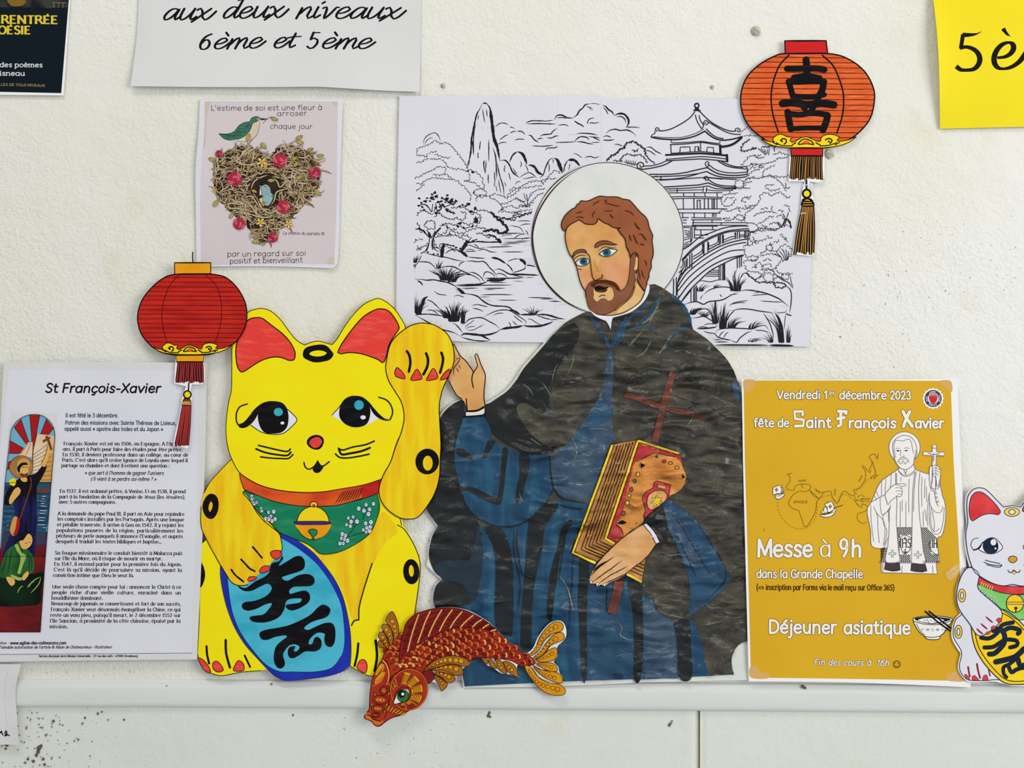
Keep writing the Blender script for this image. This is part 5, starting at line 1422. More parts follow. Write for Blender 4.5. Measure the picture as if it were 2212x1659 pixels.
# cross behind the book
B3()
x = T.part('cross', label='upper arms of the brown cross')
x.fill("725 80 745 66 760 85 750 150 722 260 702 312 682 400 655 520 | 612 512 | 640 400 662 300 690 200", 'cross_brown', 11)
x.fill("440 205 470 203 560 235 660 270 720 285 860 320 948 345 | 940 372 | 860 356 740 326 690 312 600 286 500 246 438 232 |", 'cross_brown', 12)
x.lines("1.8:862 320 880 340 850 400 830 405;1.4:660 300 720 290;1.2:720 300 860 330", 1.5, 'painted_glint', 14, 1)
x.build()
x = T.part('cross', label='foot of the brown cross below the book')
x.fill("385 1370 440 1352 | 428 1450 402 1560 380 1620 | 330 1605 | 352 1520 370 1430 |", 'cross_brown', 14)
x.build()
b = T.part('book')
b.fill(poly("362 536 440 520 525 505 660 545 600 800 430 1180 250 1285 108 1225"), 'book_tan', 13)
b.fill(poly("500 1310 575 1258 562 1330 548 1405 455 1355"), 'book_tan', 13)
b.fill("535 525 | 782 590 | 805 640 780 700 560 1000 430 1112 376 1168 | 322 1132 |", 'book_red', 14)
b.fill("512 640 560 622 600 600 640 588 700 600 762 612 | 800 648 815 690 | 832 730 822 772 | 832 780 790 830 735 858 | 725 875 682 900 622 950 562 1002 | 548 1040 430 1112 | 425 1080 385 1040 | 420 985 440 920 455 830 480 730 |", 'book_cover', 15)
b.line("362 536 108 1225 255 1290", 4.6, 'book_yellow', 17, smooth=False, cap=False)
b.line("527 506 318 1132 376 1166", 4.6, 'book_yellow', 18, smooth=False, cap=False)
b.line("525 508 785 590", 4.4, 'book_yellow', 18, smooth=False, cap=False)
b.line("455 1360 548 1408", 4.6, 'book_yellow', 18, smooth=False, cap=False)
b.lines("1.2:350 534 100 1226;1.2:100 1226 255 1300;1.2:374 540 122 1216;1.4:515 512 306 1136;1.4:536 512 332 1128;1.2:540 520 780 600;1.2:122 1218 262 1276;1.2:330 1128 385 1156;1.4:512 512 525 502", 1.2, 'ink', 19, 0, smooth=False)
for i in range(6):
    t = (i + 1) / 7.0
    tx, ty = 374 + 140 * t, 545 - 30 * t
    bx, by = 140 + 165 * t, 1212 - 72 * t
    b.line("%f %f %f %f %f %f" % (tx, ty, bx, by, bx + 160 * (1 - .6 * t), by + 68 * (1 - .55 * t)), 1.9, 'ink', 19, smooth=False, wob=.3)
for i in range(4):
    b.line("%f %f %f %f" % (480 + i * 10, 1335 - i * 18, 550 + i * 5, 1368 - i * 22), 1.7, 'ink', 19, smooth=False)
b.line("512 640 560 622 600 600 640 588 700 600 762 612", 1.1, 'ink', 19); b.line("385 1040 420 1072 430 1112", 1.4, 'ink', 19); b.line("832 780 790 830 735 858", 1.0, 'hair_line', 19)
for (gx, gy, gw, gh, a, mm) in [(692, 640, 15, 11, 0, 'book_red'), (733, 650, 15, 10, .2, 'book_cover'), (775, 680, 15, 10, .1, 'leaf_olive'), (525, 722, 12, 16, .1, 'book_yellow'), (505, 765, 11, 12, 0, 'bird_green'),
                              (482, 820, 12, 17, .3, 'book_red'), (470, 858, 13, 12, 0, 'leaf_olive'), (457, 905, 13, 15, .2, 'book_yellow'), (432, 972, 13, 17, .4, 'beard_brown')]:
    b.shape(ell(gx, gy, gw, gh, a, 8), mm, 18, 1.3, 'hair_line')
b.fill(poly("540 650 572 662 545 684"), 'ink', 20); b.fill(poly("388 1036 425 1015 455 1030 430 1042"), 'ink', 20); b.fill(poly("805 720 826 740 810 750"), 'ink', 20); b.fill(poly("630 612 650 596 655 622"), 'robe_blue_grey', 18)
b.build()
e = T.part('emblem', b)
e.shape("562 1000 572 940 553 880 575 835 622 812 | 638 765 735 790 | 722 850 725 872 660 925 600 972 |", 'book_red', 18, 1.4, 'hair_line')
e.shape("590 935 582 890 600 850 640 828 690 830 712 862 690 900 640 935 605 950", 'skin_hand', 20, 1.4, 'hair_line')
e.shape(poly("652 785 702 795 698 818 650 808"), 'skin_hand', 20, 1.2, 'hair_line')
star = []
for i in range(14):
    a = i * math.pi / 7 - 1.57
    rr = (42 if i % 2 == 0 else 20)
    star.append((VIEW[0] + (645 + rr * math.cos(a)) / VIEW[2], VIEW[1] + (895 + rr * math.sin(a)) / VIEW[2]))
e.shape(star, 'book_yellow', 22, 1.2, 'ink'); e.fill(ell(660, 838, 12, 10), 'leaf_olive', 22)
e.build()

hd = T.part('resting_hand')
hd.fill("562 1045 600 1082 642 1162 | 612 1210 562 1268 505 1310 450 1352 392 1392 340 1415 312 1436 290 1424 266 1436 256 1418 228 1418 214 1400 | 226 1360 252 1310 300 1250 370 1180 450 1110", 'skin_hand', 23)
hd.lines("1.5:562 1045 450 1110 370 1180 300 1250 252 1310 224 1362 214 1405;1.4:642 1162 612 1210 562 1268 505 1310 450 1350;2:222 1370 260 1330 310 1290 375 1248;1.8:228 1412 300 1362 360 1320 425 1270;1.8:270 1422 340 1372 400 1340 462 1304;1.8:318 1416 380 1390 440 1356;3:240 1340 270 1310 330 1275;1.6:562 1045 548 1035", 1.6, 'ink', 26, 1)
for (nx, ny) in [(226, 1408), (266, 1420), (312, 1424)]:
    hd.shape(ell(nx, ny, 8, 12, .4, 8), 'eye_white', 26, .8, 'ink')
hd.build()
cf = T.part('cuff', hd)
cf.shape("560 1042 582 1036 | 630 1090 664 1155 | 640 1166 | 606 1100 |", 'white_ink', 25, 1.3)
cf.build()

view(930, 720, 8.295)
uh = T.part('raised_hand')
uh.fill("400 185 435 215 480 310 540 410 620 480 700 580 772 692 | 812 640 842 580 822 500 800 430 798 385 822 362 845 385 870 460 910 570 962 680 985 760 976 900 960 1040 960 1180 975 1270 | 950 1322 860 1372 760 1388 655 1382 | 630 1290 602 1220 558 1180 480 1120 420 1030 370 930 342 860 340 760 370 660 400 540 380 400 370 200", 'skin', 14)
uh.fill("800 430 796 388 822 362 846 385 862 440 878 520 850 560 825 520", 'skin_pale', 15)
uh.fill("410 230 440 240 480 330 500 400 470 420 430 340", 'skin_pale', 15)
uh.lines("2:385 180 425 205 480 310 540 410 620 480 700 580 772 692;2:775 700 812 640 842 580 822 500 800 430 796 390 820 362 845 385 870 460 910 570 962 680 985 760 976 900 960 1040 960 1180 978 1270;2.2:772 692 750 760 744 850 770 975;2:558 1170 480 1120 420 1030 370 930 340 860;2.4:642 1172 648 1260 660 1370;2:558 1185 600 1240 635 1330 640 1400;4.2:645 1392 750 1394 860 1376 950 1325", 2, 'ink', 16, 0)
uh.lines("1.6:430 380 460 440;1.6:445 510 470 460 520 440 525 470 480 550 430 610 415 660 425 775;1.6:500 560 525 600 542 645;1.6:460 610 485 650 505 702;1.2:800 400 825 415", 1.6, 'face_line', 17, 1)
uh.build()
cf = T.part('cuff', uh)
cf.fill("636 1405 750 1412 860 1394 962 1340 | 962 1430 850 1462 632 1478 |", 'eye_white', 15)
cf.line("600 1494 750 1490 980 1464", 3.2, 'ink', 16); cf.line("632 1400 628 1480", 1.6, 'ink', 16)
cf.build()

# ---- head
FC()
hdp = T.part('head')
hdp.fill("345 640 334 700 340 760 355 820 375 870 400 900 420 940 435 980 450 1040 465 1100 490 1160 515 1200 520 1260 540 1340 590 1395 650 1412 750 1416 850 1396 930 1352 1000 1300 1035 1240 1050 1200 | 1040 1000 985 800 900 640 600 500 400 560", 'skin', 6, grid=14)
hdp.fill("450 1000 530 1010 560 1070 590 1110 540 1140 510 1190 | 480 1140 460 1080", 'skin_rose', 7)
hdp.fill("650 920 720 930 800 900 900 930 905 1040 880 1130 840 1180 790 1120 700 1090 670 1030", 'skin_rose', 7)
hdp.fill("405 905 450 880 520 890 545 910 550 950 510 985 450 985 425 960", 'skin_pale', 7); hdp.fill("625 850 680 800 800 805 790 850 730 895 660 890", 'skin_pale', 7)
hdp.fill("950 1200 990 1120 1030 1180 1045 1205 1000 1290 920 1350 800 1400 820 1350 900 1280", 'skin_pale', 7)
hdp.lines("2.2:345 640 334 700 340 760 355 820 375 870 400 900 420 940 435 980 450 1040 465 1100 490 1160 515 1200 520 1250;1.8:515 850 550 880 560 930 568 1000 576 1060 588 1092;2:588 1092 610 1105 628 1096 645 1085 662 1085 668 1052;1.8:640 1248 660 1236 690 1238;1.6:800 640 835 690 862 720 876 760 884 810 905 850 915 900;2:590 1395 650 1412 750 1416 850 1396 940 1350 1010 1290 1045 1215;1.6:780 1372 860 1310 930 1240 960 1150;1.4:450 1000 480 1005", 2, 'face_line', 12, 0)
hdp.lines("1.6:600 900 606 950 625 990 640 1030;1.6:610 890 630 860", 1.6, 'skin', 12, 1)
hdp.build()
g = T.part('hair', hdp)
g.shape("300 610 305 580 330 530 360 495 405 460 425 455 440 425 465 410 475 390 520 395 560 385 600 365 650 348 700 355 760 355 810 358 850 375 880 378 910 385 940 415 970 450 1010 495 1050 530 1075 570 1085 620 1105 670 1118 700 1112 750 1122 820 1122 880 1105 930 1105 990 1085 1030 1085 1070 1068 1110 1062 1160 1048 1200 | 1010 1150 985 1100 966 1045 | 985 1000 985 930 975 870 960 850 938 862 920 900 | 900 830 882 800 876 745 860 715 830 680 805 640 | 835 630 800 635 760 625 720 600 690 590 660 570 628 548 | 618 582 600 598 560 602 510 595 490 580 460 562 430 575 400 590 385 600 355 625 342 652 325 660 310 645", 'hair_brown', 8, 2.2, 'face_line')
g.lines("""2:570 430 600 425 590 415 620 405 650 385;2:430 500 460 495 485 490 480 475;2:440 495 455 485;2:430 540 480 535 500 550;2:585 540 580 510 595 495 605 475;2:680 400 700 380 705 398 690 405;2:690 410 740 420 790 435 830 435;1.8:680 485 720 480 755 480 750 490;2.4:735 505 750 530 770 545
2.2:860 475 900 485 930 500 950 525;3.4:960 580 970 610 1000 645 1015 645;2.6:910 690 915 720 930 755;3:945 690 960 730 980 770 990 780;2.8:985 690 1020 690 1050 730 1070 745;2.4:1000 775 1020 780 1045 790;2:1040 920 1060 940 1060 980;2:1020 1010 1030 1060 1050 1090;2:990 1000 1000 1060 1010 1100""", 2, 'hair_line', 11, 1, wob=.3)
g.build()
g = T.part('beard', hdp)
g.shape("545 1132 570 1112 600 1104 650 1100 700 1100 745 1112 785 1132 812 1160 830 1198 | 868 1172 894 1120 908 1050 915 960 918 900 | 935 862 962 868 982 930 985 1000 968 1045 965 1090 950 1150 930 1210 900 1260 850 1300 800 1340 760 1380 700 1405 640 1410 590 1395 550 1350 530 1290 518 1220 525 1170", 'beard_brown', 8, 1.4, 'hair_line')
g.fill("690 1100 740 1105 790 1130 820 1170 834 1200 | 800 1190 780 1165 740 1145 700 1130 650 1128 610 1140 590 1165 560 1140 600 1110 650 1100", 'hair_line', 10)
g.fill("588 1180 592 1230 588 1262 622 1294 650 1268 690 1264 722 1286 758 1270 770 1230 760 1190 740 1165 650 1160 600 1162", 'skin_pale', 10)
g.build()
g = T.part('mouth', hdp)
g.fill("594 1166 640 1150 680 1162 728 1160 | 700 1182 650 1192 600 1192", 'ink', 12)
g.fill("600 1196 650 1194 715 1182 690 1208 640 1210", 'hair_line', 11)
g.line("640 1248 660 1236 692 1238", 1.5, 'face_line', 12)
g.build()
g = T.part('ear', hdp)
g.fill("966 900 976 886 986 910 986 960 978 1015 952 1010 962 950", 'skin_pale', 11); g.lines("1.4:960 855 985 870 988 940 982 1005 962 1018;1.6:962 1040 975 1085 990 1130 1040 1200", 1.5, 'face_line', 12, 0)
g.line("966 1045 972 1090", 1.4, 'eye_white', 12)
g.build()
for (bs, es, ic, lid, low) in [("598 808 605 780 640 755 690 747 740 758 770 776 804 780 | 750 786 700 778 650 788 620 808", "638 868 670 835 712 822 760 824 804 832 | 760 872 720 890 680 887", (707, 855, 41), "628 850 655 820 700 802 750 812 800 806", "638 868 680 888 725 888 762 868 802 832 745 820 700 824 665 842 638 868"),
                               ("398 892 414 855 450 830 500 826 524 838 | 526 856 480 850 430 868 404 898", "428 942 460 915 500 904 546 914 | 548 944 512 972 462 974 440 965", (500, 936, 38), "404 925 440 892 482 876 532 886", "428 942 440 965 470 975 512 970 548 944 546 914 500 902 455 918 428 942")]:
    g = T.part('eyebrow', hdp)
    g.shape(bs, 'beard_brown', 10, 1.6, 'face_line'); g.build()
    g = T.part('eye', hdp)
    g.fill(es, 'eye_white', 9)
    g.fill(ell(ic[0], ic[1] - 1, ic[2] * .92, ic[2] * .84), 'iris', 10); g.fill(ell(ic[0] - 4, ic[1] - 4, 19), 'iris_dark', 11)
    g.line(low, 1.6, 'face_line', 12); g.line(lid, 1.7, 'face_line', 12, 1); g.build()
g = T.part('collar')
g.fill("1068 1146 1090 1150 | 1086 1200 1060 1262 1010 1322 930 1382 850 1412 762 1436 | 750 1470 742 1545 | 722 1500 700 1466 | 640 1442 590 1412 550 1362 | 600 1400 650 1416 750 1420 850 1400 940 1352 1012 1292 1050 1216 |", 'white_ink', 13)
g.build()

# ================================================================== koi
def w_koi(x, y):
    return 0.0010 + 0.0006 * math.sin(x / 40.0) + 0.004 * sst(1180, 1220, x) * .6 + 0.002 * sst(1480, 1560, y)
T = Thing('koi_cutout', 'red and gold patterned carp cut-out with a green eye, below the priest', 'cutout', 1000, 1565, 0.0076, w_koi, step=0.00006, grid=14)
view(780, 1300, 4.8087)
bk = T.part('paper_sheet')
OUT = "100 880 85 1060 85 1110 30 1180 45 1210 110 1235 150 1280 200 1282 250 1245 310 1205 400 1180 480 1140 560 1100 620 1050 660 990 690 900 700 845 740 830 770 840 800 870 835 930 880 895 905 845 970 830 990 770 1060 745 1060 690 1140 640 | 1110 590 1080 560 | 1240 575 1290 640 1380 690 1460 740 1540 750 1640 782 | 1620 660 1690 665 1750 760 1820 860 1900 930 1990 965 2070 970 2120 940 2115 890 2085 840 2095 780 2060 730 2045 670 2000 620 2040 560 2040 460 2100 400 2130 340 2125 260 2095 205 2040 190 1960 220 1890 290 1830 380 1790 470 1740 520 1680 528 1600 460 1500 380 1410 290 1330 210 1220 140 1120 90 1000 62 900 55 800 62 690 85 600 115 520 160 470 230 430 330 390 365 | 395 260 350 140 318 90 270 140 255 220 215 240 205 300 175 350 175 440 220 480 240 540 215 600 160 690 130 780"
bk.fill(P(OUT, True, True, 5), 'paper_edge', 0, 0.0003)
bk.build()
hdn = T.part('body')
BODY = "240 540 280 470 350 400 430 330 560 230 | 800 200 | 1000 262 1100 262 1250 270 1400 290 | 1500 385 1600 465 1680 530 1740 560 1790 590 1812 630 | 1790 655 1720 660 1650 655 1560 610 1450 590 1240 575 | 1080 590 900 560 | 700 700 690 860 660 980 610 1050 540 1100 470 1140 400 1175 | 310 1200 250 1240 195 1280 150 1272 112 1230 42 1200 36 1180 88 1110 | 92 1000 108 850 140 740 180 660 220 590"
hdn.fill(P(BODY, True, True, 5), 'koi_red', 1)
hdn.line(P(BODY, True, True, 5), 1.5, 'koi_line', 2, closed=True)
hdn.build()
# overlapping scales from the head towards the tail
spine = P("300 560 500 450 700 400 900 380 1100 400 1300 430 1450 490 1600 560 1760 620", True, False, 2)
def along(t):
    f = t * (len(spine) - 1)
    i = min(len(spine) - 2, int(f))
    u = f - i
    a, b2 = spine[i], spine[i + 1]
    L = math.hypot(b2[0] - a[0], b2[1] - a[1]) or 1
    return a[0] + (b2[0] - a[0]) * u, a[1] + (b2[1] - a[1]) * u, (b2[0] - a[0]) / L, (b2[1] - a[1]) / L
bodypoly = P(BODY, True, True, 5)
rk = random.Random(4)
allrows = []
for j in range(27):
    t = .99 - j * .043
    if t < 0:
        break
    cx, cy, dx, dy = along(max(0, t))
    half = 11 + 42 * (1 - t) ** .62
    nrow = max(2, int(2 * half / 14))
    for i in range(nrow + 1):
        o = -half + 2 * half * (i + (.5 if j % 2 else 0)) / nrow
        x_, y_ = cx - dy * o, cy + dx * o
        r_ = (6.4 + 4.5 * (1 - t))
        if inside((x_, y_), bodypoly) and not (x_ < 780 + 720 / 4.8 and y_ > 1300 + 690 / 4.8):
            allrows.append((x_, y_, dx, dy, r_))
for n_, (x_, y_, dx, dy, r_) in enumerate(allrows):
    sc_ = T.part('scale', hdn)
    a0 = math.atan2(dy, dx)
    lv = 3 + (n_ // 12) * .25
    out = [(x_ + r_ * 1.15 * math.cos(a0 + q_ * math.pi / 9), y_ + r_ * 1.15 * math.sin(a0 + q_ * math.pi / 9)) for q_ in range(-5, 6)]
    base = (x_ - r_ * .9 * dx, y_ - r_ * .9 * dy)
    sc_.v = [(p_[0], p_[1], lv) for p_ in out] + [(base[0], base[1], lv)]
    sc_.m('koi_maroon' if rk.random() < .6 else 'koi_red'); sc_.f.append(list(range(len(sc_.v)))[::-1]); sc_.mi.append(0)
    ob = rk.random()
    k0 = 0 if ob < .5 else 1
    crescent = out[k0:7]
    inner = [(x_ + r_ * .72 * math.cos(a0 + q_ * math.pi / 9) - .12 * r_ * dx, y_ + r_ * .72 * math.sin(a0 + q_ * math.pi / 9)) for q_ in range(-5 + k0, 2)]
    sc_.fill(crescent + inner[::-1], 'koi_orange' if ob < .75 else 'koi_cream', lv + .1)
    sc_.line(out, .9, 'koi_line', lv + .2, cap=False)
    for q_ in (-1.5, -.5, .5, 1.5):
        sc_.line([(base[0], base[1]), (x_ + r_ * .5 * math.cos(a0 + q_ * .6), y_ + r_ * .5 * math.sin(a0 + q_ * .6))], .5, 'koi_line', lv + .15, cap=False)
    sc_.build()

f = T.part('dorsal_fin')
f.fill("398 620 400 540 412 430 440 330 460 240 500 180 560 130 620 105 700 80 800 64 900 58 1000 66 1100 92 1200 138 1300 196 1380 262 1430 300 | 1350 300 1250 270 1100 262 980 270 860 300 760 350 640 410 540 480 470 560", 'koi_maroon', 16)
f.line("398 620 400 540 412 430 440 330 460 240 500 180 560 130 620 105 700 80 800 64 900 58 1000 66 1100 92 1200 138 1300 196 1380 262 1430 300", 1.6, 'koi_line', 18)
f.line("1350 295 1250 270 1100 262 980 270 860 300 760 350 640 410 540 480 470 560", 1.4, 'koi_line', 18)
stripes = ["600 130 560 240 520 370 485 510", "720 95 670 200 630 310 590 420", "840 80 780 180 735 270 700 355", "950 78 890 160 850 230 815 300", "1050 98 990 170 955 220 925 270", "1165 135 1100 190 1060 230 1035 262", "1255 180 1200 215 1155 262", "1325 230 1290 250 1262 272", "1400 285 1370 290 1350 300"]
for s in stripes:
    f.line(s, 4.2, 'koi_line', 17); f.line(s, 2.8, 'koi_cream', 18)
# zigzags and rings between the stripes
for a, b2 in zip(["470 260 440 360 415 480 402 590"] + stripes[:-1], stripes):
    A_, B_ = P(a, True, False, 3), P(b2, True, False, 3)
    n_ = 5
    zz = []
    for i in range(n_ * 2):
        t = (i + .5) / (n_ * 2)
        pa, pb = A_[int(t * (len(A_) - 1))], B_[int(t * (len(B_) - 1))]
        m_ = .22 if i % 2 else .78
        zz.append((pa[0] + (pb[0] - pa[0]) * m_, pa[1] + (pb[1] - pa[1]) * m_))
    f.line(zz, .8, 'koi_line', 17, smooth=False, cap=False)
    f.line([(q_[0] + 1.3, q_[1] + 1.6) for q_ in zz], .6, 'koi_line', 17, smooth=False, cap=False)
    for i in range(1, n_ * 2 - 1, 4):
        q_ = zz[i]
        f.line([(q_[0] + 1.4 * math.cos(k_), q_[1] - 3 + 1.4 * math.sin(k_)) for k_ in [0, 1.05, 2.1, 3.14, 4.2, 5.25]], .5, 'koi_line', 18, closed=True)
    for k_ in (0, -1):
        pass
f.build()

def finlobe(pp, s, mid, n, r0, r1, mm, lv):
    pp.shape(s, mm, lv, 1.3, 'koi_line')
    m_ = P(mid, True, False, 1.5)
    mlen = sum(math.hypot(b_[0] - a_[0], b_[1] - a_[1]) for a_, b_ in zip(m_, m_[1:]))
    for i in range(n):
        t = (i + .5) / n
        q_ = m_[int(t ** 1.3 * (len(m_) - 1))]
        rr = r0 + (r1 - r0) * t
        rr = min(rr, .47 * mlen / n * (.55 + .9 * t))
        c_ = [(q_[0] + rr * math.cos(a_ * .628), q_[1] + rr * math.sin(a_ * .628)) for a_ in range(10)]
        pp.fill(c_, 'koi_gold', lv + 2)
        pp.line(c_, .8, 'koi_line', lv + 3, closed=True)
def fin(name, lobes, mm='koi_ochre', lv=18, dark=()):
    pp = T.part(name)
    for i, (s, mid, n, r0, r1) in enumerate(lobes):
        finlobe(pp, s, mid, n, r0, r1, mm, lv + i * .0)
    for d_ in dark:
        pp.line(d_, .9, 'koi_line', lv + 4)
    pp.build()
    return pp
fin('head_fin', [("250 480 200 470 172 430 185 400 230 400 262 430 275 500 250 530", "250 480 225 440 200 430", 3, 1.2, 2.6), ("270 500 240 440 185 370 185 330 215 305 255 330 285 390 290 460", "275 470 250 400 215 350", 4, 1.5, 4.4),
                 ("300 450 260 350 218 280 222 235 262 228 310 270 335 350 330 420", "315 410 290 320 248 268", 4, 1.5, 4.6), ("345 400 330 310 270 220 262 170 318 95 360 150 392 260 385 360", "365 370 350 260 318 180", 5, 1.8, 5.2)],
    'koi_ochre', 4, ("300 440 270 360 230 290", "340 400 320 300 290 230"))
fin('pectoral_fin', [("650 720 720 640 800 590 900 560 1000 560 1080 580 1140 640 1120 658 1060 665 950 640 850 660 740 690", "700 690 800 630 900 600 1060 610", 9, 1.2, 6.6), ("740 700 830 670 930 650 1020 660 1060 700 1055 750 1000 762 900 740 800 720", "760 700 850 680 930 675 1010 700", 6, 1.4, 5.6),
                     ("740 735 820 735 900 740 965 765 980 800 950 832 890 835 830 790", "770 745 850 745 935 785", 5, 1.3, 4.8), ("760 765 820 775 880 820 900 850 880 890 836 925 815 880 790 830", "790 780 830 820 852 860", 4, 1.4, 4.6)],
    'koi_ochre', 20, ("660 715 740 670 840 640 960 640", "740 712 840 702 960 740", "750 740 830 770 890 830"))
fin('anal_fin', [("1250 580 1300 580 1320 620 1310 645 1275 620", "1265 590 1300 620", 2, 1.2, 2.4), ("1325 588 1370 600 1390 650 1410 690 1350 670 1330 630", "1340 605 1380 665", 3, 1.4, 3), ("1400 590 1450 605 1490 660 1515 740 1450 715 1410 660", "1415 610 1470 695", 4, 1.6, 3.6), ("1480 610 1560 630 1610 680 1632 775 1560 745 1500 690", "1495 630 1580 715", 4, 2, 4.4)], 'koi_ochre', 14)
fin('tail_fin', [("1730 555 1800 500 1850 380 1900 300 1960 235 2030 200 2085 215 2100 260 2070 300 1980 330 1900 400 1860 480 1800 540", "1770 530 1840 450 1890 360 1960 290 2040 245", 10, 1.4, 6.6), ("1790 575 1860 520 1920 430 1990 350 2060 310 2105 330 2105 380 2050 410 1970 450 1900 540 1820 590", "1810 570 1880 510 1950 430 2040 370", 8, 1.4, 6.2),
                 ("1810 600 1880 560 1950 500 2020 470 2040 510 2020 580 1960 615 1860 620", "1830 600 1920 570 1995 525", 6, 1.4, 6), ("1815 635 1900 630 1990 635 2030 670 2035 715 1960 715 1880 680", "1840 645 1900 655 1990 680", 6, 1.4, 5.6),
                 ("1790 660 1860 700 1960 715 2050 735 2092 785 2085 835 2020 830 1920 790 1840 730", "1810 675 1880 740 2020 790", 8, 1.5, 6), ("1700 665 1760 670 1810 740 1870 800 1960 840 2060 850 2118 900 2110 950 2040 965 1940 950 1840 880 1750 770", "1740 700 1800 800 1880 860 2060 905", 11, 1.6, 7.2)],
    'koi_gold', 14, ("1770 560 1850 490 1910 400 1980 330", "1810 590 1900 530 1960 450", "1790 650 1870 700 1970 730", "1780 680 1850 780 1960 830"))
f = T.part('fin_root')
f.shape('640 730 715 705 755 740 762 790 722 832 690 850 660 800', 'koi_maroon', 12, 1.3, 'koi_line')
f.build()
# head
hh = T.part('head')
HEAD = "300 820 330 770 400 720 480 695 560 705 640 760 680 840 690 900 665 980 610 1050 530 1105 440 1150 310 1200 250 1240 195 1280 150 1272 112 1230 42 1200 36 1180 88 1110 92 1000 108 850 140 740 180 660 222 595 | 262 610 290 680 300 750"
hh.fill(HEAD, 'koi_red', 14)
hh.line(HEAD, 1.7, 'koi_line', 15, closed=True)
hh.line("285 700 296 790 290 850 300 960 290 1080 250 1190", 1.4, 'koi_line', 16); hh.line("225 600 262 640 290 720 290 790 270 850", 2.2, 'koi_cream', 16)
hh.fill("170 690 210 640 245 650 235 700 190 740 150 760", 'koi_gold', 16); hh.fill("150 800 200 740 245 720 240 780 190 830 150 850", 'koi_gold', 16)
for i in range(7):
    hh.line("%d %d %d %d" % (160 + i * 12, 780 - i * 20, 190 + i * 10, 740 - i * 14), .9, 'koi_line', 17)
for (a1, b1_) in [(150, 850), (160, 820), (120, 870)]:
    hh.line("%d %d %d %d %d %d" % (a1, b1_, a1 + 60, b1_ - 30, a1 + 95, b1_ - 90), 2, 'koi_orange', 17)
for (ex, ey, rx, ry, mm) in [(238, 915, 40, 48, 'koi_orange'), (205, 1010, 82, 46, 'koi_orange'), (178, 1098, 66, 40, 'koi_orange'), (155, 1165, 44, 24, 'seal_red')]:
    hh.shape(ell(ex, ey, rx, ry, .1), 'koi_red', 16, 1.3, 'koi_line'); hh.shape(ell(ex, ey, rx * .68, ry * .62, .1), mm, 18, 1.1, 'koi_line'); hh.shape(ell(ex, ey, rx * .22, ry * .34, .1), 'koi_gold', 20, .9, 'koi_line')
for (tx, ty) in [(150, 955), (290, 950), (270, 1060), (120, 1060), (250, 1130), (210, 1130)]:
    hh.shape(ell(tx, ty, 15, 20, .4, 8), 'koi_ochre', 17, .9, 'koi_line')
for i in range(6):
    a_ = .55 + i * .14
    hh.shape(ell(290 + 30 * i, 1095 + 12 * i, 38, 10, -1.1 + .14 * i, 10), 'koi_gold', 17, .9, 'koi_line')
hh.fill("60 1140 100 1150 130 1200 200 1215 240 1230 190 1270 150 1262 120 1225 50 1195", 'koi_orange', 17); hh.line("70 1160 100 1170 130 1205 190 1222 210 1225", 2.4, 'koi_line', 18)
hh.build()
gg = T.part('gill_cover', hh)
GC = ell(500, 905, 190, 208, .1, 48)
gg.fill(GC, 'koi_red', 18); gg.line(GC, 3.4, 'koi_line', 19, closed=True); gg.line(GC, 2.0, 'koi_orange', 20, closed=True)
ang = [-2.75, -2.2, -1.65, -1.1, -.5, .1, .7, 1.3, 1.8]
for i in range(len(ang) - 1):
    a0_, a1_ = ang[i] + .08, ang[i + 1] - .06
    pts = []
    for k_ in range(7):
        a_ = a0_ + (a1_ - a0_) * k_ / 6
        pts.append((430 + 95 * math.cos(a_), 945 + 95 * math.sin(a_)))
    for k_ in range(7):
        a_ = a1_ - (a1_ - a0_) * k_ / 6
        rr = 205 if -2.3 < a_ < .9 else 150
        pts.append((440 + rr * math.cos(a_), 925 + rr * math.sin(a_)))
    pts = [(VIEW[0] + q_[0] / VIEW[2], VIEW[1] + q_[1] / VIEW[2]) for q_ in pts if True]
    pts = [q_ for q_ in pts if inside(q_, GC)]
    if len(pts) > 3:
        gg.shape(pts, 'koi_gold', 19, 1.0, 'koi_line')
    for k_ in range(1, 6):
        rr = 95 + 105 * k_ / 6
        arc = [(VIEW[0] + (436 + rr * math.cos(a0_ + (a1_ - a0_) * z / 5)) / VIEW[2], VIEW[1] + (937 + rr * math.sin(a0_ + (a1_ - a0_) * z / 5)) / VIEW[2]) for z in range(6)]
        if all(inside(q_, GC) for q_ in arc):
            gg.line(arc, 1.0, 'koi_line', 21, cap=False)
    am = ang[i]
    q0 = "%f %f %f %f" % (425 + 85 * math.cos(am), 940 + 85 * math.sin(am), 445 + 190 * math.cos(am + .12), 925 + 190 * math.sin(am + .12))
    gg.line(q0, 3.2, 'koi_line', 22); gg.line(q0, 2.2, 'koi_orange', 23)
gg.build()
ey = T.part('eye', hh)
ey.shape("345 1050 355 980 375 920 420 885 480 880 515 905 518 960 490 1010 430 1035", 'koi_red', 24, 1.4, 'koi_line')
ey.shape("345 1050 362 980 385 925 430 900 490 905 502 940 480 1000 430 1030", 'eye_white', 26, 1.2, 'koi_line')
ey.shape(ell(438, 968, 60, 62), 'koi_green', 28, 1.1, 'ink')
for i in range(12):
    a_ = i * .52
    ey.line("%f %f %f %f" % (432 + 36 * math.cos(a_), 955 + 36 * math.sin(a_), 438 + 58 * math.cos(a_), 968 + 60 * math.sin(a_)), .8, 'koi_line', 30, cap=False)
ey.fill(ell(425, 950, 38), 'ink', 30); ey.fill(ell(436, 950, 16), 'white_ink', 31)
ey.build()
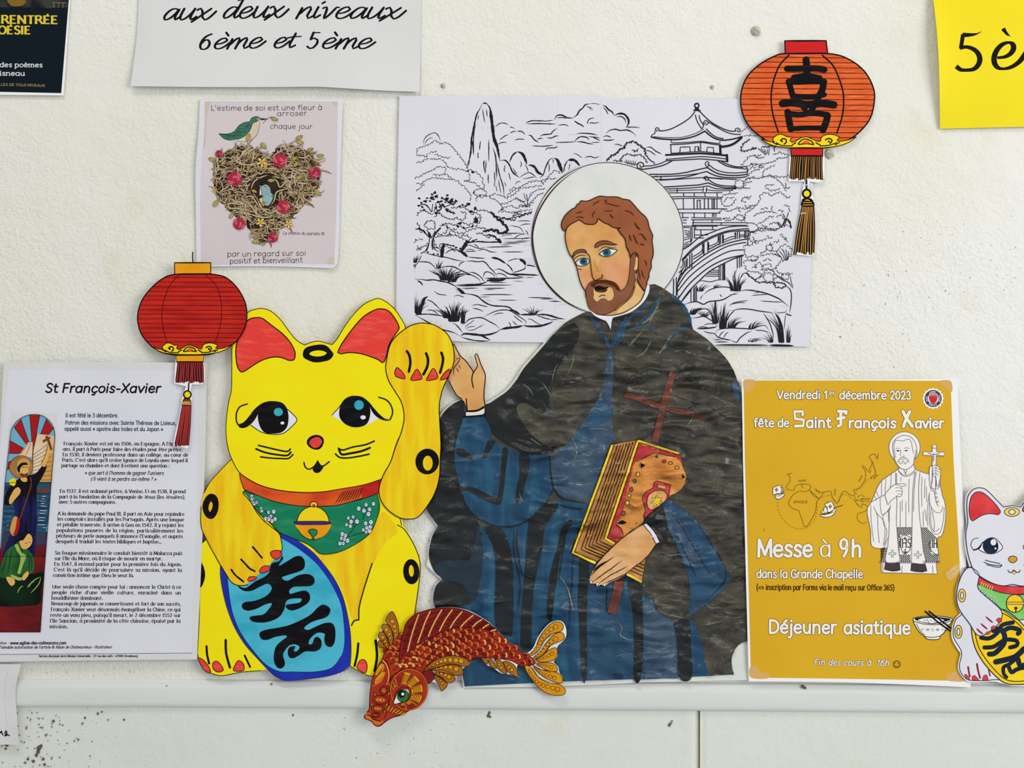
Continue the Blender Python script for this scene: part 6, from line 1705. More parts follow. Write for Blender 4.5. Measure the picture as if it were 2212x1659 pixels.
# ================================================================== big yellow beckoning cat
def w_cat(x, y):
    return 0.0004 + 0.0005 * math.sin(x / 70.0 + y / 120.0) + 0.0012 * sst(1400, 1470, y)
T = Thing('cat_cutout', 'big yellow beckoning cat cut-out with raised paw, green bib and blue tablet', 'cutout', 670, 1470, 0.0060, w_cat, step=0.00006, grid=22)
C1 = lambda: view(480, 630, 4.2538)
C2 = lambda: view(410, 980, 3.3182)
C1()
HEADP = "95 490 120 390 170 280 235 195 300 165 370 155 450 180 540 260 620 370 690 450 760 492 | 810 470 880 455 950 470 1010 488 | 1060 430 1120 330 1200 220 1300 120 1400 70 1450 65 1530 110 1600 180 1680 305 | 1690 420 1680 700 1690 1000 1675 1200 1650 1290 1600 1400 1548 1566 1484 1690 1471 1719 | 1305 1773 1112 1808 920 1838 728 1843 535 1825 369 1784 241 1720 151 1649 87 1530 | 60 1450 40 1330 40 1200 60 1030 88 900 92 700"
ARM = "1710 325 1800 292 1870 290 1960 312 2060 380 2112 470 2130 560 2130 640 2100 740 2040 860 2010 960 1995 1060 2000 1200 2010 1400 2003 1553 1997 1694 1965 1822 1907 1937 1805 2066 1715 2089 1625 2072 1523 2002 1459 1912 1443 1809 1484 1681 1548 1566 1600 1410 1650 1285 1674 1150 1650 1020 1592 920 1532 820 1505 720 1510 640 1540 500 1600 410"
hp, ap = P(HEADP, True, True, 6), P(ARM, True, True, 6)
C2()
BODY2 = "300 60 230 120 150 200 100 300 84 400 84 520 | 122 608 90 640 76 662 74 800 72 1000 70 1200 58 1440 60 1465 85 1510 120 1550 170 1576 230 1588 300 1576 380 1560 515 1550 | 900 1500 1145 1515 | 1190 1545 1250 1576 1312 1590 1350 1560 1400 1500 1500 1400 | 1612 1148 1626 1050 1640 950 1652 830 1642 740 1602 640 1560 560 1526 512 | 1520 460 1450 300 | 900 150 500 100"
b2_ = P(BODY2, True, True, 6)
body = T.part('body')
body.fill(b2_, 'yellow_sticker', 0, 0.0003)
body.line("300 40 230 110 150 200 105 280 85 380", 1.4, 'ink', 2); body.line("1488 510 1540 545 1600 640 1642 740 1652 830 1640 950 1626 1050 1612 1148", 1.8, 'ink', 2)
body.line("58 1440 62 1465 85 1510 120 1552 170 1577 230 1589 300 1577 380 1562 512 1552", 1.6, 'ink', 2); body.line("1145 1515 1190 1545 1250 1577 1312 1592 1350 1560", 1.4, 'ink', 2); body.line("122 608 90 640 76 664", 1.6, 'ink', 2)
body.line("1508 465 1518 512", 1.6, 'ink', 2)
body.fill("880 700 1080 700 1200 640 1300 560 1380 420 1450 480 1490 560 1400 640 1320 780 1270 900 1240 1010 1215 1120 1200 1190 1160 1180 1120 1040 1040 880 960 780", 'yellow_felt', 1)
body.lines("2.6:1308 785 1270 900 1240 1000 1215 1100 1212 1188;3:1212 1190 1178 1198 1160 1230", 2.6, 'ink', 3, 0)
for s, w in [("120 1380 125 1440 140 1502", 4.6), ("258 1335 262 1430 290 1530", 5), ("395 1445 412 1480 435 1526", 4), ("1208 1360 1200 1440 1182 1520", 4.8), ("1332 1340 1342 1450 1326 1556", 5.4)]:
    body.line(s, w, 'black_felt', 3)
body.build()
for s in ["60 1462 100 1480 138 1525 152 1568 112 1556 80 1512", "165 1505 190 1484 222 1508 244 1550 205 1563 172 1542", "316 1552 332 1505 352 1480 385 1502 388 1550", "1198 1532 1220 1482 1252 1476 1272 1512 1262 1570 1225 1556"]:
    q = T.part('claw'); q.shape(s, 'red_felt', 3, 1.6); q.build()
def ring(cx, cy, rx, ry, hx, hy, hrx, hry, lv, hole='yellow_felt', rot=0):
    q = T.part('spot')
    q.fill(ell(cx, cy, rx, ry, rot), 'black_felt', lv); q.fill(ell(hx, hy, hrx, hry, rot), hole, lv + 1); q.build()
ring(1588, 846, 58, 90, 1588, 840, 18, 42, 3, 'yellow_felt', -.05)
q = T.part('spot'); q.fill("73 785 95 800 110 860 100 920 73 955", 'black_felt', 3); q.build()

tb = T.part('tablet')
tb.fill("640 568 | 700 590 780 628 880 702 960 790 1040 900 1100 1030 1140 1200 1156 1350 1150 1512 | 1100 1556 1000 1590 850 1612 700 1624 640 1606 590 1572 500 1480 400 1370 325 1250 272 1120 240 1000 220 880 220 790 | 440 640", 'royal_blue', 4)
tb.fill("655 605 | 760 668 880 760 960 850 1030 960 1082 1080 1102 1200 1108 1350 1085 1450 1020 1532 900 1560 740 1560 640 1556 540 1502 450 1402 370 1290 320 1180 290 1060 268 880 | 400 800", 'sky_felt', 5)
tb.line("640 568 700 590 780 628 880 702 960 790 1040 900 1100 1030 1140 1200 1156 1350 1150 1512 1100 1556 1000 1590 850 1612 700 1624 640 1606 590 1572 500 1480 400 1370 325 1250 272 1120 240 1000 220 880 220 790", 1.1, 'seal_blue', 6)
tb.line("268 880 290 1060 320 1180 370 1290 450 1402 540 1502 640 1556 740 1560 900 1560 1020 1532 1085 1450", .9, 'ink', 7)
tb.build()
tc = T.part('brush_characters', tb)
tc.fill("345 945 400 962 470 915 540 880 575 840 580 800 600 780 640 770 665 730 672 750 650 780 640 805 700 770 760 735 800 735 825 770 820 820 780 845 700 870 660 888 700 910 780 870 850 862 890 885 895 920 870 945 800 950 740 955 712 985 720 1005 770 990 830 980 862 1010 855 1060 800 1100 740 1122 700 1110 690 1085 730 1075 790 1065 805 1040 780 1035 720 1040 690 1060 680 1110 640 1170 560 1205 480 1208 440 1195 430 1170 470 1160 530 1150 570 1110 590 1070 540 1080 480 1110 420 1125 380 1110 375 1080 400 1062 460 1055 530 1030 570 1000 590 960 560 930 510 950 450 980 400 985 365 970", 'black_felt', 8)
tc.fill("500 1300 510 1275 560 1258 640 1245 720 1225 800 1190 870 1150 920 1100 960 1080 1000 1100 1008 1130 980 1170 900 1195 850 1220 820 1250 850 1262 900 1240 960 1215 1010 1210 1038 1235 1045 1300 1035 1360 1010 1385 975 1370 965 1320 970 1290 930 1280 900 1290 860 1330 855 1365 880 1360 895 1320 920 1312 945 1340 940 1390 900 1415 830 1415 790 1440 740 1465 710 1450 705 1405 725 1380 760 1380 745 1410 770 1415 790 1385 760 1365 720 1370 690 1400 670 1440 685 1500 670 1530 640 1535 610 1500 605 1440 620 1380 660 1340 700 1310 690 1300 620 1310 560 1332 520 1330", 'black_felt', 8)
tc.build()

bb = T.part('bib')
BIB = "380 285 | 400 262 480 295 600 340 750 370 900 378 1050 370 1200 330 1342 285 | 1362 380 1340 470 1290 570 1200 640 1080 700 980 720 930 714 | 850 650 740 605 640 560 580 500 500 430 440 350"
bb.shape(BIB, 'green_felt', 6, 1.5)
bb.lines("1.2:455 360 520 400 560 430;1.2:1265 380 1240 470;1.2:1290 440 1280 400;1.2:1200 500 1150 570 1120 600;1.2:1260 560 1190 580 1120 600;1.2:1165 470 1180 530", 1.2, 'ink', 8, 0)
bb.build()
fd = T.part('blossom_dots', bb, kind='stuff')
for (x, y) in [(445, 305), (447, 322), (452, 345), (463, 355), (478, 350), (512, 392), (516, 408), (565, 420), (602, 415), (582, 448), (546, 466), (590, 482), (612, 468), (568, 468), (1265, 365), (1318, 358), (1212, 392), (1250, 408), (1290, 398), (1282, 432), (1138, 460), (1172, 452), (1200, 485),
             (1125, 508), (1152, 518), (1158, 486), (1262, 498), (1300, 490), (1245, 545), (1270, 530), (1295, 525), (1265, 560), (1290, 552), (1095, 575), (1117, 585), (1090, 605), (1110, 612), (1132, 622), (1078, 642), (1102, 642)]:
    rx = random.uniform(11, 16)
    fd.shape(ell(x, y, rx, rx * 1.15, 0, 9), 'white_ink', 9, .9, 'navy_ink')
    fd.line("%f %f %f %f %f %f" % (x - 6, y + 4, x, y - 6, x + 6, y + 3), .8, 'navy_ink', 11, cap=False)
fd.build()
cl = T.part('collar')
cl.shape("355 130 | 420 182 520 232 650 264 800 278 950 272 1100 248 1250 222 1385 178 | 1350 282 | 1250 320 1150 345 1050 370 900 378 750 370 600 340 480 295 400 265 372 205", 'orange_felt', 7, 1.5)
cl.fill("1225 245 1300 212 1375 185 | 1346 282 | 1240 322 |", 'lantern_red', 8)
for i in range(9):
    cl.line("%d %d %d %d" % (470 + i * 13, 228 + i * 5, 430 + i * 14, 264 + i * 5), 1.6, 'ink', 9, 1)
    cl.line("%d %d %d %d %d %d" % (1110 + i * 16, 262 - i * 3, 1080 + i * 17, 300, 1042 + i * 20, 358 - i * 4), 1.6, 'ink', 9, 1)
cl.build()
be = T.part('bell')
be.shape(ell(890, 365, 26, 22), 'cat_gold', 9, 1.6); be.fill(ell(890, 372, 12, 14), 'orange_felt', 11)
be.shape(ell(885, 496, 115, 118), 'gold_yellow', 11, 1.5)
be.fill(P("770 496 1000 496 990 560 950 595 900 612 | 890 592 905 580 915 560 895 540 875 542 850 558 870 582 875 605 | 820 590 785 550", True, True, 4), 'amber', 13)
be.shape("748 486 790 484 885 483 980 484 1018 496 980 506 885 508 790 508 752 500", 'violet', 14, 1.1)
be.shape("850 552 880 538 915 552 908 580 892 592 892 612 880 612 878 590 860 570", 'green_felt', 14, 1.6)
be.build()

la = T.part('lower_arm')
la.fill("300 40 | 230 110 150 200 105 280 84 380 84 520 130 630 200 760 260 860 300 920 350 943 400 938 440 905 500 860 560 812 600 765 645 720 664 680 656 620 640 570 580 520 530 480 480 420 440 350 400 290 380 280 | 360 200 355 130 |", 'yellow_felt', 10)
la.lines("1.6:84 380 84 520 130 630 200 760 260 860 300 920 350 943 420 940;1.6:382 284 440 350 480 420 530 480 580 520 640 570 656 620 664 680 650 705;1.4:300 40 230 110 150 200 105 280", 1.5, 'ink', 12, 0)
for s in ["452 668 480 700 518 746", "368 757 400 790 430 822 468 842", "298 830 330 872 388 918"]:
    la.line(s, 3.8, 'black_felt', 12, wob=.15)
la.build()
for s in ["578 708 612 692 656 698 660 722 632 754 602 750 588 735", "500 842 515 815 545 802 572 808 576 830 540 850 505 854", "413 905 425 884 455 880 482 886 470 902 430 914"]:
    q = T.part('claw', la); q.shape(s, 'red_felt', 12, 1.5); q.build()
q = T.part('spot', la)
q.fill("118 310 150 286 190 300 208 345 205 400 190 440 165 466 130 460 100 420 95 360", 'black_felt', 13); q.fill("152 340 165 355 162 390 145 418 136 395 142 362", 'yellow_felt', 14); q.build()

hd2 = T.part('head')
hd2.fill(hp, 'yellow_sticker', 12)
hd2.line(hp, 1.6, 'ink', 13, closed=True)
hd2.build()
C1()
q = T.part('inner_ear', hd2); q.shape("215 290 260 250 310 240 370 246 460 312 560 390 630 470 670 550 672 590 662 625 620 632 560 610 500 600 430 610 350 640 270 690 210 730 175 736 145 690 130 600 130 520 150 430 180 350", 'red_felt', 14, 2.2); q.build()
q = T.part('inner_ear', hd2); q.shape("1062 558 | 1100 480 1200 340 1300 230 1400 170 1460 158 1530 178 1590 250 1627 330 1600 380 1560 440 1530 500 1512 580 1490 645 1470 653 1440 628 1350 592 1260 567 1160 560 1090 572", 'red_felt', 14, 2.2); q.build()
q = T.part('spot', hd2); q.fill("742 570 760 525 810 500 900 486 960 498 1005 545 1024 578 990 625 920 645 850 650 790 630 750 605", 'black_felt', 14); q.fill("802 572 830 550 885 540 935 548 962 566 930 588 880 596 830 590", 'yellow_sticker', 15); q.build()
for (wh, iris, blu, wht, lash, curl, low) in [
    ("265 1222 300 1130 360 1060 430 1020 520 1020 600 1080 655 1130 688 1180 640 1240 560 1300 460 1308 360 1285", "330 1160 340 1090 380 1030 440 1006 540 1016 590 1060 610 1130 608 1200 590 1255 540 1295 460 1305 390 1292 350 1240", (518, 1105, 42, 38), (555, 1207, 18, 14),
     "150 1222 200 1200 255 1140 300 1080 370 1025 440 1004 | 390 1050 340 1110 300 1180 250 1230 205 1252 165 1248", "165 1240 138 1200 132 1150 140 1100 170 1055 235 1032", "265 1225 360 1288 460 1310 560 1302 640 1240 688 1180 655 1130 600 1080"),
    ("1010 1134 1060 1080 1120 1010 1200 970 1290 975 1350 1020 1430 1110 1450 1155 1380 1200 1300 1235 1220 1245 1140 1220 1080 1182", "1075 1110 1090 1040 1130 985 1195 958 1280 965 1340 1010 1362 1080 1358 1150 1330 1215 1270 1242 1200 1244 1130 1215 1085 1165", (1258, 1042, 45, 45), (1296, 1155, 25, 19),
     "1270 962 1340 1005 1400 1075 1450 1130 1500 1168 1530 1175 | 1550 1165 1535 1185 1480 1180 1425 1152 1385 1110 1355 1050 1340 1010", "1545 1175 1568 1110 1552 1045 1510 995 1440 970", "1010 1134 1060 1080 1120 1010 1195 958")]:
    q = T.part('eye', hd2)
    q.fill(wh, 'white_ink', 14); q.fill(iris, 'black_felt', 15); q.fill(ell(*blu), 'teal', 16); q.fill(ell(*wht), 'white_ink', 16)
    q.fill(lash, 'black_felt', 17); q.line(curl, 2.8, 'ink', 17); q.line(low, 1.6, 'ink', 16); q.build()
q = T.part('nose', hd2); q.fill("778 1390 790 1350 830 1322 880 1316 925 1340 936 1380 915 1430 880 1452 830 1445 795 1420", 'black_felt', 14); q.fill("800 1390 815 1360 855 1338 895 1340 918 1375 905 1410 870 1434 830 1428", 'red_felt', 15); q.build()
q = T.part('whiskers', hd2)
q.lines("3.4:335 1412 430 1435 540 1460 600 1468 628 1446;3.8:312 1444 400 1478 520 1500 600 1504 632 1474;3.2:355 1518 440 1528 540 1533 610 1532 652 1496", 3, 'black_felt', 14, 0); q.build()
q = T.part('whiskers', hd2)
q.lines("3.4:1400 1372 1320 1405 1200 1428 1110 1455 1068 1438;4.6:1360 1434 1280 1465 1180 1485 1100 1495 1075 1450;3.4:1352 1492 1260 1512 1150 1528 1080 1522 1042 1490", 3, 'black_felt', 14, 0)
q.build()
q = T.part('mouth', hd2); q.line("752 1570 765 1612 800 1632 850 1602 880 1555", 3, 'black_felt', 14); q.line("880 1560 900 1592 930 1602 985 1562", 3, 'black_felt', 14)
q.fill("878 1555 900 1590 935 1600 915 1640 885 1665 850 1660 832 1630 845 1600 865 1585", 'black_felt', 15); q.build()

ar = T.part('raised_arm')
ar.fill(ap, 'yellow_felt', 16); ar.line(ap, 2.0, 'ink', 17, closed=True)
for s, w in [("1698 548 1722 590 1730 660 1716 735", 5.4), ("1875 568 1892 620 1885 690 1850 760", 5.6), ("2015 562 2030 610 2024 670 2003 745", 5.4)]:
    ar.line(s, w, 'black_felt', 18)
ar.build()
for s in ["1585 748 1606 696 1640 722 1672 760 1682 800 1640 795 1595 778", "1732 806 1760 750 1790 712 1820 750 1838 802 1790 812 1745 817", "1876 812 1905 755 1940 704 1968 740 1980 795 1930 812 1890 817", "2003 812 2030 765 2060 730 2096 710 2090 760 2060 800 2030 810"]:
    q = T.part('claw', ar); q.shape(s, 'red_felt', 18, 1.7); q.build()
q = T.part('spot', ar); q.fill(ell(1885, 1560, 108, 118, .1), 'black_felt', 18); q.fill(ell(1890, 1575, 45, 68), 'yellow_felt', 19); q.build()

# ================================================================== paper lanterns
def ribs(pp, outline, ys, x0y, w, lv, tilt=0.0, dark='ink'):
    """level folds drawn across the body, clipped to its outline (view coordinates)"""
    X, Y, s = VIEW
    for yv in ys:
        y_ = Y + yv / s
        xs = []
        n = len(outline)
        for i in range(n):
            a, b_ = outline[i], outline[(i + 1) % n]
            if (a[1] > y_) != (b_[1] > y_):
                xs.append(a[0] + (b_[0] - a[0]) * (y_ - a[1]) / (b_[1] - a[1]))
        if len(xs) >= 2:
            xa, xb = min(xs), max(xs)
            pp.line(dens([(xa + .5, y_ - tilt), (xb - .5, y_ + tilt)], False, 8), w, dark, lv, cap=False, wob=.2)

def tassel(pp, tops, bots, y0, y1, n, w, core, mats, lv, seed, jag=6, line='ink'):
    r = random.Random(seed)
    X, Y, s = VIEW
    pp.fill(poly("%f %f %f %f %f %f %f %f" % (tops[0], y0, tops[1], y0, bots[1], y1 - jag * 2, bots[0], y1 - jag * 2)), 'ink', lv)
    for i in range(n):
        t = (i + .5) / n
        xt = tops[0] + (tops[1] - tops[0]) * t
        xb = bots[0] + (bots[1] - bots[0]) * t + r.uniform(-4, 4)
        yb = y1 + r.uniform(-jag, jag)
        p_ = "%f %f %f %f %f %f" % (xt, y0, (xt + xb) / 2 + r.uniform(-5, 5), (y0 + yb) / 2, xb, yb)
        pp.line(p_, w, 'ink', lv + 1, cap=False)
        pp.line(p_, core, mats[i % len(mats)], lv + 2, 0, cap=False)

ORN = "190 790 235 806 280 812 | 268 788 290 768 312 757 340 762 365 775 398 776 | 385 800 400 812 430 800 460 782 490 775 525 785 560 802 590 808 | 600 775 625 762 655 757 690 762 720 778 | 702 800 730 804 780 795 835 772 | 790 808 720 835 610 850 490 853 375 850 280 838 225 815"
def ornament(pp, lv, f):
    X, Y, s = VIEW
    g = [f(*q) for q in P(ORN, True, True, 4)]
    pp.shape(g, 'gold_yellow', lv, 1.8)
    def ln(s_, w):
        pp.line([f(*q) for q in P(s_, True, False, 3)], w * 1.4, 'ink', lv + 2)
    ln("320 800 335 788 355 792 360 812 345 825", 2); ln("625 795 650 785 670 800 655 820", 2); ln("440 825 460 800 490 790 530 805 545 828", 1.8); ln("445 828 495 822 545 828", 1.8)
    ln("290 815 330 835 400 838", 1.6); ln("590 838 650 832 700 815", 1.6); ln("400 830 425 815", 1.8); ln("560 815 590 832", 1.8); ln("270 815 300 830", 1.6); ln("720 812 690 830", 1.6)
    pp.fill([f(*q) for q in P("465 820 480 804 500 800 515 808 522 820", True, True, 3)], 'lantern_orange', lv + 3)
    pp.dot(*f(X + 330 / s, Y + 806 / s), 2.2, 'ink', lv + 3); pp.dot(*f(X + 648 / s, Y + 806 / s), 2.2, 'ink', lv + 3)

T = Thing('lantern_cutout', 'red paper lantern cut-out with amber caps and dark red tassel, left of the yellow cat', 'cutout', 410, 965, 0.0088, lambda x, y: 0.0005 + 0.0004 * math.sin(x / 50.0), step=0.00006, grid=22)
view(280, 540, 3.7714)
LB = P("370 200 250 248 150 342 95 425 68 520 70 600 100 690 170 775 260 833 375 858 | 610 856 720 830 840 770 910 690 950 590 953 480 930 398 870 300 780 222 665 196 |", True, True, 5)
q = T.part('backing_paper')
q.fill(P("366 103 | 665 103 | 664 196 782 220 872 298 932 396 955 480 952 592 912 692 842 772 722 832 608 858 | 608 915 614 1020 600 1088 510 1096 | 498 1140 510 1180 505 1260 498 1400 486 1600 440 1608 356 1600 | 378 1480 412 1330 428 1215 438 1180 462 1110 | 366 1088 | 372 960 380 860 | 258 835 168 777 98 692 67 600 66 520 93 424 148 340 248 246 367 198 |", True, True, 6), 'paper_edge', 0, 0.0003); q.build()
q = T.part('hanging_string'); q.line("517 20 514 50 518 100", 2.6, 'ink', 1, smooth=True); q.build()
q = T.part('shade'); q.fill(LB, 'lantern_red', 1); ribs(q, LB, [226, 263, 302, 340, 376, 410, 452, 490, 524, 562, 602, 637, 676, 714, 750], 0, 1.2, 2, .6, 'koi_line')
q.line(LB, 2.6, 'ink', 3, closed=True); q.lines("1.3:405 205 330 290 285 400 265 520 275 640 305 745;1.3:620 205 700 280 738 380 750 490 738 620 700 750", 1.3, 'koi_line', 3, 0); q.build()
q = T.part('ornament'); ornament(q, 4, lambda x, y: (x, y)); q.build()
q = T.part('top_cap'); q.shape(poly("368 105 663 104 662 194 370 198"), 'amber', 2, 3.0); q.build()
q = T.part('bottom_cap'); q.shape(poly("382 858 606 856 603 911 384 911"), 'amber', 4, 2.6); q.build()
q = T.part('fringe'); tassel(q, (392, 600), (375, 602), 914, 1078, 12, 5.4, 2.7, ['thread_red'], 2, 5, 7); q.build()
q = T.part('bead'); q.line("485 1085 481 1148", 2.8, 'ink', 4); q.shape(ell(473, 1178, 30, 30), 'gold_yellow', 3, 3.0); q.build()
q = T.part('tassel'); tassel(q, (436, 500), (368, 482), 1262, 1596, 7, 5.6, 2.9, ['thread_red'], 2, 6, 8)
q.shape("440 1232 448 1212 488 1212 500 1236 | 502 1262 430 1262 |", 'thread_red', 5, 2.4); q.lines("2:434 1240 498 1240;2.2:432 1254 500 1256", 2, 'cat_gold', 7, 0); q.build()

T = Thing('lantern_cutout', 'orange paper lantern cut-out with large black brush character and red caps, top right', 'cutout', 1742, 552, 0.0030, lambda x, y: 0.0006 + 0.0004 * math.sin(x / 50.0), step=0.00006, grid=22)
view(1580, 60, 3.191)
LB = P("375 180 300 196 200 250 120 322 78 400 62 490 75 590 120 680 200 752 290 806 400 828 | 640 828 740 802 830 760 910 690 962 610 985 490 975 410 930 320 860 250 760 196 665 178 |", True, True, 5)
q = T.part('backing_paper')
q.fill(P("364 89 | 655 89 | 665 176 761 193 862 248 932 318 978 409 987 490 964 612 912 692 832 764 742 806 638 830 | 634 1046 540 1060 | 530 1110 546 1150 568 1200 572 1510 556 1568 484 1568 418 1558 | 474 1250 480 1180 488 1120 504 1060 | 392 1058 | 402 832 | 289 808 198 755 118 682 72 592 60 490 76 398 118 320 198 248 300 194 368 178 |", True, True, 6), 'paper_edge', 0, 0.0003); q.build()
q = T.part('shade'); q.fill(LB, 'lantern_orange', 1); ribs(q, LB, [206, 240, 276, 312, 350, 386, 422, 460, 495, 532, 570, 608, 646, 684, 722, 756], 0, 1.5, 2, .8, 'koi_line')
q.line(LB, 3.0, 'ink', 3, closed=True); q.lines("3.2:395 190 330 262 288 370 272 480 285 600 322 722;3.2:625 190 700 262 748 370 772 470 765 600 725 728", 3.2, 'ink', 3, 0); q.build()
q = T.part('ornament'); ornament(q, 4, lambda x, y: (1580 + ((x - 1580) * 3.191 * 1.02 + 10) / 3.191, 60 + ((y - 60) * 3.191 - 22) / 3.191)); q.build()
q = T.part('top_cap'); q.shape(poly("366 92 652 90 662 176 370 180"), 'pure_red', 2, 3.6); q.build()
q = T.part('bottom_cap'); q.shape(poly("406 830 630 830 628 884 410 884"), 'pure_red', 4, 3.6); q.build()
q = T.part('brush_character')
for s, w in [("513 222 518 270 520 330", 17), ("382 284 440 284 520 282 590 282 640 288", 15), ("432 348 520 338 606 352", 17), ("392 372 460 374 560 370 640 372", 14), ("396 380 410 430 424 480", 14), ("634 376 628 420 606 470", 16), ("424 470 520 480 600 470 640 462", 12),
             ("452 490 480 530 506 560", 13), ("600 484 570 540 548 574", 13), ("350 524 420 518 520 530 620 522 706 532", 18), ("386 582 396 640 408 700", 16), ("392 594 470 600 560 588 664 602", 14), ("662 604 652 650 630 706", 16), ("404 698 500 692 636 692", 12)]:
    q.line(s, w * .9, 'black_felt', 5)
q.build()
q = T.part('fringe'); tassel(q, (412, 626), (400, 628), 886, 1046, 15, 5.4, 1.3, ['thread_amber', 'thread_gold', 'thread_amber'], 2, 7, 9); q.build()
q = T.part('bead'); q.line("515 1050 517 1115", 4, 'ink', 4); q.shape(ell(518, 1144, 27, 28), 'gold_yellow', 3, 4.2); q.build()
q = T.part('tassel'); tassel(q, (488, 564), (428, 572), 1232, 1556, 8, 7.2, 1.6, ['thread_gold', 'thread_amber'], 2, 8, 10)
q.fill("482 1232 482 1200 495 1176 545 1176 565 1200 568 1232", 'ink', 5); q.lines("1.6:494 1206 552 1206;1.6:492 1222 558 1222;2.4:510 1190 525 1188 535 1192", 1.8, 'thread_gold', 6, 0); q.build()
q = T.part('clear_tape_strip'); q.fill(poly("482 1080 560 1076 562 1092 484 1096"), 'clear_tape', 7); q.line("482 1084 558 1080", .9, 'white_ink', 9, cap=False); q.build()
q = T.part('clear_tape_strip'); q.fill(poly("474 1276 514 1272 515 1284 475 1288"), 'clear_tape', 8); q.line("476 1281 512 1276", .9, 'white_ink', 9, cap=False); q.build()
# ================================================================== printed page with a stained-glass picture
def w_info(x, y):
    return 0.0007 + 0.0003 * math.sin(y / 90.0) + 0.0004 * sst(1330, 1430, y)
T = Thing('info_sheet', 'printed white page headed St François-Xavier with a stained-glass picture, at left', 'notice', 215, 1428, 0.0058, w_info, step=0.00006, grid=18)
view(0, 770, 4.88)
p = T.part('paper_sheet')
view(0, 0, 1)
p.fill(P("9 782 | 230 782 447 784 | 444 950 438 1150 426 1424 | 200 1426 -40 1430 | -25 1200 0 950 |", True, True, 14), 'paper_warm', 0, 0.0002).build()
q = T.part('printed_panel', p)
q.fill(P("20 798 | 430 800 | 428 1000 422 1200 414 1412 | -30 1416 | -14 1100 |", True, True, 14), 'paper', 1); q.build()
tx = T.part('heading', p)
view(0, 770, 4.88)
text(tx, "St François-Xavier", 480, 379, 1690, 381, 13.2, 3.5, 'ink', 3, slant=.16)
tx.build()
tx = T.part('sans_lettering', p)
S_ = dict(mname='navy_ink', lvl=3)
text(tx, "Il est fété le 3 décembre.", 695, 640, 1250, 641, 5.7, 1.35, **S_)
text(tx, "Patron des missions avec Sainte Thérese de Lisieux,", 692, 716, 1860, 722, 5.7, 1.35, **S_)
text(tx, "appelé aussi « apotre des Indes et du Japon »", 685, 781, 1722, 786, 5.7, 1.35, **S_)
text(tx, "« que sert à l'homme de gagner l'univers", 895, 1245, 1725, 1248, 5.5, 1.15, 'print_ink', 3, slant=.2)
text(tx, "s'il vient à se perdre soi-même ? »".replace('ê', 'ê'), 957, 1308, 1650, 1311, 5.5, 1.15, 'print_ink', 3, slant=.2)
tx.build()
tx = T.part('serif_lettering', p)
R_ = dict(mname='ink', lvl=3, nib=.45, serif=.75, sx=.98)
for (s, xa, ya, xb, yb) in [("François-Xavier est né en 1506, en Espagne. A l'âg", 675, 935, 1838, 938), ("ans, il part à Paris pour faire des études pour être prêtre.", 668, 992, 1925, 998),
    ("En 1530, il devient professeur dans un collège, au cœur de", 665, 1050, 1985, 1055), ("Paris. C'est alors qu'il croise Ignace de Loyola avec lequel il", 660, 1107, 1980, 1113),
    ("partage sa chambre et dont il retient une question :", 652, 1165, 1790, 1169), ("En 1537, il est ordonné prêtre, à Venise. Et en 1538, il prend", 636, 1435, 1957, 1440),
    ("part à la fondation de la Compagnie de Jésus (les Jésuites),", 628, 1494, 1955, 1499), ("avec 5 autres compagnons.", 624, 1549, 1225, 1551)]:
    text(tx, s, xa, ya, xb, yb, 5.0, 1.5, **R_)
view(0, 1080, 4.609)
for (s, xa, ya, xb, yb) in [("A la demande du pape Paul III, il part en Asie pour rejoindre", 580, 150, 1837, 156), ("les comptoirs installés par les Portugais. Après une longue", 577, 204, 1833, 211),
    ("et pénible traversée, il arrive à Goa en 1542. Il y rejoint les", 573, 260, 1830, 267), ("populations pauvres de la région, particulièrement les", 568, 316, 1826, 323),
    ("pêcheurs de perle auxquels il annonce l'Evangile, et auprès", 564, 371, 1822, 378), ("desquels il traduit les textes bibliques et baptise…", 560, 427, 1613, 431),
    ("Sa fougue missionnaire le conduit bientôt à Malacca puis", 552, 541, 1818, 546), ("sur l'île du More, où il risque de mourir en martyr.".replace('où', 'où'), 547, 596, 1622, 599),
    ("En 1547, il entend parler pour la première fois du Japon.", 546, 652, 1812, 656), ("C'est là qu'il décide de poursuivre sa mission, ayant la", 540, 708, 1812, 713),
    ("conviction intime que Dieu le veut là.", 535, 763, 1337, 766), ("Une seule chose compte pour lui : annoncer le Christ à ce", 527, 878, 1807, 881),
    ("peuple riche d'une vieille culture, enraciné dans un", 522, 934, 1805, 938), ("bouddhisme dominant.", 518, 989, 1027, 991),
    ("Beaucoup de japonais se convertissent et fort de son succès,", 517, 1045, 1803, 1049), ("François-Xavier veut désormais évangéliser la Chine, ce qui", 512, 1103, 1800, 1106),
    ("reste un vœu pieu, puisqu'il meurt, le 2 décembre 1552 sur", 507, 1160, 1802, 1162), ("l'île Sancian, à proximité de la côte chinoise, épuisé par la", 503, 1217, 1798, 1219), ("mission.", 500, 1273, 680, 1275)]:
    text(tx, s, xa, ya, xb, yb, 5.1, 1.5, **R_)
tx.build()
tx = T.part('footer_lettering', p)
text(tx, "ation :", -8, 1434, 92, 1434, 3.9, .9, 'print_ink', 3, slant=.2)
text(tx, "www.eglise-des-colimacons.com", 106, 1435, 662, 1434, 4.3, 1.4, 'print_ink', 3, slant=.15)
text(tx, "l'aimable autorisation de l'artiste © Alban de Chateauvieux - Illustrateur", 0, 1477, 1118, 1474, 4.0, 1.0, 'print_ink', 3, slant=.2)
text(tx, "Service diocésain de la Mission Universelle – 27 rue des Juifs – 67000 Strasbourg", 392, 1562, 1375, 1560, 3.0, .95, 'print_ink', 3, serif=.5)
tx.line("-60 1537 0 1536 1915 1522", .9, 'print_ink', 3, smooth=False, cap=False)
tx.build()
view(0, 880, 3.3193)
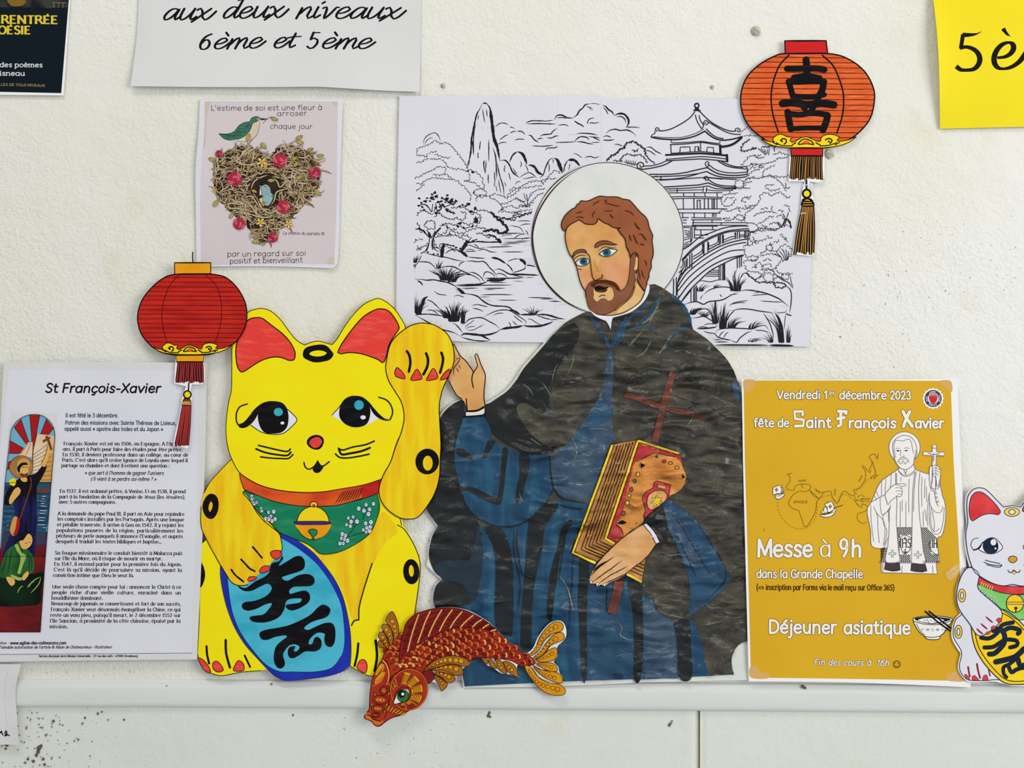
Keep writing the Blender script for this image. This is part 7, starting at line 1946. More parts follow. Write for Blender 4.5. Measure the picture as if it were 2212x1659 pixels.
gp = T.part('picture_ground', p); gp.fill(poly("82 35 412 40 405 150 398 330 70 330 60 200"), 'paper_warm', 2); gp.build()
sg = T.part('stained_glass_picture', p)
ARCH = "76 215 90 150 130 95 190 60 250 50 310 60 360 98 390 150 398 205 | 372 530 | 325 1150 | 294 1608 | -60 1608 | -30 1300 | 0 1150 | 40 540 |"
arch = P(ARCH, True, True, 6)
sg.fill(arch, 'glass_blue', 4)
ctr = (238, 330)
for (a, b_) in [((52, 450), (60, 392)), ((66, 330), (74, 238)), ((102, 140), (152, 82)), ((215, 54), (288, 54)), ((336, 82), (386, 150))]:
    sg.fill(poly("%d %d %d %d %d %d" % (a[0], a[1], b_[0], b_[1], ctr[0], ctr[1])), 'glass_red', 5)
    sg.line("%d %d %d %d" % (a[0], a[1], ctr[0], ctr[1]), 1.0, 'glass_black', 6, cap=False); sg.line("%d %d %d %d" % (b_[0], b_[1], ctr[0], ctr[1]), 1.0, 'glass_black', 6, cap=False)
sg.fill("268 190 | 390 204 398 215 | 372 535 | 240 540 | 232 330 |", 'glass_cream', 7); sg.fill(poly("330 330 384 330 372 535 262 536"), 'glass_gold', 8)
sg.fill("203 250 | 240 245 | 236 350 132 352 |", 'glass_cream', 7)
sg.fill(poly("40 542 370 535 352 790 330 900 20 905 30 700"), 'glass_sea', 7); sg.fill(poly("20 900 344 890 330 1060 8 1070"), 'trim_paint', 7); sg.fill(poly("20 900 344 890 330 1060 8 1070"), 'glass_hat', 7.5)
sg.fill(poly("20 900 344 890 334 990 12 1010"), 'seal_blue', 8)
sg.fill(poly("8 1010 336 980 294 1608 -60 1608 -30 1300"), 'glass_maroon', 8)
for i in range(9):
    sg.line("%d %d %d %d" % (236, 520 - i * 22, 380 - i * 2, 520 - i * 34), .9, 'glass_brown', 9, cap=False)
sg.line("240 245 236 440", 2.0, 'glass_brown', 9); sg.line("203 250 240 245", 1, 'glass_brown', 9); sg.line("268 190 236 330", 1.2, 'glass_brown', 9); sg.line("205 260 150 330", .9, 'glass_brown', 9); sg.line("225 260 190 340", .9, 'glass_brown', 9)
sg.fill("262 575 300 590 360 572 350 600 290 612", 'glass_brown', 9)
for i in range(16):
    yy = 620 + i * 17
    sg.line("%d %d %d %d %d %d" % (265 + (i * 37) % 40, yy, 300 + (i * 23) % 30, yy - 4 + (i % 3) * 4, 345 - (i * 11) % 25, yy + 2), 1.0, 'paper_edge' if i % 3 else 'glass_black', 9, 1)
    sg.line("%d %d %d %d" % (28 + (i * 13) % 30, yy + 6, 80 + (i * 7) % 20, yy), .9, 'paper_edge' if i % 2 else 'glass_black', 9, 1)
sg.fill("125 520 200 490 262 470 320 402 336 432 300 510 268 570 264 700 258 760 190 780 122 782 112 660 75 700 38 692 48 610", 'glass_black', 10)
sg.fill("118 660 255 650 262 755 272 800 262 900 250 1060 180 1100 60 1070 20 1060 50 980 88 880 112 790", 'glass_navy', 11)
sg.fill(ell(156, 426, 84, 80, -.2), 'glass_hat', 12); sg.line(ell(156, 426, 84, 80, -.2), 1.1, 'glass_brown', 13, closed=True); sg.fill(ell(172, 410, 48, 44, -.3), 'glass_gold', 13)
sg.fill("130 425 160 400 195 402 206 440 208 475 185 500 160 498 145 470 125 470 125 445", 'glass_skin', 14); sg.fill("128 430 160 396 198 398 205 412 170 414 148 440 145 470 132 462", 'glass_black', 15); sg.fill("150 470 180 478 205 466 204 488 180 502 155 498", 'glass_brown', 15)
sg.line("165 430 185 426", 1.2, 'glass_black', 16); sg.line("190 430 202 428", 1, 'glass_black', 16); sg.fill("158 495 190 500 200 525 175 535 150 515", 'glass_skin', 14)
sg.fill("300 402 330 340 345 275 370 262 388 275 382 308 360 330 345 380 322 428", 'glass_skin', 14); sg.line("300 402 330 340 345 275", .9, 'glass_black', 15)
sg.line("335 205 352 240 372 305", 5, 'glass_brown', 15, smooth=False, cap=False); sg.line("312 245 362 215", 4.6, 'glass_brown', 15, cap=False)
sg.fill("72 692 70 655 108 585 138 572 152 590 145 620 110 660 85 692", 'glass_skin', 14); sg.fill("65 530 90 508 115 515 118 545 100 565 80 555", 'gold_yellow', 14)
sg.line("222 500 226 560 190 670 150 790 130 840", 2.6, 'glass_brown', 14, cap=False); sg.fill("100 790 130 788 122 870 104 922 76 882", 'glass_gold', 14); sg.fill("130 790 148 830 122 915 98 915 115 870", 'glass_red', 15)
sg.fill("108 985 145 960 200 1012 240 1060 252 1120 242 1180 185 1196 90 1216 0 1210 22 1100 60 1020", 'glass_green', 16)
for s in ["60 1030 40 1120 20 1190", "90 1010 75 1110 60 1200", "200 1030 215 1100 215 1170", "225 1060 235 1120 230 1170"]:
    sg.line(s, 1.4, 'glass_dark_green', 17, 1)
sg.fill("110 982 132 978 160 1040 192 1060 170 1130 150 1192 130 1190 150 1110 150 1060 128 1030", 'glass_lime', 17)
sg.fill("138 935 150 900 200 888 230 912 238 950 200 925 180 950 160 968 142 962", 'glass_black', 17); sg.fill("145 955 172 950 205 905 228 915 238 950 225 990 190 1015 165 1010 150 985", 'glass_skin', 18); sg.line("185 975 200 970", 1, 'glass_black', 19); sg.line("210 968 222 964", 1, 'glass_black', 19)
sg.fill("0 1215 90 1218 180 1200 250 1190 318 1188 300 1300 288 1400 200 1420 -20 1415 -10 1300", 'glass_dark_green', 15)
sg.fill("50 1215 95 1220 115 1250 95 1278 70 1262", 'glass_skin', 19); sg.fill("165 1210 205 1170 214 1190 195 1222 175 1240", 'glass_skin', 19)
sg.fill("85 1195 140 1215 180 1220 150 1240 95 1222", 'glass_lime', 18)
for s in ["210 1290 235 1250 275 1222 300 1215", "300 1215 280 1270 225 1330", "130 1330 150 1290 175 1280", "200 1290 230 1255 250 1250", "140 1300 160 1275"]:
    sg.line(s, 2.0, 'glass_lime', 18, 1)
sg.line(arch, 1.2, 'glass_black', 20, closed=True); sg.line("40 540 370 535", 1.0, 'glass_black', 19, cap=False); sg.line("5 1068 334 1064", 1.0, 'glass_black', 19, cap=False)
sg.build()

# ================================================================== ochre poster
def w_och(x, y):
    return 0.0004 + 0.0003 * math.sin(y / 100.0) + 0.0008 * sst(1440, 1480, y)
T = Thing('mass_poster', 'ochre yellow poster with white lettering and a line-drawn priest, right of the paper figure', 'poster', 1850, 1480, 0.0058, w_och, step=0.00006, grid=26)
view(0, 0, 1)
p = T.part('paper_sheet')
p.fill(P("1602 820 | 1840 820 2067 818 | 2076 1000 2088 1250 2096 1484 | 1850 1474 1617 1471 | 1610 1200 1605 1000 |", True, True, 14), 'paper_edge', 0, 0.0002).build()
q = T.part('ochre_panel', p)
q.fill(P("1606 822 | 1840 822 2053 823 | 2060 1000 2072 1200 2082 1470 | 1850 1466 1622 1463 | 1615 1200 1609 1000 |", True, True, 14), 'ochre', 1); q.build()
for s, lb in [("1606 822 1632 822 1628 838 1610 848", 'top left'), ("2030 823 2053 823 2056 846 2040 836", 'top right'), ("1622 1463 1660 1464 1658 1450 1645 1442 1621 1440", 'bottom left'), ("2046 1469 2082 1470 2080 1452 2060 1448 2046 1455", 'bottom right')]:
    q = T.part('tape_corner', p, 'translucent tape dulling the %s corner' % lb); q.fill(s, 'ochre_taped', 2); q.build()
W_ = dict(mname='text_white', lvl=4, out=(1.8, 'outline_brown'))
view(1590, 810, 4.366)
q = T.part('date_lettering', p)
text(q, "Vendredi 1", 385, 224, 862, 224, 12, 3.2, sx=.8, **W_); text(q, "er", 878, 192, 932, 192, 7.5, 1.8, **W_); text(q, "décembre", 975, 226, 1415, 228, 12, 3.2, **W_); text(q, "2023", 1452, 228, 1645, 229, 12, 3.2, **W_)
q.build()
q = T.part('feast_lettering', p)
text(q, "fête", 168, 489, 356, 489, 12.5, 3.4, **W_); text(q, "de", 394, 489, 498, 489, 12.5, 3.4, **W_)
for s in ["540 350 545 405 548 415|", ]:
    pass
def big(pp, s, w=6.5):
    for ln in s.split(';'):
        pp.line(ln, w + 1.8, 'outline_brown', 4, smooth=False)
    for ln in s.split(';'):
        pp.line(ln, w, 'text_white', 5, smooth=False)
big(q, "626 374 628 345 548 345 556 412 636 424 632 480 556 482"); big(q, "962 342 1036 345;1036 345 1034 362;985 345 986 470 960 482;955 412 1018 402;968 340 985 345")
big(q, "1572 345 1600 400 1660 485;1634 345 1600 420 1576 485", 7)
text(q, "aint", 664, 495, 892, 495, 15, 4.6, **W_); text(q, "rançois", 1062, 496, 1506, 498, 14.5, 4.6, **W_); text(q, "avier", 1690, 498, 1955, 500, 14.5, 4.6, **W_)
q.build()
view(1590, 1130, 4.424)
q = T.part('mass_lettering', p)
text(q, "Messe", 205, 318, 728, 320, 25, 6.4, **W_); text(q, "à", 806, 320, 905, 320, 25, 4.6, nib=.5, **W_); text(q, "9", 990, 318, 1070, 318, 26, 6.0, **W_); text(q, "h", 1104, 318, 1195, 320, 24, 6.4, **W_)
q.build()
q = T.part('chapel_lettering', p)
text(q, "dans la Grande Chapelle", 196, 521, 1208, 524, 12.3, 3.0, **W_)
text(q, "(=> inscription par Forms via le mail reçu sur Office 365)", 196, 636, 1510, 641, 8, 1.9, 'outline_brown', 4); q.build()
q = T.part('lunch_lettering', p)
text(q, "Déjeuner", 315, 1048, 958, 1052, 19, 5.2, **W_); text(q, "asiatique", 1032, 1054, 1660, 1058, 19, 5.2, **W_); q.build()
q = T.part('end_lettering', p)
W2 = dict(W_); W2['out'] = (1.3, 'outline_brown')
text(q, "Fin des cours à  16h", 742, 1356, 1455, 1362, 9.2, 2.0, slant=.25, **W2)
q.line(ell(1533, 1348, 33, 33), 1.6, 'outline_brown', 4, closed=True); q.dot(1590 + 1520 / 4.424, 1130 + 1338 / 4.424, 1.2, 'outline_brown', 4); q.dot(1590 + 1546 / 4.424, 1130 + 1338 / 4.424, 1.2, 'outline_brown', 4); q.line("1514 1356 1533 1370 1552 1356", 1.2, 'outline_brown', 4); q.build()
q = T.part('rice_bowl', p)
q.shape("1688 908 1720 900 1790 890 1870 886 1960 890 2030 900 2064 914 2050 950 2015 1010 1975 1055 1945 1078 | 1948 1095 1930 1108 1870 1112 1815 1102 1798 1080 | 1750 1040 1710 980 1692 940", 'text_white', 4, 1.6)
q.fill("1700 912 1790 896 1880 893 1990 903 2050 916 1990 940 1880 962 1780 948", 'poster_black', 6); q.shape("1730 926 1780 906 1870 902 1960 912 1990 930 1920 950 1860 956 1780 945", 'text_white', 7, 1.0)
q.lines("1.3:1692 935 1780 960 1870 970 1960 962 2050 930;1.3:1800 1080 1870 1090 1945 1078;1:1720 960 1760 1030 1800 1068;1:2030 960 1990 1030;1:1790 920 1810 935;1:1850 925 1870 930;1:1820 915 1840 950;1:1890 940 1900 945", 1, 'ink', 8, 0)
for (x, y, r) in [(1777, 1015, 20), (1875, 1018, 24), (1972, 1015, 16)]:
    for i in range(5):
        a = i * 1.256
        q.line("%f %f %f %f" % (x, y, x + r * math.cos(a), y + r * math.sin(a)), 2.4, 'ink', 8, 1)
for x in (1828, 1922):
    q.line(ell(x, 1016, 12, 7), .9, 'ink', 8, closed=True)
q.line("1805 842 1920 940 2042 1028", 3.4, 'ink', 9, smooth=False); q.line("1842 842 1950 925 2052 1005", 3.4, 'ink', 9, smooth=False)
q.build()
# seal
view(1590, 810, 4.366)
q = T.part('school_seal', p)
sc_out = []
for i in range(96):
    a = 2 * math.pi * i / 96
    rr = 96 + 5 * math.cos(16 * a)
    sc_out.append((VIEW[0] + (1856 + rr * math.cos(a)) / VIEW[2], VIEW[1] + (222 + rr * math.sin(a)) / VIEW[2]))
q.fill(sc_out, 'text_white', 4); q.line(ell(1856, 222, 66, 66), 6.5, 'seal_blue', 5, closed=True)
q.fill("1815 175 | 1897 175 | 1896 225 1880 260 1856 275 1832 260 1816 225 |", 'seal_red', 6); q.fill(poly("1817 176 1896 176 1896 198 1817 198"), 'paper', 7); q.lines("1:1825 182 1890 182;1:1825 188 1890 188;1:1825 194 1890 194;1.4:1835 235 1860 238;1.4:1865 228 1885 240", 1, 'seal_red', 8, 0)
ringtxt = "VANNES * SAINT * FRANCOIS * XAVIER * "
for i, ch in enumerate("VANNES "):
    a = -2.1 + i * .17
    def put(ch, a, r):
        x, y = 1856 + r * math.cos(a), 222 + r * math.sin(a)
        ux, uy = -math.sin(a), math.cos(a)
        text(q, ch, x - ux * 5, y - uy * 5, x + ux * 5, y + uy * 5, 1.7, .55, 'text_white', 7)
    if ch != ' ':
        put(ch, a, 58)
for i, ch in enumerate("XAVIER"):
    put(ch, -.42 + i * .17, 58)
for i, ch in enumerate("SAINT"):
    put(ch, 2.75 + i * .17, 58)
for i, ch in enumerate("FRANCOIS"):
    a = 2.2 - i * .16
    x, y = 1856 + 70 * math.cos(a), 222 + 70 * math.sin(a)
    ux, uy = math.sin(a), -math.cos(a)
    text(q, ch, x - ux * 5, y - uy * 5, x + ux * 5, y + uy * 5, 1.7, .55, 'text_white', 7)
q.build()
# map
q = T.part('voyage_map', p)
q.lines("""1.3:478 935 505 932 525 925;1.3:485 935 505 960 508 1000 490 1030 475 1045 485 1075 540 1088 560 1050 600 1030 650 1030 700 1040 700 1070 660 1100 600 1095;1.3:620 1025 615 1045 632 1062
1.4:595 1095 550 1120 515 1160 495 1210 510 1240 550 1265 590 1280 605 1320 625 1370 640 1425 670 1425 700 1380 740 1310 755 1250 760 1200 775 1165 720 1110 695 1088;1.2:700 1095 730 1140 772 1160
1.4:745 1072 780 1100 822 1110 805 1140 780 1165;1.2:750 1085 790 1115;1.4:820 1110 855 1098 895 1100 905 1150 930 1190 950 1215 962 1195 985 1140 1020 1095 1060 1120 1110 1142 1120 1110 1105 1085
1.4:1105 1085 1160 1065 1210 1000 1222 940 1215 900 1185 860 1200 855 1240 900 1262 922 1270 900 1255 885 1280 850 1275 800 1250 780 1265 760 1310 745 1330 795 1340 742;1.6:1290 820 1300 870 1312 900 1310 940 1270 965
1:1150 1150 1180 1130 1210 1150;1:1130 1190 1165 1175 1200 1200 1180 1220;1.1:1120 1150 1130 1200 1160 1240 1190 1250;1:1160 1190 1260 1192;1.2:1230 1275 1180 1300 1145 1310 1148 1370 1200 1400 1235 1385;1.2:1175 1235 1210 1220 1235 1240
1:265 1450 262 1480;1:862 1190 860 1205""", 1.2, 'ochre_line', 3, 0)
def dashes(s, w=1.1, on=3.2, off=2.6):
    pts = P(s, True, False, 1.0)
    acc, cur, st = 0, [pts[0]], True
    for a, b_ in zip(pts, pts[1:]):
        acc += math.hypot(b_[0] - a[0], b_[1] - a[1])
        if st:
            cur.append(b_)
        if acc > (on if st else off):
            if st:
                q.line(cur, w, 'ochre_line', 3, cap=False)
            st = not st; acc = 0; cur = [b_]
dashes("480 1080 450 1105 400 1160 392 1220 405 1290 450 1370 520 1430 600 1452 680 1430 740 1360 765 1270 760 1200 820 1150 900 1132"); dashes("900 1150 960 1200 1000 1130 1060 1140 1130 1200 1170 1240"); dashes("1130 1090 1180 1060 1230 1000 1270 970"); dashes("1130 1110 1150 1150 1130 1190")
text(q, "AFRIQUE", 540, 1210, 675, 1208, 3.6, .8, 'ochre_line', 3); text(q, "EUROPE", 586, 1006, 660, 1004, 2.6, .6, 'ochre_line', 3); text(q, "MALACCA", 1180, 1176, 1262, 1176, 2.4, .6, 'ochre_line', 3)
text(q, "INDE", 938, 1140, 942, 1075, 2.4, .6, 'ochre_line', 3); text(q, "CHINE", 1165, 1010, 1195, 950, 2.4, .6, 'ochre_line', 3); text(q, "JAPON", 1300, 985, 1340, 945, 2.4, .6, 'ochre_line', 3)
q.dot(1590 + 1272 / 4.366, 810 + 975 / 4.366, 1.4, 'outline_brown', 3)
q.build()
for (nm, fs, ls, cross) in [("ship", ["345 1085 350 1060 380 1048 428 1038 | 420 1060 440 1090 425 1118 385 1118 350 1130", "425 1050 450 1085 440 1110 420 1115 430 1085", "368 1130 455 1120 440 1150 400 1172 378 1165"], "1:400 1130 440 1125;1:372 1140 420 1140", (380, 1082)),
                        ("ship", ["835 1220 900 1192 | 925 1240 920 1270 880 1295 | 858 1290 860 1250", "802 1290 825 1272 | 830 1300 818 1310", "826 1255 852 1245 | 860 1295 832 1305", "785 1312 830 1312 890 1298 940 1250 930 1300 890 1335 840 1342 800 1330"], "1.3:935 1250 1005 1228;1:800 1318 860 1312 920 1290;1:830 1320 900 1285", (887, 1240))]:
    q = T.part(nm, p)
    for f_ in fs:
        q.shape(f_, 'text_white', 5, 1.2, 'outline_brown')
    q.lines(ls, 1, 'outline_brown', 7, 0)
    cx_, cy_ = cross
    q.line("%f %f %f %f" % (cx_ - 16, cy_, cx_ + 16, cy_), 2.4, 'outline_brown', 7, cap=False); q.line("%f %f %f %f" % (cx_, cy_ - 18, cx_, cy_ + 18), 2.4, 'outline_brown', 7, cap=False)
    q.line("%f %f %f %f" % (cx_ - 12, cy_, cx_ + 12, cy_), 1, 'koi_orange', 8, cap=False); q.line("%f %f %f %f" % (cx_, cy_ - 14, cx_, cy_ + 14), 1, 'koi_orange', 8, cap=False)
    q.build()
# line-drawn priest
view(1850, 920, 4.879)
q = T.part('drawn_priest', p)
q.shape(ell(505, 228, 164, 165), 'text_white', 4, 1.2, 'figure_line')
q.shape("440 455 380 495 310 545 262 580 225 640 190 720 155 800 118 860 115 930 135 1030 150 1120 150 1220 165 1270 210 1288 275 1290 300 1275 262 1440 262 1545 | 850 1560 | 840 1430 870 1420 848 1190 890 1165 915 1110 935 1000 940 880 925 790 905 740 | 880 600 882 460 850 430 800 415 775 425 768 510 | 700 490 620 455 600 400 | 560 440 500 460 450 440", 'text_white', 5, 1.3, 'figure_line')
for (x0, x1, yt, yb) in [(258, 330, 1290, 1440), (425, 590, 1075, 1440), (680, 860, 1080, 1440)]:
    yy = yt
    k_ = 0
    while yy < yb:
        xx = x0 + (0 if k_ % 2 else 11)
        xx = max(xx, x0 + (1 if x0 != 680 else 0))
        while xx < x1:
            ok = True
            if x0 == 425 and abs(xx - 510) < 62 and 1150 < yy < 1355: ok = False
            if x0 == 680 and yy < 1195 and xx > 700 + (yy - 1075) * .9 + 45: ok = False
            if x0 == 680 and abs(xx - 830) < 45 and 1195 < yy < 1350: ok = False
            if x0 == 258 and xx < 262 + 2: ok = True
            if x0 == 258 and xx > 335 - (yy - 1290) * .15: ok = False
            if ok:
                cx_, cy_ = VIEW[0] + xx / VIEW[2], VIEW[1] + yy / VIEW[2]
                q.dot(cx_, cy_, 1.75, 'ink', 6, 4)
            xx += 22
        yy += 11
        k_ += 1
q.fill("345 1000 420 1000 425 1100 440 1300 452 1440 310 1430 330 1250 342 1100", 'text_white', 7); q.fill("588 1000 672 1000 680 1100 700 1300 720 1445 575 1440 583 1200", 'text_white', 7)
q.lines("""1.2:420 500 425 800 420 1000 425 1100 440 1300 448 1425 310 1430 330 1250 342 1100 345 860;1.2:615 490 598 620 590 760 585 1060 580 1300 578 1440;1.2:668 490 655 640 660 900 680 1100 700 1300 720 1445 578 1442;1:365 510 362 600 355 650
1:410 490 412 620;1:630 480 610 640 600 900;1:425 1070 590 1070;1:680 1072 750 1072;1:265 580 262 740;1:310 560 300 700;1:555 560 550 700 552 910;1:480 780 480 900;1:470 540 465 580;1:460 800 460 1070;1:520 800 520 1070
1:690 540 685 700 690 850;1:720 560 715 760;1:735 640 740 800;1:700 900 705 1060;1:720 880 735 1000;1:210 690 230 750;1:190 740 210 780;1.2:152 805 250 750 300 722;1:250 750 252 850 275 940 350 870
1:150 830 155 1000 180 1220;1:180 850 220 950 225 1080 240 1230;1:205 910 250 960 290 1010 300 1100 285 1250;1:275 940 290 1050 320 1100 300 1230 285 1255 295 1270 330 1180;1:335 900 340 1010;1:280 935 350 880 355 830
1:768 700 770 800 800 880 850 915 890 905 910 850;1:770 780 765 950 780 1080 830 1140 880 1120 910 1020 925 860;1:790 850 780 980 800 1090 840 1110 870 1080;1:765 720 745 900 750 1050;1:800 900 820 1040 810 1110
1:480 1475 475 1545;1:800 1470 806 1555;1:275 1450 278 1545""", 1, 'figure_line', 8, 0)
q.shape("300 725 345 665 375 635 420 612 470 608 520 612 520 628 470 640 478 670 480 700 470 740 445 745 430 735 405 755 360 790 330 830 318 790", 'text_white', 9, 1.2, 'figure_line')
q.lines("1:410 655 440 648 470 660;1:415 690 445 682 475 692;1:430 720 455 712 472 722;1:412 622 440 620 470 640", 1, 'figure_line', 10, 0)
q.lines("1:440 440 445 470 480 510 515 520 560 510 610 470 618 440;1:440 475 475 515 515 535 570 520 620 480;1.2:500 465 515 500 530 465;1.4:516 490 518 520", 1, 'figure_line', 8, 0)
q.shape("392 300 385 250 380 200 400 150 440 120 490 100 560 112 600 150 628 210 632 260 608 330 598 400 560 440 520 458 470 450 430 410 400 350", 'text_white', 9, 1.2, 'figure_line')
q.lines("""1.2:408 155 440 152 490 158 530 140 560 145 580 190 590 250 600 290;1:408 155 395 200 398 270 412 330;1:608 260 630 255 635 290 620 340 605 345;1:390 285 395 320 405 330;1:412 238 430 232 450 238;1:500 236 530 230 555 238
1.4:415 262 435 255 458 262;1.4:500 262 520 254 545 260;1:465 250 462 290 465 320;1:495 300 500 322 485 330;1.3:432 380 455 345 485 325 510 335 545 360 556 378 530 372 520 400 505 400 495 370 480 370 475 400 455 400 450 378 432 380;1:460 355 485 348 515 352""", 1, 'figure_line', 10, 0)
q.dot(1850 + 435 / 4.879, 920 + 262 / 4.879, 1.8, 'ink', 10); q.dot(1850 + 521 / 4.879, 920 + 260 / 4.879, 1.8, 'ink', 10)
q.shape(poly("798 200 838 200 840 275 922 277 922 314 838 310 830 678 790 655 800 312 702 308 702 272 798 275"), 'text_white', 9, 1.2, 'figure_line')
q.lines("1.6:752 284 790 300 812 296 840 300 875 286;1.6:812 296 812 340 808 370;1.4:800 232 836 236;1.6:834 520 832 672;1:790 655 825 665;1.4:840 313 922 316", 1.4, 'figure_line', 11, 0)
q.shape("772 425 795 430 796 600 772 590 765 520", 'text_white', 10, 1.1, 'figure_line')
q.shape("800 420 850 420 880 455 882 520 868 600 845 640 838 560 805 515 800 470", 'text_white', 10, 1.1, 'figure_line'); q.lines("1:805 450 840 440 875 465;1:803 475 840 468 870 490;1:806 502 838 498 862 520", 1, 'figure_line', 12, 0)
q.lines("1.1:768 600 790 680 830 685;1.1:880 605 870 640 850 665;1:820 690 830 760 850 830 868 842", 1, 'figure_line', 11, 0)
for (x, y) in [(834, 708), (843, 753), (855, 798)]:
    q.line(ell(x, y, 9, 11), .8, 'figure_line', 11, closed=True)
for (x, y) in [(376, 1345), (645, 1357)]:
    q.line(poly("%d %d %d %d %d %d %d %d %d %d %d %d %d %d %d %d %d %d %d %d %d %d %d %d" % (x - 8, y - 38, x + 8, y - 38, x + 8, y - 8, x + 38, y - 8, x + 38, y + 8, x + 8, y + 8, x + 8, y + 38, x - 8, y + 38, x - 8, y + 8, x - 38, y + 8, x - 38, y - 8, x - 8, y - 8)), 1.1, 'print_ink', 9, closed=True)
q.shape(poly("302 1442 452 1440 460 1518 420 1528 370 1530 292 1512"), 'ink_soft', 8, .8, 'ink'); q.shape(poly("576 1450 724 1455 742 1528 690 1540 620 1535 570 1525"), 'ink_soft', 8, .8, 'ink')
for i in range(12):
    q.line("%d 1445 %d 1515" % (308 + i * 12, 302 + i * 13), .6, 'figure_line', 10, cap=False); q.line("%d 1458 %d 1528" % (584 + i * 12, 580 + i * 13), .6, 'figure_line', 10, cap=False)
q.lines("1.2:440 1150 470 1190 450 1230 470 1290 500 1350 560 1310 565 1250 580 1190 540 1160 505 1148 470 1165", 1.2, 'ink', 8, 0)
text(q, "IHS", 455, 1280, 572, 1282, 13, 1.8, 'ink', 8, serif=.7, sx=1); q.lines("1.4:508 1170 508 1200;1.4:495 1182 522 1182;1.6:512 1295 512 1345;1.4:495 1320 512 1345 530 1320", 1.4, 'ink', 8, 0)
text(q, "IH", 795, 1284, 848, 1284, 12, 1.8, 'ink', 8, serif=.7); q.lines("1.2:790 1200 765 1240 780 1300 820 1345 850 1360", 1.2, 'ink', 8, 0)
for i in range(9):
    for xo in (250, 710):
        if (xo + i * 20) < (310 if xo == 250 else 875):
            q.line(ell(xo + i * 20, 1432, 10, 12, 0, 8), .8, 'figure_line', 8, closed=True)
for i in range(6):
    q.line(ell(462 + i * 21, 1436, 11, 12, 0, 8), .8, 'figure_line', 8, closed=True)
q.build()

# ================================================================== small white beckoning cat at the right edge
T = Thing('cat_cutout', 'white beckoning cat cut-out with green bib and gold tablet, cut by the right edge', 'cutout', 2190, 1480, 0.0074, lambda x, y: 0.0006 + 0.0004 * math.sin(x / 40.0) + .0008 * sst(1440, 1480, y), step=0.00005, grid=20)
view(2040, 1030, 3.5298)
bk = T.part('backing_paper')
WOUT = "165 345 155 250 158 170 172 125 200 95 245 76 290 78 330 98 390 160 450 222 | 520 212 575 224 | 640 150 720 85 800 78 850 110 880 200 890 300 | 960 330 1010 400 1010 520 985 680 960 840 930 980 880 1000 | 905 1100 900 1200 880 1350 860 1500 800 1560 640 1590 520 1592 430 1570 390 1560 330 1558 200 1562 150 1540 112 1490 102 1430 122 1345 | 90 1300 55 1230 55 1150 80 1080 118 1040 | 90 960 85 860 110 780 150 710 190 690 | 165 600 152 500 155 420"
bk.fill(P(WOUT, True, True, 6), 'paper_edge', 0, 0.0003); bk.build()
b = T.part('body')
b.shape("195 688 150 715 115 780 92 870 96 970 130 1040 85 1085 66 1150 70 1230 128 1335 112 1430 122 1490 160 1535 205 1550 330 1550 390 1545 600 1560 820 1530 860 1350 880 1150 800 900 600 700", 'paper', 1, 1.8, 'navy_ink')
b.lines("2:195 688 150 715 115 780 92 870 96 970 130 1040", 2, 'ink', 3, 0)
for (s, w) in [("178 1448 184 1490 190 1520", 3.8), ("246 1425 255 1480 268 1530", 4), ("335 1470 345 1515", 3)]:
    b.line(s, w, 'nail_dark_red', 3, 0)
b.build()
for s in ["208 1545 212 1515 228 1512 250 1535 262 1548", "285 1547 300 1510 318 1508 330 1535 328 1546", "150 1500 175 1515 190 1545 165 1540"]:
    q = T.part('claw'); q.shape(s, 'cat_red', 3, 1, 'navy_ink'); q.build()
tb = T.part('tablet')
TOV = "425 1008 480 1025 540 1070 600 1130 690 1240 760 1400 740 1530 640 1572 540 1582 460 1570 390 1520 300 1420 240 1320 210 1220 200 1110 | 300 1010"
tb.shape(TOV, 'cat_yellow', 4, 2.2, 'navy_ink')
tb.line("432 1035 500 1070 580 1140 660 1240 730 1400 715 1510 620 1550 540 1558 470 1545 410 1500 330 1410 265 1310 235 1210 222 1120", 1.8, 'ink', 6)
tb.build()
tc = T.part('brush_characters', tb)
for s, w in [("278 1225 340 1230 400 1190 440 1130 520 1110", 9), ("440 1180 500 1150 575 1170 560 1195", 10), ("370 1170 420 1160 455 1200 455 1260 430 1300 380 1345 340 1350", 11), ("302 1300 370 1295 420 1265 470 1240 550 1250 550 1285 500 1300", 9), ("390 1410 460 1395 540 1370 607 1310", 12), ("530 1400 490 1430 450 1450 450 1500 470 1525", 8), ("490 1450 510 1490 545 1470 600 1455 640 1470", 9), ("560 1390 580 1440 640 1420", 11)]:
    tc.line(s, w, 'cat_navy', 7)
tc.build()
bb = T.part('bib'); bb.shape("246 845 262 822 330 845 420 880 520 895 610 890 760 850 790 960 700 1060 600 1088 540 1080 430 1005 340 950", 'cat_green', 5, 1.5, 'navy_ink')
bb.line("262 855 300 890 350 930 430 1005", 1.6, 'bird_green', 7); bb.build()
fd = T.part('blossom_dots', bb, kind='stuff')
for (x, y) in [(270, 858), (285, 875), (300, 888), (325, 908), (335, 925), (350, 915), (358, 935), (375, 940), (385, 925), (372, 958), (395, 950), (352, 905), (380, 912)]:
    fd.shape(ell(x, y, 7, 7, 0, 7), 'white_ink', 8, .5, 'bird_green')
fd.build()
cl = T.part('collar'); cl.shape("232 740 300 785 370 815 450 830 540 835 620 832 780 780 790 850 620 895 520 895 420 880 330 848 262 815 238 780", 'cat_red', 6, 1.5, 'navy_ink')
for i in range(6):
    cl.line("%d %d %d %d" % (285 + i * 16, 800 + i * 7, 272 + i * 17, 826 + i * 7), 1.6, 'cat_gold', 8)
cl.build()
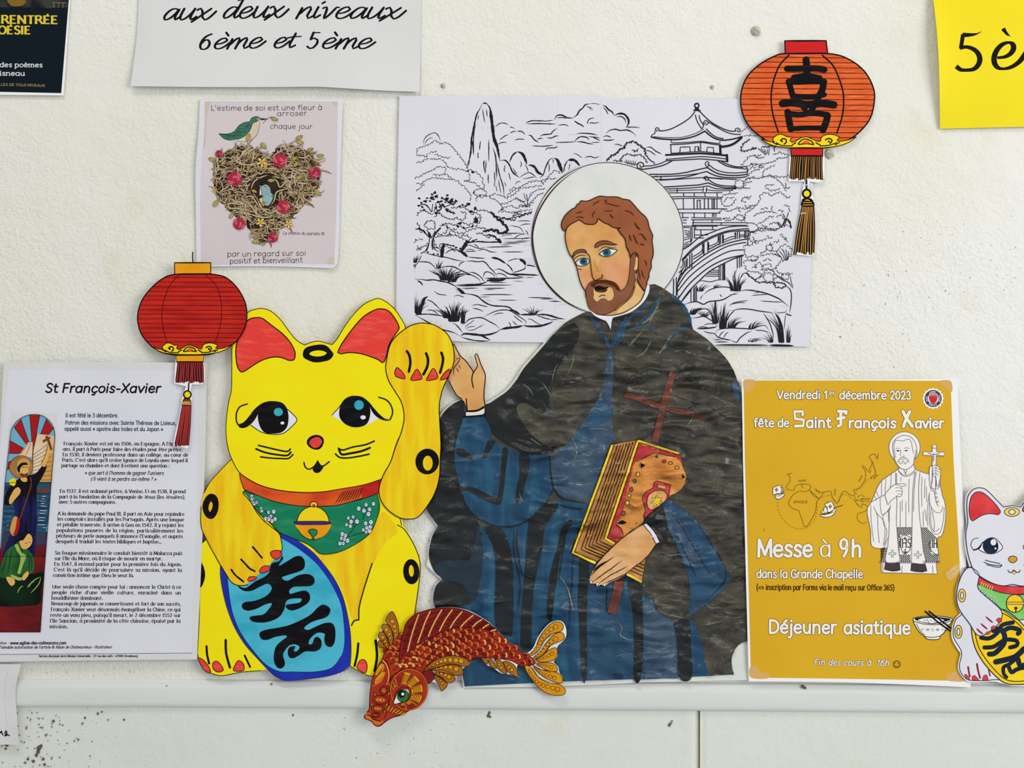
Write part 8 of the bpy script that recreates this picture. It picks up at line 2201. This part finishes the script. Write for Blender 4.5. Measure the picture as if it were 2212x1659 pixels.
be = T.part('bell'); be.shape(ell(536, 965, 66, 68), 'cat_yellow', 8, 1.8, 'navy_ink'); be.fill("475 955 610 955 608 970 475 970", 'cat_gold', 10); be.lines("1.3:472 955 605 955;1.3:472 970 605 970", 1.3, 'navy_ink', 11, 0)
be.fill(ell(543, 1000, 13, 11), 'cat_navy', 11); be.line("543 1005 543 1032", 2.4, 'cat_navy', 11); be.build()
la = T.part('lower_arm'); la.shape("195 690 260 740 250 840 300 900 360 950 420 1005 438 1040 430 1090 400 1130 350 1170 300 1205 260 1210 225 1180 190 1120 130 1040 96 970 92 870 115 780 150 715", 'paper', 9, 1.8, 'navy_ink')
for s in ["310 1062 335 1085 368 1112", "272 1115 300 1140 328 1162", "240 1152 265 1178 295 1200"]:
    la.line(s, 3.6, 'nail_dark_red', 11, 1)
la.build()
for s in ["392 1090 415 1074 436 1080 432 1105 408 1110", "350 1150 372 1134 390 1140 385 1158 360 1165", "305 1195 325 1178 350 1185 330 1202"]:
    q = T.part('claw', la); q.shape(s, 'cat_red', 11, 1, 'navy_ink'); q.build()
def gring(cx, cy, rx, ry, lv, par=None):
    q = T.part('spot', par); q.shape(ell(cx, cy, rx, ry), 'cat_gold', lv, 1.5, 'navy_ink'); q.shape(ell(cx, cy, rx * .42, ry * .55), 'paper', lv + 2, 1.5, 'navy_ink'); q.build()
gring(130, 903, 28, 50, 11, la); gring(104, 1180, 28, 50, 3)
hd = T.part('head')
hd.shape("175 345 168 250 170 170 185 130 210 100 245 84 290 86 325 105 385 165 448 230 | 520 218 578 232 | 640 160 720 96 790 90 840 120 865 200 865 345 880 500 860 640 800 740 700 810 600 832 520 820 450 830 370 812 290 770 225 720 185 620 165 520 160 430", 'paper', 10, 1.8, 'navy_ink')
hd.build()
q = T.part('inner_ear', hd); q.shape("190 190 205 145 240 115 285 118 330 150 380 200 415 245 425 270 410 288 350 280 290 290 240 318 210 336 195 320 184 260", 'cat_red', 12, 1.6, 'navy_ink'); q.build()
q = T.part('inner_ear', hd); q.shape("590 255 620 200 700 130 770 112 815 130 840 190 845 260 830 330 760 290 680 268 600 265", 'cat_red', 12, 1.6, 'navy_ink'); q.build()
gring(513, 267, 58, 34, 12, hd)
for m in (0, 1):
    f = (lambda s: s) if not m else (lambda s: ' '.join(str(1040 - float(v)) if i % 2 == 0 else v for i, v in enumerate(s.replace('|', '').split())))
    q = T.part('eye', hd)
    q.shape(f("258 548 290 500 340 466 380 466 415 495 442 540 400 575 350 586 300 575"), 'white_ink', 12, 1.6, 'navy_ink')
    q.fill(f("290 540 292 500 320 472 350 464 385 475 405 505 408 540 395 570 360 584 320 578 298 560"), 'cat_navy', 14)
    cx_ = 370 if not m else 670
    q.fill(ell(cx_, 498, 22, 24), 'white_ink', 15); q.fill(ell(cx_ + 16, 545, 8, 8), 'white_ink', 15)
    q.fill(f("290 490 262 530 235 548 210 552 220 562 245 555 270 540"), 'ink', 15); q.line(f("215 552 198 525 205 490 225 470 256 465"), 1.2, 'ink', 15)
    q.build()
q = T.part('nose', hd); q.shape("484 628 495 608 520 602 545 610 553 630 535 650 515 656 495 645", 'koi_gold', 12, 1.6, 'navy_ink'); q.build()
q = T.part('whiskers', hd); q.lines("1.8:308 634 360 648 420 660;1.8:298 650 350 668 425 675 434 668;1.8:318 668 370 682 420 688 436 675", 1.8, 'navy_ink', 12, 0); q.build()
q = T.part('whiskers', hd); q.lines("1.8:732 634 680 648 620 660;1.8:742 650 690 668 615 675 606 668;1.8:722 668 670 682 620 688 604 675", 1.8, 'navy_ink', 12, 0); q.build()
q = T.part('mouth', hd); q.lines("2:482 712 492 728 512 728 525 708 545 726 565 728 576 712", 2, 'navy_ink', 12, 0); q.shape("512 728 530 718 548 728 532 744", 'cat_gold', 12, 1, 'navy_ink'); q.build()
ar = T.part('raised_arm'); ar.shape("900 335 960 340 1000 400 1000 520 975 680 950 840 925 970 860 990 800 900 820 760 860 640 860 500 850 420", 'paper', 14, 1.8, 'navy_ink'); ar.build()
q = T.part('clear_tape_strip', None, 'crumpled clear tape beside the cat, over the ochre poster')
q.fill("10 735 40 700 80 670 115 668 120 700 100 735 70 770 30 785", 'clear_tape', 1); q.lines("0.7:40 720 70 700 90 690;0.7:50 750 80 730 100 700;0.6:30 740 60 745;0.6:70 690 95 720;0.7:60 710 62 740;0.5:85 680 110 690", .7, 'white_ink', 2, 1)
q.build()
